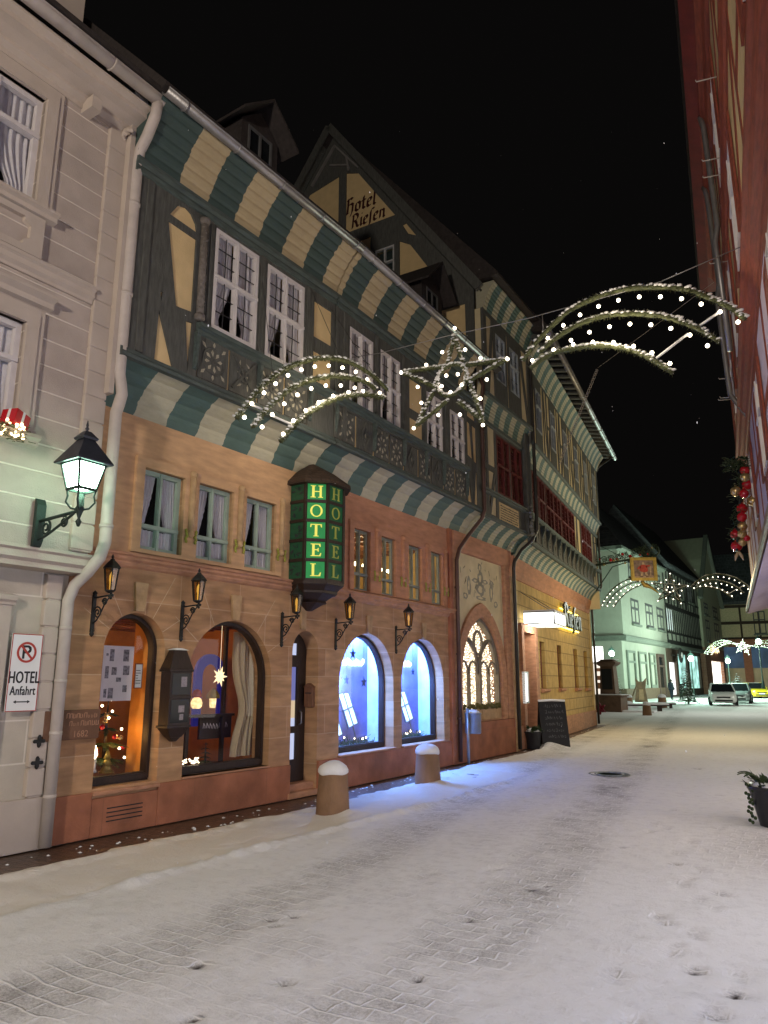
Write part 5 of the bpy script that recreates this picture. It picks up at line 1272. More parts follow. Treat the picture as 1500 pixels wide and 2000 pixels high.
# bin
BN = thing('litter_bin', 'round blue-grey metal litter bin on a post', 'bin', F2 @ Loc(5.2,-.30,0))
M = F2 @ Loc(5.12,-.34,0)
mb = MB(); mb.lathe([(.155,.60),(.165,.62),(.165,.98),(.175,.99),(.175,1.01),(.15,1.01),(.15,.70)], 24, (.12,0,0)); mb.build('bin_body', mat('grey_steel', (.25,.27,.32), .4, .1, 6., metal=.5), BN, M)
mb = MB(); mb.tube([(-.09,.02,0),(-.09,.02,1.1)], .03, 10); mb.bar((-.09,.02,.8),(0,.0,.8),.03); mb.build('post', MT['zinc'], BN, M)
mb = MB(); mb.lathe([(.15,1.0),(.12,1.05),(.04,1.075),(.005,1.08)], 16, (.12,0,0)); mb.build('snow_cap', MT['snow'], BN, M)
# bollards
bol_stone = mat('brown_sandstone_bollard', (.26,.15,.085), .85, .25, 4., .4, 40., dirt=.4, stretch=(1,1,.4))
def bollard(M, label, r0=.215, r1=.185, h=.52):
    t = thing('bollard', label, 'bollard', M, 'sandstone bollards with snow caps')
    mb = MB(); mb.lathe([(r0+.01,-.05),(r0,.03),(r1,h-.03),(r1-.02,h),(r1-.05,h+.02)], 28); mb.build('bollard_body', bol_stone, t, M)
    mb = MB(); n = 28; rg = random.Random(1)
    prof = [(r1-.01,h-.03),(r1+.008,h-.01),(r1+.006,h+.03),(r1-.012,h+.07),(r1-.05,h+.105),(r1*.42,h+.128),(.005,h+.133)]
    mb.lathe(prof, n)
    mb.v = [(x+.012*noise.noise(Vector((x*9,y*9,z*9))), y+.012*noise.noise(Vector((x*9+5,y*9,z*9))), z+.018*noise.noise(Vector((x*7,y*7,z*7+9)))) for x, y, z in mb.v]
    mb.build('snow_cap', MT['snow'], t, M); return t
B1 = bollard(Loc(-.65,9.95), 'nearest snow-capped bollard, standing before the hotel entrance')
dup(B1, Loc(.71,12.6,0,2.), 'snow-capped bollard before the second blue window')

# ================================================================== comet and star lights over the street
KM = facade(-.5246, 11.6815, R(127.89)); KL = facade(-1.85, 9.2, math.atan2(1.92, 2.0))
comet_bulb = emit('comet_bulb', (1.,.86,.62), 9., (1,1,1))
def curve(pts, n=6):
    P = [Vector((p[0],0,p[1])) for p in pts]; out = []
    for i in range(len(P)-1):
        p0, p1, p2, p3 = P[max(i-1,0)], P[i], P[i+1], P[min(i+2,len(P)-1)]
        for k in range(n):
            t = k/n; out.append(.5*((2*p1)+(p2-p0)*t+(2*p0-5*p1+4*p2-p3)*t*t+(3*p1-p0-3*p2+p3)*t**3))
    out.append(P[-1]); return out
def garland(t, pts, M, seed, r=.044, smooth=True):
    rg = random.Random(seed); C = curve(pts) if smooth else [Vector((p[0],0,p[1])) for p in pts]
    if not smooth:
        D = []
        for a, b in zip(C, C[1:]):
            k = max(2, int((b-a).length/.05)); D += [a+(b-a)*i/k for i in range(k)]
        C = D+[C[-1]]
    mb = MB(); mb.tube(C, [r*(.55+.3*rg.random()) for _ in C], 7)
    for a, b in zip(C, C[1:]):
        d = (b-a); L_ = d.length; d.normalize()
        for k in range(max(3, int(L_*420))):
            p = a+d*L_*rg.random(); ang = rg.uniform(0,2*PI); o1 = Vector((0,1,0)); o2 = d.cross(o1)
            q = (o1*math.cos(ang)+o2*math.sin(ang)+d*rg.uniform(-.5,.9)).normalized(); s = d.cross(q).normalized()*rg.uniform(.006,.013)
            p0 = p+q*r*.5; mb.add([p0-s,p0+s,p0+q*r*rg.uniform(.55,1.35)], [(0,1,2)], 1 if q.z > -.1 and rg.random() < .55 else 0)
    g = mb.build('garland', [MT['fir_lit'], MT['frost']], t, M)
    sn = MB(); ns = 6
    for p in C:
        for q_ in range(3):
            if rg.random() < .72: sn.ball((p.x+rg.uniform(-.03,.03), p.y+rg.uniform(-.6,.4)*r, p.z+r*rg.uniform(.5,.85)), r*rg.uniform(.30,.62), 6, 0, (1.5,1,.7))
    sn.build('snow', MT['snow'], g, M)
def lights(t, pts, M, r=.027):
    for x, z in pts:
        mb = MB(); mb.ball((x,-.03,z), r, 12); mb.build('bulb', comet_bulb, t, M)
def struts(t, segs, M):
    mb = MB()
    for i in range(0, len(segs), 2): mb.tube([(segs[i][0],.0,segs[i][1]),(segs[i+1][0],.0,segs[i+1][1])], .016, 6)
    mb.build('strut', MT['snow'], t, M)
CL_ = thing('comet_light', 'comet-tail light of three snowy fir arcs in front of the half-timbered hotel', 'light decoration', KL @ Loc(1.3,0,5.6), 'fir comet lights across the near street')
L1=[(-.11,5.0),(.14,5.38),(.45,5.75),(.82,6.05),(1.25,6.29),(1.72,6.43),(2.13,6.43),(2.48,6.36),(2.75,6.24)]
L2=[(.16,4.95),(.34,5.22),(.59,5.5),(.9,5.77),(1.26,5.98),(1.64,6.13),(2.01,6.21),(2.31,6.22),(2.46,6.17)]
L3=[(.62,4.86),(.78,5.07),(1.02,5.33),(1.27,5.53),(1.57,5.74),(1.89,5.89),(2.27,6.02),(2.66,6.08)]
Lb=[(-.01,5.03),(.1,5.25),(.29,5.46),(.48,5.65),(.69,5.84),(.93,6.0),(1.18,6.13),(1.45,6.23),(1.73,6.29),(2.01,6.31),(2.26,6.26),(.28,4.97),(.44,5.19),(.64,5.4),(.87,5.6),(1.12,5.77),(1.4,5.9),(1.7,5.99),(1.99,6.04),(2.17,6.04),(.64,4.96),(.81,5.2),(1.03,5.41),(1.27,5.6),(1.55,5.78),(1.86,5.93),(2.54,6.12)]
for i, P in enumerate((L1,L2,L3)): garland(CL_, P, KL, i)
lights(CL_, Lb, KL); struts(CL_, [(.1,5.25),(.31,5.23),(.44,5.19),(.79,5.15)], KL)
for (x,z),(u,y,zz) in (((.45,5.77),(2.3,-.5,7.3)),((1.72,6.45),(3.4,-.5,7.7)),((2.48,6.38),(3.9,-.5,7.6))):
    p = KL.inverted() @ (F1 @ Vector((u,y,zz))); mb = MB(); mb.tube([(x,0,z), tuple(p)], .004, 5); mb.build('wire', MT['iron'], CL_, KL)
ST = thing('star_light', 'five-pointed snowy fir star with bulbs hanging from the cable', 'light decoration', KM @ Loc(1.97,0,6.1))
seg = [[(1.886,6.36),(2.038,6.80),(2.165,6.36)],[(1.885,6.352),(1.032,6.485),(1.7,6.048)],[(2.231,6.272),(2.902,6.178),(2.24,6.004)],[(1.645,5.998),(1.308,5.518),(1.872,5.784)],[(2.079,5.734),(2.485,5.336),(2.29,5.96)]]
for i, P in enumerate(seg): garland(ST, P, KM, 10+i, .042, False)
garland(ST, [(1.967+.27*math.cos(2*PI*k/16), 6.107+.245*math.sin(2*PI*k/16)) for k in range(17)], KM, 20, .038)
lights(ST, [(2.062,6.923),(1.826,6.594),(2.238,6.517),(1.04,6.466),(1.525,6.467),(2.498,6.307),(2.94,6.168),(1.892,6.19),(2.097,6.157),(1.804,6.041),(2.161,5.972),(1.963,5.903),(1.357,6.142),(2.591,5.944),(1.423,5.86),(2.474,5.675),(1.734,5.591),(2.118,5.509),(1.274,5.478),(2.502,5.261)], KM, .026)
CR = thing('comet_light', 'largest comet-tail light, hanging against the black sky by the red house', 'light decoration', KM @ Loc(4.6,0,6.2), 'fir comet lights across the near street')
R1=[(3.164,6.083),(3.402,6.312),(3.819,6.587),(4.21,6.683),(4.697,6.671),(5.146,6.539),(5.461,6.392),(5.714,6.184),(5.917,5.998),(6.06,5.81)]
R2=[(3.434,6.141),(3.669,6.272),(3.988,6.373),(4.34,6.392),(4.717,6.308),(5.071,6.168),(5.321,6.015),(5.537,5.839),(5.75,5.611)]
R3=[(3.274,5.944),(3.605,6.065),(3.917,6.054),(4.215,6.005),(4.499,5.909),(4.724,5.782),(4.937,5.611),(5.179,5.366)]
Rb=[(3.577,6.3),(3.814,6.42),(4.062,6.497),(4.325,6.537),(4.597,6.534),(4.868,6.49),(5.131,6.4),(5.381,6.288),(5.602,6.141),(5.803,5.971),(5.984,5.78),(3.911,6.168),(4.177,6.207),(4.453,6.199),(4.722,6.153),(4.984,6.06),(5.221,5.937),(5.436,5.781),(5.623,5.584),(3.328,6.037),(3.652,6.105),(3.938,6.1),(4.216,6.051),(4.489,5.965),(4.744,5.837),(4.967,5.682),(5.171,5.479)]
for i, P in enumerate((R1,R2,R3)): garland(CR, P, KM, 30+i, .044)
lights(CR, Rb, KM, .025); struts(CR, [(5.552,5.882),(5.786,5.983),(5.41,5.819),(5.003,5.605)], KM)
mb = MB(); mb.tube([(-.05,.0,7.045),(.557,0,6.951),(2.012,0,6.845),(3.267,0,6.711),(5.141,0,6.623),(6.104,0,6.741)], .007, 6)
for x, z, zt in ((3.5,6.42,6.70),(4.2,6.7,6.66),(4.9,6.62,6.64)): mb.tube([(x,0,z),(x,0,zt)], .006, 5)
o = mb.build('span_wire', MT['zinc'], None, KM); tag(o, 'thin steel cable spanning the near street above the star', 'cable')
# farther sets: copies, smaller in the picture only because they are far
def far_set(cx, cy, z, th, s, words, glow):
    dim = emit('far_comet_bulb', (1.,.88,.68), glow, (1,1,1))
    for src, F, c, dx, lb in ((CL_,KL,(1.3,5.7),-2.55,'left comet light'),(ST,KM,(1.97,6.1),0,'star light'),(CR,KM,(4.6,6.1),2.55,'right comet light')):
        loc = Vector((cx,cy,0))+Vector((math.sin(th),math.cos(th),0))*dx*s
        N = facade(loc.x, loc.y, th) @ Matrix.Translation((0,0,z)) @ Matrix.Scale(s, 4) @ Matrix.Translation((-c[0],0,-c[1]))
        # the copy's root keeps its offset from the decoration's own frame
        rel = F.inverted() @ W[src.name]
        r_ = dup(src, N @ rel, lb+' '+words, 'fir light set '+words)
        for c in kids(r_):
            if c.name.startswith('bulb'): c.material_slots[0].link = 'OBJECT'; c.material_slots[0].material = dim
SHOP = 3.7
# ================================================================== red half-timbered house close on the right
HR = thing('red_house', 'tall red and cream half-timbered house with a dark red soffit, beside the bauble garland', 'house', FR)
red_t = mat('ox_blood_timber', (.25,.055,.03), .7, .3, 5., .4, 20., dirt=.35, dcol=(.10,.03,.03), stretch=(1,6,6))
red_s = mat('dark_red_soffit', (.13,.012,.010), .75, .25, 4., .3, 20.)
lilac = mat('lilac_render', (.46,.40,.52), .9, .06, 4., .2, 50.)
cream_r = mat('warm_cream_render', (.60,.45,.24), .9, .1, 4., .2, 50.)
sw = [rect(-20+3.2*k,-17.6+3.2*k,.7,2.75) for k in range(7)]
mb = MB(); mb.slab(rect(-21,4,0,3.5), sw, 1.25, 1.5); mb.build('ground_floor_wall', lilac, HR, FR)
for k, h in enumerate(sw):                            # lit shop windows under the awning, out of the picture on the right
    x0, x1 = h[0][0], h[1][0]
    mb = MB(); mb.slab(h, [rect(x0+.06,(x0+x1)/2-.03,.76,2.69), rect((x0+x1)/2+.03,x1-.06,.76,2.69)], 1.28, 1.36); o = mb.build('shop_window', MT['wood_dark'], HR, FR)
    mb = MB(); mb.slab(rect(x0+.02,x1-.02,.72,2.73), [], 1.40, 1.44); mb.build('lit_display', emit('lit_shop_display', ((1.,.93,.82),(1.,.93,.82),(1.,.88,.80),(1.,.88,.80),(.90,.90,1.),(.56,.66,1.),(.46,.60,1.))[k], SHOP*(.32,.42,.58,.75,.9,1.0,1.0)[k], (.6,.6,.6)), o, FR)
def rwall(x0, x1, z0, z1, y, wins, bays, bw=.16, mi=None):
    holes = []
    for a, b, pt in bays:
        a += bw/2; b -= bw/2; c = z0+bw; d = z1-bw; e = c+(d-c)*.5
        if pt == 'r': holes += [rect(a,b,c,e-bw/2), rect(a,b,e+bw/2,d)]
        elif pt == '/': holes += [[(a+bw,c),(b,c),(b,d-bw*1.3)], [(a,c+bw*1.3),(b-bw,d),(a,d)]]
        else: holes += [rect(a,b,c,d)]
    mb = MB(); mb.slab(rect(x0,x1,z0,z1), [rect(*w) for w in wins]+holes, y-.008, y+.05); mb.build('timber_frame', red_t, HR, FR, bevel=.005)
    mb = MB(); mb.slab(rect(x0+.01,x1-.01,z0+.01,z1-.01), [rect(*w) for w in wins], y+.0, y+.2); mb.build('infill', mi or cream_r, HR, FR)
    for w in wins:
        o = window(HR, FR, *w, y-.03, MT['white'], MT['curtain'], .6, (1,2), .06)
        for sx in (0, 1):
            s = MB()
            xa = w[0]-.46 if sx == 0 else w[1]+.02
            s.slab(rect(xa,xa+.44,w[2],w[3]), [rect(xa+.06,xa+.38,w[2]+.08,(w[2]+w[3])/2-.04), rect(xa+.06,xa+.38,(w[2]+w[3])/2+.04,w[3]-.08)], y-.035, y-.009); s.box(xa+.05,xa+.39,y-.028,y-.012,w[2]+.07,w[3]-.07)
            s.build('shutter', red_t, o, FR)
xs = [-17.4+1.45*k for k in range(14)]
rwall(-17.5, 3., 8.75, 10.85, .60, [(xs[k]+.25,xs[k]+1.2,9.15,10.5) for k in (1,4,7,10)], [(xs[k],xs[k+1],'/' if k % 2 else 'r') for k in (0,2,3,5,6,8,9,11)])
rwall(-17.5, 3., 6.50, 8.55, .62, [(xs[k]+.25,xs[k]+1.2,6.9,8.25) for k in (1,3,5,8,10)], [(xs[k],xs[k+1],'r' if k % 2 else '/') for k in (0,2,4,6,7,9,11)])
xs2 = [-20.8+1.3*k for k in range(18)]
rwall(-20.9, 3., 3.95, 6.2, .74, [(xs2[k]+.2,xs2[k]+1.05,4.5,5.8) for k in (4,7,10,13)], [(xs2[k],xs2[k+1],'/' if k % 3 == 1 else 'r') for k in (0,1,2,3,5,6,8,9,11,12,14,15)], .14, lilac)
mb = MB()
mb.prof_x([(.62,8.5),(.58,8.52),(.56,8.58),(.585,8.64),(.55,8.70),(.55,8.77),(.62,8.78)], -17.6, 3.)
mb.prof_x([(.76,6.15),(.71,6.17),(.68,6.24),(.70,6.28),(.64,6.34),(.61,6.42),(.57,6.45),(.57,6.53),(.64,6.54),(.76,6.54)], -17.6, 3.)
mb.prof_x([(.62,10.8),(.54,10.84),(.5,10.92),(.42,10.98),(.62,11.0)], -17.6, 3.)
mb.build('jetty_moulding', red_t, HR, FR)
mb = MB(); mb.prof_x([(.62,11.0),(.40,11.02),(.22,11.12),(.22,11.18),(.8,11.2)], -18.4, 3.); mb.build('eaves_soffit', red_s, HR, FR)
mb = MB(); mb.prof_x([(.18,11.16),(.18,11.22),(5.,16.),(5.,15.9)], -18.5, 3.); mb.build('roof', MT['tiles'], HR, FR)
mb = MB(); mb.slab(rect(.60,6,6.5,11.0), [], 0, .15)
mb.build('end_wall', red_t, HR, FR @ Matrix(((0,-1,0,-17.55),(1,0,0,0),(0,0,1,0),(0,0,0,1))))
mb = MB(); mb.slab([(1.4,0),(6,0),(6,6.3),(.76,6.3),(.76,3.9),(1.4,3.9)], [], 0, .15); mb.build('end_wall', lilac, HR, FR @ Matrix(((0,-1,0,-20.95),(1,0,0,0),(0,0,1,0),(0,0,0,1))))
mb = MB(); mb.prof_x([(.55,3.34),(.52,3.36),(.52,3.44),(1.0,4.05),(1.3,4.05),(1.3,3.9)], -21.2, -5.); mb.build('awning_roof', mat('brown_wet_boards', (.16,.11,.085), .45, .3, 4., .4, 14., stretch=(1,6,6)), HR, FR)
mb = MB(); mb.prof_x([(.58,3.325),(.575,3.335),(1.28,3.52),(1.28,3.5)], -21.1, -5.); mb.build('awning_soffit', lilac, HR, FR)
mb = MB()
for x, z in ((-9.5,9.6),(-10.4,9.0),(-10.8,9.0),(-12.3,8.4),(-14.5,7.2),(-15,7.0),(-16.8,7.6)):
    mb.tube([(x,.62,z),(x,.34,z+.02),(x,.33,z+.05)], .008, 6)
mb.build('iron_stay', MT['pipe_white'], HR, FR)
mb = MB(); mb.tube([(-12.,.42,11.),(-12.,.46,10.8),(-12.,.50,8.9),(-12.,.44,8.6),(-12.,.48,6.7)], .045, 8); mb.tube([(-14.,.42,11.),(-14.,.46,10.8),(-14.,.50,8.9),(-14.,.44,8.6),(-14.,.48,6.7),(-14.,.8,6.1),(-14.,.82,4.2)], .045, 8); mb.build('downpipe', MT['zinc'], HR, FR)
# bauble garland
BG = thing('bauble_garland', 'hanging garland of large red and gold Christmas baubles with fir on top', 'garland', FR @ Loc(-15,.5,5.8))
mb = MB(); mb.tube([(-15.05,.9,5.72),(-15.05,.55,5.80),(-15,.5,5.75)], .02, 6); mb.tube([(-15,.55,5.7),(-15,.5,5.1),(-15,.42,4.5),(-15,.33,4.0)], .03, 6); mb.build('bracket', MT['iron'], BG, FR)
for k, (y, z, r, g) in enumerate(((.62,5.52,.095,0),(.60,5.37,.09,1),(.63,5.25,.10,0),(.43,5.14,.10,1),(.56,5.06,.085,0),(.70,4.93,.10,1),(.50,4.80,.10,0),(.48,4.62,.09,0),(.47,4.46,.09,1),(.34,4.32,.09,0),(.45,4.30,.085,1),(.44,4.16,.08,1),(.34,4.10,.10,0),(.52,4.22,.06,0))):
    mb = MB(); mb.ball((-15+.06*math.sin(k*2),y,z), r, 16); mb.lathe([(.02,r-.004),(.02,r+.02)], 8, (-15+.06*math.sin(k*2),y,z)); mb.build('bauble', MT['gold_shiny'] if g else MT['red_shiny'], BG, FR)
rg = random.Random(1); mb = MB()
for k in range(500):
    t = rg.random(); p = Vector((-15+rg.uniform(-.1,.1), .58-.25*t+rg.uniform(-.1,.12), 5.72-1.6*t)) if k > 260 else Vector((-15+rg.uniform(-.14,.14), .50+rg.uniform(-.2,.22), 5.68+rg.uniform(-.12,.1)))
    a = rg.uniform(0,6.3); d = Vector((math.sin(a)*.5,math.cos(a),rg.uniform(-.9,.4))).normalized()*rg.uniform(.06,.13); mb.bar(p, p+d, .009, .006)
mb.build('fir', MT['fir'], BG, FR)
mb = MB()
for s in (-1, 1): mb.tube([(-15,.36,3.98),(-15,.36+.05*s,3.90),(-15,.36+.07*s,3.82)], [.03,.03,.008], 6)
mb.build('ribbon_tail', mat('beige_ribbon', (.45,.33,.2), .7), BG, FR)

# ================================================================== wrought iron inn sign on the corner house
IS = thing('inn_sign', 'framed painted inn sign of a red figure hanging from a long iron bracket', 'sign', F3 @ Loc(9,-2,5.8))
e = F3.inverted() @ Vector((10.30,27.5,6.28)); b = Vector((e.x-.3,-.55,6.0))
mb = MB(); mb.tube([tuple(b),(e.x,e.y,6.28)], .035, 8); mb.tube([(b.x,-.5,5.0),((b.x+e.x)/2-.1,(b.y+e.y)/2+.5,5.9),(e.x,e.y*.75,6.2)], .02, 8); mb.tube([(b.x,-.5,6.9),((b.x+e.x)/2,(b.y+e.y)/2,6.2)], .012, 6)
for k in range(7):
    t = .15+.12*k; c = b.lerp(e, t); r = .13-.01*k
    mb.tube([(c.x,c.y+r*(1-q*.8)*math.cos(q*10),c.z+.17+r*(1-q*.8)*math.sin(q*10)) for q in [i/18 for i in range(19)]], .014, 5)
mb.tube([tuple(e),(e.x,e.y-.1,e.z+.12),(e.x,e.y-.08,e.z+.3),(e.x,e.y+.02,e.z+.38)], [.03,.04,.03,.01], 8)
mb.build('iron_bracket', MT['iron_green'], IS, F3)
tl, br = (9.26,27.5,6.14), (10.18,27.5,5.32)
SM = Matrix(((1,0,0,9.74),(0,1,0,27.45),(0,0,1,5.74),(0,0,0,1)))
mb = MB(); mb.slab(rect(-.49,.49,-.44,.44), [rect(-.37,.37,-.33,.33)], -.05, .05); mb.slab(rect(-.45,.45,-.40,.40), [rect(-.41,.41,-.36,.36)], -.07, -.04)
for s in (-1, 1): mb.tube([(s*.36,0,.44),(s*.36,0,.50)], .012, 6)
mb.tube([(-.1,0,-.46),(.0,0,-.6),(.25,0,-.7),(.5,0,-.9)], [.06,.09,.05,.02], 8)
mb.build('gilt_frame', MT['gold'], IS, SM, bevel=.01)
mb = MB(); mb.box(-.375,.375,-.01,.02,-.335,.335); mb.build('painting', mat('old_painting', (.16,.11,.10), .6, .55, 7.), IS, SM)
mb = MB(); rr = random.Random(11)
for P in ([(-.16,-.06),(-.06,-.12),(.10,-.13),(.17,-.05),(.12,.13),(.05,.17),(-.08,.16),(-.13,.10)], [(-.13,.13),(-.25,.02),(-.21,-.02),(-.08,.06)], [(.10,.14),(.25,.16),(.26,.12),(.10,.05)]): mb.slab(P, [], -.014, -.009)
mb.build('painted_red_coat', mat('painted_red', (.30,.035,.025), .6, .3, 14.), IS, SM)
mb = MB()
for P in ([(-.05,.17),(.04,.17),(.05,.24),(0,.28),(-.05,.25)], [(-.11,-.10),(-.03,-.11),(-.05,-.29),(-.13,-.30)], [(.03,-.12),(.10,-.11),(.16,-.28),(.08,-.30)], [(.25,.10),(.29,.10),(.26,-.30),(.23,-.30)], [(-.36,-.27),(.36,-.25),(.36,-.33),(-.36,-.33)]): mb.slab(P, [], -.0155, -.0112)
mb.build('painted_figure', mat('painted_flesh', (.34,.24,.17), .6, .4, 16.), IS, SM)
GA = thing('bracket_garland', 'fir garland with small red and gold baubles wound along the iron sign bracket', 'garland', F3 @ Loc(9,-2,6.2))
rg = random.Random(2); mb = MB()
for k in range(420):
    t = rg.random(); c = b.lerp(e, t); a = rg.uniform(0,6.3); p = c+Vector((rg.uniform(-.06,.06),rg.uniform(-.06,.06),rg.uniform(-.05,.25+.2*t))); d = Vector((rg.uniform(-1,1),rg.uniform(-1,1),rg.uniform(-1,1))).normalized()*.10; mb.bar(p, p+d, .012, .008)
mb.build('fir', MT['fir'], GA, F3)
for k in range(16):
    t = k/16+.03; c = b.lerp(e, t); mb = MB(); mb.ball((c.x+rg.uniform(-.1,.1),c.y+rg.uniform(-.1,.1),c.z+rg.uniform(-.15,.4)), rg.uniform(.035,.07), 8); mb.build('bauble', MT['red_shiny'] if k % 2 else MT['gold_shiny'], GA, F3)
mb = MB(); p0 = Vector((5.43,22.,8.66)); p1 = Vector((5.92,19.0,10.1)); p2 = Vector((8.1,15.7,11.05))
p0 = F3 @ Vector(((F3.inverted() @ p0).x, -.64, 8.2))
N_ = 46
for k in range(N_): c = p0.lerp(p1, k/N_); mb.tube([tuple(c+Vector((.03*math.cos(t),.03*math.sin(t)*(k % 2),.045*math.sin(t)))) for t in [i*PI/4 for i in range(8)]], .009, 5, closed=True)
mb.tube([tuple(p1),tuple(p2)], .005, 5)
o = mb.build('guy_chain', MT['pipe_white'], None); tag(o, 'pale link chain slanting up from the corner house into the dark', 'chain')
# ================================================================== the square at the end of the street
FQ = facade(21.7, 66., R(33))
sq_white = mat('pale_square_render', (.36,.35,.29), .9, .06, 2., .1, 30.)
sq_trim = mat('grey_green_trim', (.16,.17,.14), .8); dkw = mat('dark_window_paint', (.09,.08,.085), .6)
snow_roof = courses(mat('snow_dusted_tiles', (.075,.08,.085), .85, .4, 3., .4, 20., dirt=.5, dcol=(.03,.03,.03)), .4, .5, .4, (.16,.17,.18), None, .3, .03)
def sq_windows(H, F, lst, y=-.03, lit=None):
    for x0, x1, z0, z1 in lst:
        mb = MB(); xc = (x0+x1)/2; zc = z0+(z1-z0)*.62; w = (x1-x0)*.07+.03
        mb.slab(rect(x0,x1,z0,z1), [rect(x0+w,xc-w/2,z0+w,zc-w/2),rect(xc+w/2,x1-w,z0+w,zc-w/2),rect(x0+w,xc-w/2,zc+w/2,z1-w),rect(xc+w/2,x1-w,zc+w/2,z1-w)], y, y+.2)
        o = mb.build('window', dkw, H, F)
        mb = MB(); mb.box(x0+.02,x1-.02,y+.1,y+.15,z0+.02,z1-.02); mb.build('pane', lit or MT['glass_dark'], o, F)
        mb = MB(); mb.box(x0-.12,x1+.12,y-.18,y+.05,z0-.18,z0); mb.build('sill', sq_trim, o, F)
# white house
WH = thing('white_house', 'tall pale green-lit house with dark windows at the far corner of the square', 'house', FQ)
mb = MB(); mb.box(-1.9,14.6,0,9,5.35,13.2); mb.box(-1.7,14.6,.25,9,1.0,5.35); mb.build('wall', sq_white, WH, FQ)
mb = MB(); mb.box(-1.75,14.6,.1,9,0,1.0); mb.build('plinth', mat('brown_far_plinth', (.12,.075,.05), .9), WH, FQ)
mb = MB(); mb.prof_x([(.25,5.05),(-.15,5.1),(-.3,5.3),(-.3,5.5),(0,5.6),(0,5.05)], -2.1, 14.65); mb.box(-2.2,-1.9,-.3,9,5.05,5.5); mb.build('cornice', sq_trim, WH, FQ)
mb = MB(); mb.prof_x([(0,12.9),(-.5,13.1),(-.5,13.3),(0,13.3)], -2.4, 14.6); mb.box(-2.4,-1.9,-.5,9.2,13.0,13.3); mb.build('eaves_cornice', sq_trim, WH, FQ)
mb = MB(); mb.add([(-2.5,-.6,13.3),(14.6,-.6,13.3),(14.6,9.6,13.3),(-2.5,9.6,13.3),(3,4.5,19.5),(14.6,4.5,19.5)], [(0,1,5,4),(1,2,5),(2,3,4,5),(3,0,4)]); mb.build('roof', snow_roof, WH, FQ)
sq_windows(WH, FQ, [(1.2,3.9,6.7,9.),(6.4,9.2,6.7,9.),(10.9,13.7,6.7,9.),(1.2,3.9,10.8,12.5),(6.4,9.2,10.8,12.5),(10.9,13.7,10.8,12.5)])
shop_lit = emit('green_lit_shop', (.45,.95,.70), .35, (.3,.35,.32), .8, .9); shop_teal = emit('teal_lit_shop', (.48,.90,.80), .85, (.3,.4,.4), .9, 1.1); shop_warm = emit('warm_lit_shop', (1.,.92,.78), 2.2, (.5,.4,.3), .7, .8)
for x0, x1 in ((-.6,2.1),(3.3,6.1),(7.2,9.4)):
    mb = MB(); mb.slab(rect(x0,x1,1.0,4.3), [rect(x0+.3,x1-.3,1.3,3.2),rect(x0+.3,x1-.3,3.4,4.1)], .1, .5); o = mb.build('shop_window', sq_trim, WH, FQ)
    mb = MB(); mb.box(x0+.25,x1-.25,.3,.4,1.2,4.2); mb.build('lit_pane', shop_lit, o, FQ)
mb = MB(); mb.slab(rect(10.2,13.,.1,4.3), [rect(10.6,12.6,.4,3.0),rect(10.6,12.6,3.2,4.)], .05, .4); o = mb.build('door', mat('brown_far_door', (.10,.06,.05), .7), WH, FQ); mb = MB(); mb.box(10.5,12.7,.2,.3,.35,4.05); mb.build('door_pane', MT['glass_dark'], o, FQ)
mb = MB(); mb.slab(rect(1.6,3.4,6.2,9.2), [rect(1.9,3.1,6.5,8.9)], -.08, .1); FS = FQ @ Matrix(((0,1,0,-1.9),(-1,0,0,0),(0,0,1,0),(0,0,0,1))) @ Matrix.Translation((-10.5,0,0))
o = mb.build('window', sq_white, WH, FS); mb = MB(); mb.box(1.85,3.15,.0,.05,6.45,8.95); mb.build('pane', mat('teal_far_glass', (.06,.14,.15), .2), o, FS)
# timbered house
TH = thing('timbered_shop_house', 'dark-timbered white house above a teal-lit shop front on the square', 'house', FQ @ Loc(15,0,0))
mb = MB(); mb.box(14.8,33.2,.0,9,5.4,13.9); mb.build('wall', sq_white, TH, FQ)
blk = mat('black_far_timber', (.025,.022,.02), .8)
mb = MB()
for z, h in ((5.4,.5),(6.6,.22),(9.3,.45),(10.6,.2),(13.4,.5)): mb.box(14.8,33.2,-.1,.05,z,z+h)
for k in range(19): mb.box(14.8+k*1.0,15.06+k*1.0,-.07,.04,6.8 if k % 2 else 5.9,9.3)
for k in range(13): mb.box(14.8+k*1.5,15.05+k*1.5,-.07,.04,9.7,13.4)
for k in (1,4,7,10): mb.bar((14.9+k*1.5,-.06,9.8),(16.2+k*1.5,-.06,13.3),.25,.08)
mb.build('timber_frame', blk, TH, FQ)
sq_windows(TH, FQ, [(18.2,19.2,10.9,13.0),(22.7,23.8,10.9,13.),(27.2,28.3,10.9,13.),(29,30.1,10.9,13.)], -.06)
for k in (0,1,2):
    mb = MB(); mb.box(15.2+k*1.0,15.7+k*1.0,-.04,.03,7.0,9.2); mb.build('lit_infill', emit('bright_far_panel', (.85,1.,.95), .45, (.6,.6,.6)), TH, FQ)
mb = MB(); mb.prof_x([(.3,5.0),(-.3,5.05),(-.4,5.4),(0,5.45)], 14.7, 33.3); mb.build('jetty', sq_trim, TH, FQ)
mb = MB(); mb.prof_x([(-.7,13.8),(-.7,14.0),(4.5,21.),(9.6,14.0),(9.6,13.8)], 14.5, 33.5); mb.build('roof', snow_roof, TH, FQ)
mb = MB(); mb.slab(rect(14.8,33.2,0,5.0), [rect(15.5,19.0,.2,3.6),rect(20,25.,.8,4.6),rect(26,32.3,.8,4.6)], .2, .6); mb.build('shop_front', mat('brown_shop_front', (.10,.06,.045), .7), TH, FQ)
mb = MB(); mb.box(19.9,32.4,.45,.55,.75,4.7); mb.build('lit_pane', shop_teal, TH, FQ)
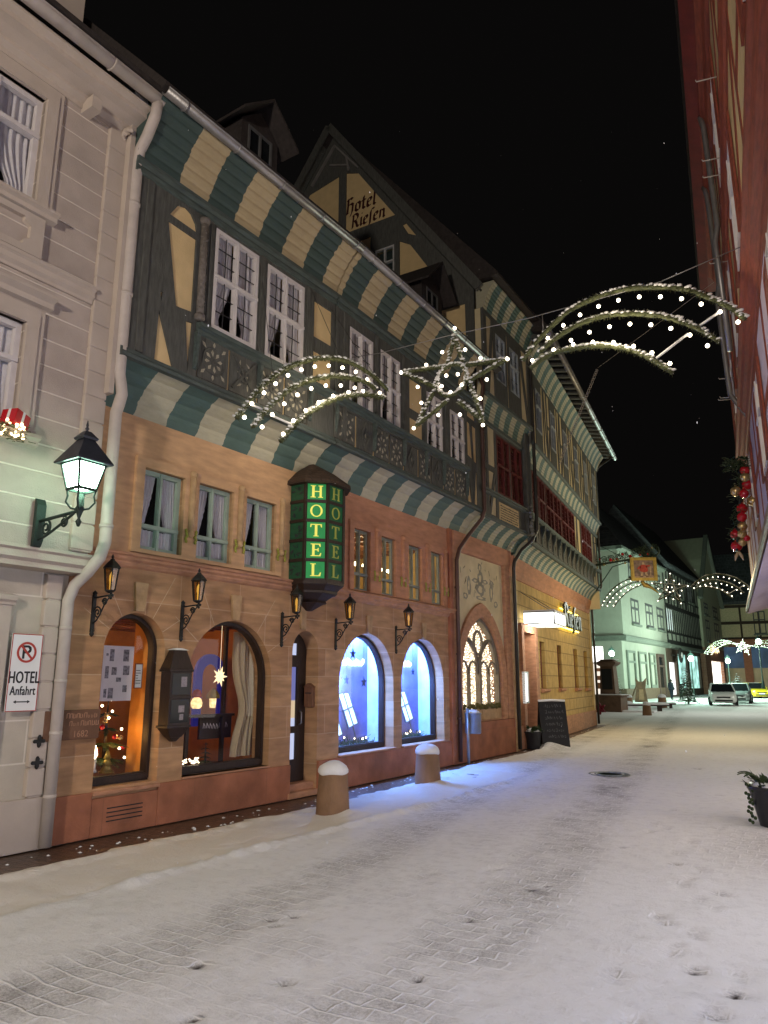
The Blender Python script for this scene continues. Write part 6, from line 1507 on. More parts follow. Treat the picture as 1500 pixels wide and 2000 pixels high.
mb = MB(); mb.box(15.4,19.1,.45,.55,.1,3.7); mb.build('lit_doorway', emit('white_lit_doorway', (1.,.97,1.), 1.1, (.6,.6,.6)), TH, FQ)
mb = MB(); mb.T = Matrix.Translation((16.6,-.8,4.3)) @ Matrix.Rotation(R(90), 4, 'X'); mb.lathe([(.75,-.08),(.8,0),(.75,.08)], 20); mb.T = None; mb.bar((16.6,.2,4.3),(16.6,-.8,4.3),.06)
mb.build('round_sign', blk, TH, FQ); mb = MB(); mb.T = Matrix.Translation((16.6,-.95,4.3)) @ Matrix.Rotation(R(90), 4, 'X'); mb.lathe([(.3,-.05),(.3,.05)], 12); mb.T = None; mb.build('round_sign_emblem', MT['white'], TH, FQ)
# pale house with attic gable
PH = thing('pale_green_house', 'pale green house with steep attic gable beside the timbered shop house', 'house', FQ @ Loc(34,0,0))
pg = mat('pale_green_render', (.42,.42,.30), .9, .08, 2.)
mb = MB(); mb.slab([(33.6,5.8),(48.,5.8),(48.,12.2),(44.5,17.5),(41,21.),(37.5,17.5),(33.6,12.2)], [], -.3, 8); mb.build('wall', pg, PH, FQ)
sq_windows(PH, FQ, [(35.6,38.4,6.6,9.4),(42.,45.5,6.6,9.4),(35.6,38.4,10.,11.6),(42.,45.5,10.,11.6)], -.34)
mb = MB()
for s in (-1, 1): mb.bar((41,-.5,21.2),(41+s*8.2,-.5,11.9),.5,.4)
mb.build('verge', sq_trim, PH, FQ)
mb = MB(); mb.slab(rect(33.6,48,0,5.8), [rect(37.5,46.5,.8,4.2)], -.3, .4); mb.build('brick_front', courses(mat('pink_brick', (.34,.17,.11), .9), .5, .2, .5, (.4,.3,.25), None, .2, .02), PH, FQ)
mb = MB(); mb.box(37.4,46.6,.1,.2,.7,4.3); mb.build('lit_pane', shop_warm, PH, FQ)
mb = MB(); rg = random.Random(4)
nib(mb, [[(0,.2),(.5,1.),(1.,.3),(1.6,.9),(2.2,.3),(2.8,.8),(3.6,.3),(4.4,.7),(5.,.4)],[(.3,0),(.6,1.2)]], 37.2, 5.0, 1.1, -.5, .35, 60); mb.build('glowing_script', emit('gold_script', (1.,.82,.42), 3.), PH, FQ)
# end house across the street
FE = Matrix(((math.sin(R(115)),-math.cos(R(115)),0,55.8),(math.cos(R(115)),math.sin(R(115)),0,104.3),(0,0,1,0),(0,0,0,1))) @ Matrix.Scale(1.18, 4)
EH = thing('end_house', 'low house closing the street, brick piers below yellow timbered wall and dark roof', 'house', FE)
mb = MB(); mb.box(-9,10,0,8,0.,10.6); mb.build('wall', mat('yellow_far_render', (.62,.52,.32), .9), EH, FE)
mb = MB()
for z in (6.2,8.1,10.1): mb.box(-9,10,-.1,.05,z,z+.35)
for x in (-8.8,-7.,-4.5,-2.5,-.5,1.3,3.2,5,7): mb.box(x,x+.22,-.08,.04,6.5,10.2)
mb.build('timber_frame', mat('brown_far_timber', (.05,.03,.02), .8), EH, FE)
sq_windows(EH, FE, [(-3.0,-1.7,6.9,9.6),(3.5,4.8,6.9,9.6)], -.09)
mb = MB(); mb.prof_x([(-.8,10.5),(-.8,10.8),(5,17.5),(9,17.5),(9,10.5)], -16, 11); mb.build('roof', snow_roof, EH, FE)
mb = MB()
for x in (-4.5,-.9,2.6): mb.box(x,x+.9,-.25,.6,0,6.2)
mb.box(-6,10,-.15,.5,5.4,6.3); mb.build('brick_pier', mat('salmon_brick', (.38,.17,.10), .9), EH, FE)
mb = MB(); mb.box(-7.,2.6,-.12,-.02,2.9,5.4); mb.build('dark_shop_window', emit('dim_blue_window', (.12,.25,.5), .12, (.03,.05,.08), .9, .6), EH, FE)
mb = MB(); mb.box(-7.,2.6,-.10,-.03,0,2.9); mb.build('cream_panel', mat('cream_panel', (.66,.55,.36), .9, .15, 1.), EH, FE)
mb = MB(); mb.box(3.6,16,-.6,6,0,11.5); mb.build('brown_wall', mat('brown_far_wall', (.13,.075,.05), .9, .2, 2.), EH, FE)

# street lanterns on the square: lit globes on posts
globe = emit('mint_lamp', (.70,1.,.86), 16., (.8,.8,.8))
def post_lamp(M, label, h=3.7, wall=False):
    t = thing('square_lamp', label, 'lamp', M, 'mint white lamps around the square')
    mb = MB()
    if wall: mb.tube([(0,.9,-.2),(0,.4,.4),(0,0,.45)], .04, 8)
    else: mb.lathe([(.14,-h),(.10,-h+.5),(.05,-h+.7),(.045,-.3),(.10,-.28),(.03,-.2)], 12); 
    mb.frustum((0,0),.05,.05,-.28,.18,.18,-.25) ; mb.lathe([(.27,.20),(.10,.40),(.03,.44),(.01,.60)], 4, ph=PI/4, smooth=False)
    mb.build('lamp_post', MT['iron_green'], t, M)
    mb = MB(); mb.ball((0,0,-.03), .23, 12, 0, (.9,.9,1.)); mb.build('lamp_glass', globe, t, M); return t
PL_ = post_lamp(Loc(17.6,58,3.75,.5), 'mint white lamp glowing against the side of the white house')
for x, y, z, lb in ((24.5,60,3.42,'mint white lamp in front of the teal-lit shop'),(32.,70,3.5,'mint white lamp in front of the warm lit shop'),(30.05,60,4.75,'mint white lamp beside the farthest star light at the right')):
    dup(PL_, Loc(x,y,z,.5), lb)
# comet sets farther down the street
far_set(12.55, 32.3, 5.60, R(127.9), .80, 'in the middle distance before the white house', 7.)
far_set(33.3, 69.5, 4.75, R(118), .85, 'far off before the brick house', 2.2)
# kiosk with lit cube
KI = thing('lit_sign', 'glowing white cube sign above a lit poster case at the corner', 'sign', Loc(12.75,45,0,R(-20)))
M = Loc(12.75,45,0,R(-20))
mb = MB(); mb.box(-.36,.36,-.36,.36,2.75,3.66); mb.build('lit_cube', emit('white_cube', (1.,.97,.93), 3.5, (.8,.8,.8)), KI, M, bevel=.04)
mb = MB(); mb.box(-.30,.42,-.2,.2,.15,.5); mb.box(-.32,-.26,-.2,.2,.5,2.75); mb.box(.38,.44,-.2,.2,.5,2.75); mb.box(-.32,.44,-.22,.22,2.66,2.76); mb.build('case_frame', MT['zinc'], KI, M)
mb = MB(); mb.box(-.26,.38,-.1,.1,.5,2.66); o = mb.build('poster_case', emit('lit_poster', (1.,.9,.78), 1.0, (.7,.6,.5)), KI, M)
mb = MB()
for x, z, w, h in ((-.12,1.7,.3,.25),(-.1,1.2,.32,.35),(-.05,2.2,.2,.2)): mb.box(x,x+w,-.105,-.1,z,z+h)
mb.build('picture', mat('orange_picture', (.45,.2,.1), .8, .5, 9.), o, M)
# pillar with basin
PI_ = thing('pillar_fountain', 'brown stone pillar with dark front on a square base', 'fountain', Loc(12.5,42,0,R(-32)))
M = Loc(12.5,42,0,R(-32)); bs = mat('brown_pillar_stone', (.15,.09,.06), .8, .3, 3., .3, 20.)
mb = MB(); mb.frustum((0,0),.42,.42,.95,.36,.36,2.45); mb.frustum((0,0),.40,.40,2.45,.56,.56,2.6); mb.box(-.56,.56,-.56,.56,2.6,2.68); mb.frustum((0,0),.5,.5,2.68,.3,.3,2.8); mb.box(-.75,.75,-.7,.7,-.05,.85); mb.box(-.82,.82,-.78,.78,.83,.9); mb.build('pillar', bs, PI_, M, bevel=.015)
mb = MB(); mb.box(-.28,.28,-.44,-.38,1.2,2.3); mb.build('dark_panel', MT['black'], PI_, M)
mb = MB(); mb.box(-.8,.8,-.76,.76,.9,.93); mb.box(-.5,.5,-.5,.5,2.8,2.83); mb.build('snow_cap', MT['snow'], PI_, M, bevel=.01)
mb = MB(); mb.box(-.9,2.4,-.5,.3,-.03,.10); mb.build('stone_slab', MT['snow'], PI_, M, bevel=.04)
# red bow
RB = MB()
for k in range(6):
    a = k*PI/3+.3; RB.tube([(.0,0,.28),(.20*math.cos(a),-.05,.28+.20*math.sin(a)),(.30*math.cos(a+.25),-.03,.28+.30*math.sin(a+.25)),(.16*math.cos(a+.5),0,.28+.16*math.sin(a+.5)),(0,0,.28)], .05, 6)
RB.ball((0,-.08,.28), .07, 8)
o = RB.build('red_bow', mat('wine_red_ribbon', (.20,.012,.03), .6), None, Loc(10.75,38,.02,R(-25))); tag(o, 'large wine-red ribbon bow standing by the corner of the ochre house', 'bow')
# benches, bollards, mound
def bench(M, L_, label, h=.36):
    t = thing('bench', label, 'bench', M, 'low snow-covered benches on the square')
    mb = MB(); mb.box(-L_/2,L_/2,-.22,.22,h-.07,h); mb.box(-L_*.38,-L_*.3,-.18,.18,0,h-.06); mb.box(L_*.3,L_*.38,-.18,.18,0,h-.06); mb.build('seat', MT['wood_dark'], t, M)
    mb = MB(); mb.box(-L_/2,L_/2,-.23,.23,h,h+.07); mb.build('snow_cap', MT['snow'], t, M, bevel=.03); return t
bench(Loc(14.2,42.5,0,R(-18)), 3.2, 'long low bench under snow between the pillar and the block'); bench(Loc(17.0,47.,0,R(-15)), 1.9, 'short low bench under snow before the white house', .3)
TB = thing('snow_table', 'round stone table with a thick plate of snow', 'table', Loc(14.0,41.,0))
mb = MB(); mb.lathe([(.3,0),(.24,.1),(.2,.5),(.3,.62),(.62,.66),(.62,.72)], 20, (14.0,41.,0)); mb.build('table_stone', bs, TB); mb = MB(); mb.lathe([(.63,.72),(.62,.80),(.3,.84),(.01,.85)], 20, (14.0,41.,0)); mb.build('snow_cap', MT['snow'], TB)
b3 = dup(B1, Loc(12.82,37.2,0,1.,1.), 'snow-capped bollard on the square, in front of the round stone table')
dup(B1, Loc(17.4,47.6,0,.5,1.3), 'snow-capped bollard on the square, nearest the parked white car'); dup(B1, Loc(16.1,50.,0,.2,1.2), 'snow-capped bollard on the square, beside the wooden figure')
mb = MB(); mb.grid(lambda u,v: (15.4+2.2*(u-.5), 48+1.4*(v-.5), max(-.03,.50*math.exp(-((u-.5)**2+(v-.5)**2)*14)+.08*noise.noise(Vector((u*5,v*5,1)))-.05)), 24, 18)
o = mb.build('snow_heap', MT['snow'], None); tag(o, 'low heap of shovelled snow beside the pillar', 'snow heap')
# wooden figure / sandwich board
EB = thing('wooden_fox', 'brown wooden easel figure leaning by the shop window of the white house', 'figure', Loc(20.3,60,0,R(-25)))
M = Loc(20.3,60,0,R(-25)); mb = MB(); mb.slab([(-.5,.0),(.5,.0),(.38,1.1),(.5,1.9),(.2,1.6),(-.1,1.6),(-.35,1.9),(-.3,1.1)], [], -.06, .06); mb.bar((-.9,.5,0),(-.2,0,1.5),.08); mb.build('figure', mat('fox_brown', (.12,.06,.035), .8, .4, 3.), EB, M)
mb = MB(); mb.slab([(-.15,.2),(.25,.2),(.2,1.),(-.1,1.)], [], -.075, -.05); mb.build('pale_chest', mat('pale_wood', (.26,.14,.08), .8), EB, M)
# trees
fir_tree('fir_tree', Loc(15.4,50.5,0), 2.5, .95, 'small snowy fir tree beside the brown pillar', 'tree', 'small fir trees on the square', 1500, 11, None, .35)
fir_tree('fir_tree', Loc(22.0,55,0), 2.65, 1.05, 'dark fir tree left of the white parked car', 'tree', 'small fir trees on the square', 1500, 12, None, .15)
fir_tree('fir_tree', Loc(29.9,64,0), 2.3, 1.3, 'snowy fir tree behind the parked silver car', 'tree', 'small fir trees on the square', 1500, 13, None, .45)
# cars
def car(M, paint, label, seed=0, front=True):
    t = thing('parked_car', label, 'car', M, 'cars parked on the square')
    # stations along x (front +): x, half width, z bottom, z belt
    st = [(2.05,.55,.32,.55),(2.0,.70,.24,.68),(1.75,.82,.20,.80),(1.2,.86,.20,.90),(.8,.87,.20,.95),(-.6,.87,.20,.97),(-1.5,.86,.20,1.0),(-1.95,.80,.24,.98),(-2.05,.70,.34,.90)]
    mb = MB(); n = 12; vs = []; fs = []
    for x, w, z0, z1 in st:
        h = z1-z0
        sec = [(-w*.86,z0),(-w*.98,z0+h*.2),(-w,z0+h*.45),(-w*.97,z0+h*.75),(-w*.90,z1-.03),(-w*.8,z1),(w*.8,z1),(w*.90,z1-.03),(w*.97,z0+h*.75),(w,z0+h*.45),(w*.98,z0+h*.2),(w*.86,z0)]
        vs += [(x,y,z) for y, z in sec]
    for i in range(len(st)-1):
        for j in range(n): fs.append((i*n+j, (i+1)*n+j, (i+1)*n+(j+1) % n, i*n+(j+1) % n))
    fs.append(tuple(range(n))); fs.append(tuple(len(vs)-1-k for k in range(n)))
    mb.add(vs, fs, 0, True)
    # roof and pillars
    gh = [(1.0,.78,.93),(.25,.64,1.42),(-.2,.63,1.47),(-1.1,.62,1.46),(-1.5,.64,1.38),(-1.98,.74,.98)]
    mb.add([(x,s*w*.98,z+.015) for x, w, z in gh[1:5] for s in (-1,1)], [(0,2,3,1),(2,4,5,3),(4,6,7,5)], 0, True)
    for s in (-1, 1):
        P = [(x,s*w,z) for x, w, z in gh]
        for a, b in zip(P, P[1:]): mb.bar(a, b, .07, .07)
        mb.bar((-.45,s*.85,.95),(-.4,s*.64,1.45),.07,.06)
    o = mb.build('body', paint, t, M)
    mb = MB(); G = [(x,w-.02,z) for x, w, z in gh]
    mb.add([(x,s*w,z) for x, w, z in G for s in (-1,1)]+[(.9,s*.80,.92) for s in (-1,1)]+[(-1.9,s*.78,.95) for s in (-1,1)],
           [(0,2,3,1),(8,10,11,9),(12,2,4,14),(14,4,6,8),(14,8,10,10),(13,15,5,3),(15,9,7,5)][:2], 0)
    mb.build('windscreen', MT['glass_dark'], t, M)
    mb = MB()
    for s in (-1, 1): mb.slab([(x,z) for x, z in ((.92,.95),(.24,1.40),(-1.1,1.43),(-1.46,1.35),(-1.9,.98))], [], s*.70-.01, s*.70+.01)
    mb.build('side_window', MT['glass_dark'], t, M)
    for s in (-1, 1):
        mb = MB(); mb.ball((1.86,s*.60,.66), .15, 10, 0, (.7,1.1,.7)); mb.build('headlight', mat('clear_lamp', (.6,.6,.58), .1, .05), t, M)
        for x in (1.32,-1.30):
            w = MB(); w.T = Matrix.Translation((x,s*.80,.31)) @ Matrix.Rotation(R(90), 4, 'X'); w.lathe([(.20,-.10),(.30,-.10),(.315,-.06),(.315,.06),(.30,.10),(.20,.10)], 20); w.T = None
            wo = w.build('wheel', MT['tyre'], t, M)
            w = MB(); w.T = Matrix.Translation((x,s*.82,.31)) @ Matrix.Rotation(R(90), 4, 'X'); w.lathe([(.20,-.09),(.19,.09)], 14); w.T = None; w.build('rim', MT['zinc'], wo, M)
    mb = MB(); mb.box(1.98,2.075,-.42,.42,.52,.62); mb.box(1.98,2.06,-.55,.55,.30,.42); mb.build('grille', MT['black'], t, M)
    mb = MB(); mb.box(2.06,2.085,-.26,.26,.43,.52); mb.build('number_plate', MT['white_sign'], t, M)
    mb = MB(); mb.grid(lambda u,v: (-1.2+1.5*u, -.58+1.16*v, 1.455+.035*math.sin(PI*u)**.4*math.sin(PI*v)**.4), 12, 10); mb.build('roof_snow', MT['snow'], t, M)
    return t
car(Loc(23.6,53.,0,R(-112)), mat('white_car_paint', (.62,.62,.60), .25, .03, spec=.6), 'white parked car facing the viewer, nearest of the parked cars')
car(Loc(27.0,57.8,0,R(-118)), mat('silver_car_paint', (.36,.40,.40), .25, .05, metal=.3), 'silver parked car half hidden behind the white one')
car(Loc(36.2,74.,0,R(-100)), mat('yellow_car_paint', (.55,.42,.02), .3, .05), 'bright yellow parked car far across the square')
car(Loc(41.6,78.5,0,R(-95)), mat('blue_car_paint', (.04,.05,.14), .3, .05), 'dark blue parked car at the far right edge')
# people
def person(M, label, pose, coat, seed=0):
    t = thing('person', label, 'person', M)
    J = dict(pel=(0,0,.95),che=(0,.02,1.25),nek=(0,.02,1.48),hed=(0,-.02,1.58),top=(0,-.01,1.74))
    if pose == 'bend':
        J = dict(pel=(0,0,.90),che=(0,-.16,1.15),nek=(0,-.30,1.32),hed=(0,-.38,1.38),top=(0,-.44,1.50))
    pts = [J['pel'],J['che'],J['nek'],J['hed'],J['top']]; rad = [.17,.19,.075,.105,.09]; ed = [(0,1),(1,2),(2,3),(3,4)]
    def chain(root, ps, rs):
        prev = root
        for p, r in zip(ps, rs): pts.append(p); rad.append(r); ed.append((prev, len(pts)-1)); prev = len(pts)-1
    for s in (-1, 1):
        chain(0, [(s*.10,0,.86),(s*.11,-.03+.06*s,.48),(s*.11,.02+.10*s,.09),(s*.12,-.12+.10*s,.05)], [.12,.085,.06,.05])
        c = J['che']
        chain(1, [(s*.20,c[1],c[2]+.14),(s*.26,c[1]+.02,c[2]-.16),(s*.22,c[1]-.16,c[2]-.34),(s*.19,c[1]-.24,c[2]-.36)], [.075,.06,.048,.042])
    me = bpy.data.meshes.new('body'); me.from_pydata(pts, ed, []); o = bpy.data.objects.new('body', me); COL.objects.link(o); place(o, t, M)
    sk = o.modifiers.new('skin', 'SKIN'); 
    if not me.skin_vertices:
        bm_ = None
    for v, r in zip(me.skin_vertices[0].data, rad): v.radius = (r, r)
    me.skin_vertices[0].data[0].use_root = True
    sb = o.modifiers.new('sub', 'SUBSURF'); sb.levels = 1; sb.render_levels = 2
    me.materials.append(coat)
    h = J['hed']
    mb = MB(); mb.ball((h[0],h[1]-.055,h[2]+.04), .085, 10, 0, (.8,.7,1.1)); mb.build('face', mat('skin_tone', (.45,.28,.2), .7), t, M)
    mb = MB(); mb.lathe([(.115,.02),(.12,.06),(.10,.13),(.04,.165),(.005,.17)], 14, (h[0],h[1],h[2]+.0)); mb.build('cap', MT['black'], t, M)
    mb = MB(); p = J['pel']; c = J['che']; mb.lathe([(.235,0),(.225,.2),(.215,.34),(.12,.58)], 16, (p[0],(p[1]+c[1])/2,p[2]-.12)); mb.build('coat', coat, t, M)
    return t
def skinned_ok():
    return True
person(Loc(25.0,66.,0.05,R(20)), 'person in a dark coat standing before the bright doorway', 'stand', mat('navy_coat', (.02,.025,.04), .9))
person(Loc(25.9,66.2,0.05,R(60)), 'person in black bending down beside the dark fir tree', 'bend', mat('black_coat', (.012,.012,.014), .9))
# ================================================================== ground
SD = Vector((math.sin(R(32)), math.cos(R(32)), 0)); SLt = Vector((math.cos(R(32)), -math.sin(R(32)), 0))
SMX = Matrix(((SLt.x,SD.x,0,0),(SLt.y,SD.y,0,0),(0,0,1,0),(0,0,0,1)))      # local X across the street, local Y along it
def axis(lst):
    out = []
    for a, b, st in lst:
        n = int(round((b-a)/st)); out += [a+(b-a)*i/n for i in range(n)]
    return out+[lst[-1][1]]
AS = axis([(-16,1.4,.8),(1.4,13.,.045),(13.,24.,.10),(24.,60.,.4),(60.,150.,2.)]); AL = axis([(-70,-9.,2.),(-9.,1.5,.05),(1.5,8,.25),(8.,70,2.)])
FC_ = [F1 @ Vector((-8,0,0)), F1 @ Vector((0,0,0)), F2 @ Vector((0,0,0)), F3 @ Vector((0,0,0)), F3 @ Vector((12,0,0)), F3 @ Vector((12,14,0))]
FC2 = [(SLt.dot(p), SD.dot(p)) for p in FC_]
def facade_dist(l, s):
    best = 1e9
    for (a, b), (c, d) in zip(FC2, FC2[1:]):
        dx, dy = c-a, d-b; L2 = dx*dx+dy*dy; t = max(0, min(1, ((l-a)*dx+(s-b)*dy)/L2)); q = math.hypot(l-a-dx*t, s-b-dy*t)
        if q < best: best = q
    return best
def interp(s, T):
    for (a, b), (c, d) in zip(T, T[1:]):
        if s <= c: return b+(d-b)*max(0, (s-a))/(c-a)
    return T[-1][1]+(s-T[-1][0])*-.16
TRK = [[(-2,-3.6),(3,-3.85),(6,-4.10),(11,-5.05),(17.7,-6.15)], [(-2,-2.0),(3.5,-2.30),(5.6,-2.36),(9,-2.92),(13.9,-3.7)]]
SPOT = [(4.41,-3.69,.05),(4.55,-3.60,.04),(3.52,-3.50,.055),(15.76,-2.77,.09),(4.30,-3.55,.03),(5.15,-2.50,.05),(6.1,-2.42,.05),(6.3,-2.35,.04),(4.05,-2.3,.04),(3.6,-2.9,.04),(7.6,-1.6,.05),(5.0,-1.0,.05),(4.4,-.8,.05),(4.75,-.75,.05),(6.8,-1.1,.05),(5.8,-1.3,.04),(9.2,-3.3,.05),(8.0,-2.2,.04),(3.0,-3.0,.04),(10.6,-2.2,.05),(12.3,-1.9,.05)]
V3 = Vector
verts = []; wear = []; pack_shade = []
FOOT = []; rf = random.Random(17)
for s0, l0, ang, n_ in ((2.2,-.3,.05,14),(3.4,-1.2,-.03,12),(2.4,-5.6,.0,14),(9.5,-5.2,.12,9),(4.5,-.7,-.25,9),(7.5,-2.2,-.45,9),(6.,-3.2,.3,7),(12,-1.5,.1,12),(10.5,-3.0,-.1,10)):
    for i in range(n_):
        d_ = .62*i; FOOT.append((s0+d_*math.cos(ang)+rf.uniform(-.05,.05), l0+d_*math.sin(ang)+(.10 if i % 2 else -.10)+rf.uniform(-.04,.04), ang+rf.uniform(-.15,.15)+(.12 if i % 2 else -.12), rf.uniform(.5,1.)))
for s in AS:
    tl_ = [interp(s, T) for T in TRK]
    for l in AL:
        near = -9.5 < l < 8 and s < 60
        d = facade_dist(l, s) if near else 9.
        p = V3((l, s, 0))
        n1 = noise.noise(p*.45); n2 = noise.noise(p*1.6+V3((3,1,7))); n3 = noise.noise(p*5.) if near else 0; n4 = noise.noise(p*15.) if near and s < 26 else 0
        z = .022+.012*n1+.014*n2+.009*n3+.006*n4; w = 0.; k = 0.
        for i, t in enumerate(tl_):
            q = abs(l-t-.05*noise.noise(V3((s*.5,i*9,0)))); ww = .30 if i == 0 else .34
            if q < ww*1.6: w = max(w, min(1, max(0, (ww*1.5-q)/(ww*.9)))*(.62+.75*n2+.5*n3+.25*n1))
        mid = (tl_[0]+tl_[1])/2
        w = max(w, .30*math.exp(-((l-mid)/.8)**2)*(.4+1.2*n2))
        w = max(w, -.10+.22*n1+.26*n2+.12*n3)
        w = max(w, .75*math.exp(-((l+1.0)**2/.25+(s-8.9)**2/1.2)))          # swept corner at the right
        if s < 6.5 and l > -1.9: w *= .35
        for a, b, r in SPOT:
            g = math.exp(-((s-a)**2+((l-b)*1.)**2)/(r*r)); 
            if g > .03: w = max(w, 1.9*g*(1+n4)); z -= .015*g
        if near and 2 < s < 22:
            for a, b, an, st_ in FOOT:
                ds, dl = s-a, l-b
                if abs(ds) < .3 and abs(dl) < .3:
                    p1_ = ds*math.cos(an)+dl*math.sin(an); q1_ = -ds*math.sin(an)+dl*math.cos(an)
                    g = math.exp(-((p1_/.125)**4+(q1_/.05)**2)); z -= .016*g*st_; w = max(w, .55*g*st_*(1+n4))
                    rim = math.exp(-((p1_/.17)**4+((abs(q1_)-.085)/.03)**2)); z += .006*rim*st_
        z -= .016*max(0, min(1, w))
        if d < 8 and s < 40:
            edge = .74+.16*n2+.10*n3+.05*n4
            if s > 12: edge = .45+.14*n2+.08*n3
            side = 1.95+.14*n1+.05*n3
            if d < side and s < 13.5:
                k = min(1, (side-d)/.10); z -= .018*k  # band by the fronts: trodden snow, with the shade there painted in
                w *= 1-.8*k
            if s < 12: z += (.030+.03*n2+.025*n3+.02*n4)*math.exp(-((d-side-.03)/.085)**2)
            z += (.02+.03*max(0,n3)+.02*n4)*math.exp(-((d-edge-.10)/.09)**2)
            if d < edge: z = min(z, .022-.09*min(1, (edge-d)/.12))
        for bx, by in ((-.65,9.95),(.71,12.6)):
            bl, bs_ = SLt.x*bx+SLt.y*by, SD.x*bx+SD.y*by
            g = math.exp(-((l-bl-.18)**2+(s-bs_)**2)/.09); z += .07*g*(1+.5*n2)
        ab = (SLt.x*4.2+SLt.y*19.3, SD.x*4.2+SD.y*19.3); z += .12*math.exp(-((l-ab[0])**2+(s-ab[1])**2)/.12)
        verts.append((l, s, z)); wear.append(max(0, min(1.9, w))); pack_shade.append(k)
nl = len(AL); faces = [(j*nl+i, j*nl+i+1, (j+1)*nl+i+1, (j+1)*nl+i) for j in range(len(AS)-1) for i in range(nl-1)]
me = bpy.data.meshes.new('street'); me.from_pydata(verts, [], faces); me.polygons.foreach_set('use_smooth', [True]*len(faces))
for nm, dat in (('wear', wear), ('packed_shaded', pack_shade)):
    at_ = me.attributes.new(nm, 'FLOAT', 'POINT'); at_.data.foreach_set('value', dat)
m = bpy.data.materials.new('street_snow'); m.use_nodes = True; N = m.node_tree.nodes; L = m.node_tree.links; b = N['Principled BSDF']
b.inputs['Roughness'].default_value = .85; b.inputs['Specular IOR Level'].default_value = .2
tc = N.new('ShaderNodeTexCoord')
br = N.new('ShaderNodeTexBrick'); br.inputs['Scale'].default_value = 1.; br.inputs['Brick Width'].default_value = .21; br.inputs['Row Height'].default_value = .135; br.inputs['Mortar Size'].default_value = .013; br.inputs['Mortar Smooth'].default_value = .8
wn = N.new('ShaderNodeTexNoise'); wn.inputs['Scale'].default_value = 2.2; L.new(tc.outputs['Object'], wn.inputs['Vector'])
wv = N.new('ShaderNodeVectorMath'); wv.operation = 'MULTIPLY_ADD'; wv.inputs[1].default_value = (.16,.14,0); L.new(wn.outputs['Color'], wv.inputs[0]); L.new(tc.outputs['Object'], wv.inputs[2])
L.new(wv.outputs[0], br.inputs['Vector'])
def att(n):
    a = N.new('ShaderNodeAttribute'); a.attribute_name = n; return a.outputs['Fac']
def mth(op, a, b_, clamp=False):
    x = N.new('ShaderNodeMath'); x.operation = op; x.use_clamp = clamp
    for i, q in enumerate((a, b_)):
        if isinstance(q, (int, float)): x.inputs[i].default_value = q
        else: L.new(q, x.inputs[i])
    return x.outputs[0]
def nse(sc, det=6, rough=.6):
    x = N.new('ShaderNodeTexNoise'); x.inputs['Scale'].default_value = sc; x.inputs['Detail'].default_value = det; x.inputs['Roughness'].default_value = rough; L.new(tc.outputs['Object'], x.inputs['Vector']); return x.outputs['Fac']
def mix(f, a, b_):
    x = N.new('ShaderNodeMixRGB'); 
    for s_, q in (('Fac', f), ('Color1', a), ('Color2', b_)):
        if isinstance(q, tuple): x.inputs[s_].default_value = (*q, 1)
        elif isinstance(q, (int, float)): x.inputs[s_].default_value = q
        else: L.new(q, x.inputs[s_])
    return x.outputs['Color']
stone = mth('SUBTRACT', 1., br.outputs['Fac'])
grain = nse(60., 4, .7); mid_n = nse(9., 6)
g2 = mth('MULTIPLY', mth('SUBTRACT', grain, .30, True), 2.2, True)
wr = att('wear')
gm = mth('ADD', mth('MULTIPLY', mth('SUBTRACT', mid_n, .5), 1.6), wr)
show = mth('MULTIPLY', mth('MULTIPLY', stone, mth('MULTIPLY', gm, 1.05, True)), g2, True)
col = mix(show, mix(mth('MULTIPLY', mid_n, .35), (.80,.785,.78), (.70,.68,.67)), (.25,.23,.22))
dark = mth('SUBTRACT', wr, 1.0, True)
col = mix(mth('MULTIPLY', dark, 1.3, True), col, (.05,.04,.04))
col = mix(mth('MULTIPLY', mth('MULTIPLY', att('packed_shaded'), .95), mth('ADD', mth('MULTIPLY', nse(3.5, 8, .7), .9), .15, True), True), col, mix(mid_n, (.66,.585,.485), (.82,.75,.66)))  # tan of that band: packed snow plus shade put into the colour
L.new(col, b.inputs['Base Color'])
bp = N.new('ShaderNodeBump'); bp.inputs['Strength'].default_value = .8; bp.inputs['Distance'].default_value = .016
hh = mth('ADD', mth('ADD', mth('MULTIPLY', grain, .5), mth('MULTIPLY', nse(24., 6), .8)), mth('MULTIPLY', mth('MULTIPLY', br.outputs['Fac'], .8), mth('MULTIPLY', wr, 1., True)))
L.new(hh, bp.inputs['Height']); L.new(bp.outputs['Normal'], b.inputs['Normal'])
me.materials.append(m)
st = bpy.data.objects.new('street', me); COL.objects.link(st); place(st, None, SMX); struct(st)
# bare wet strip of setts along the fronts
mb = MB(); P = [F1 @ Vector((-8,0,0)), F1 @ Vector((0,0,0)), F2 @ Vector((0,0,0)), F3 @ Vector((0,0,0)), F3 @ Vector((13,0,0))]
Q = [F1 @ Vector((-8,-1.2,0)), F1 @ Vector((0,-1.2,0)), F2 @ Vector((0,-1.2,0)), F3 @ Vector((0,-1.2,0)), F3 @ Vector((13,-1.2,0))]
inv = SMX.inverted()
mb.add([inv @ (p+V3((0,0,-.012))) for p in P]+[inv @ (p+V3((0,0,-.012))) for p in Q], [(i, i+5, i+6, i+1) for i in range(4)])
pv = courses(mat('wet_brown_setts', (.15,.085,.055), .35, .4, 14., .7, 30., spec=.6, dirt=.5, dcol=(.03,.02,.016)), .15, .10, .5, (.02,.015,.012), (.6,.6,.6), .9, .012)
for nd in pv.node_tree.nodes:                       # setts lie flat: use X / Y
    if nd.type == 'TEX_BRICK':
        cbn = nd.inputs['Vector'].links[0].from_node; sp_ = cbn.inputs['Y'].links[0].from_node; pv.node_tree.links.new(sp_.outputs['Y'], cbn.inputs['Y'])
struct(mb.build('pavement', pv, None, SMX))
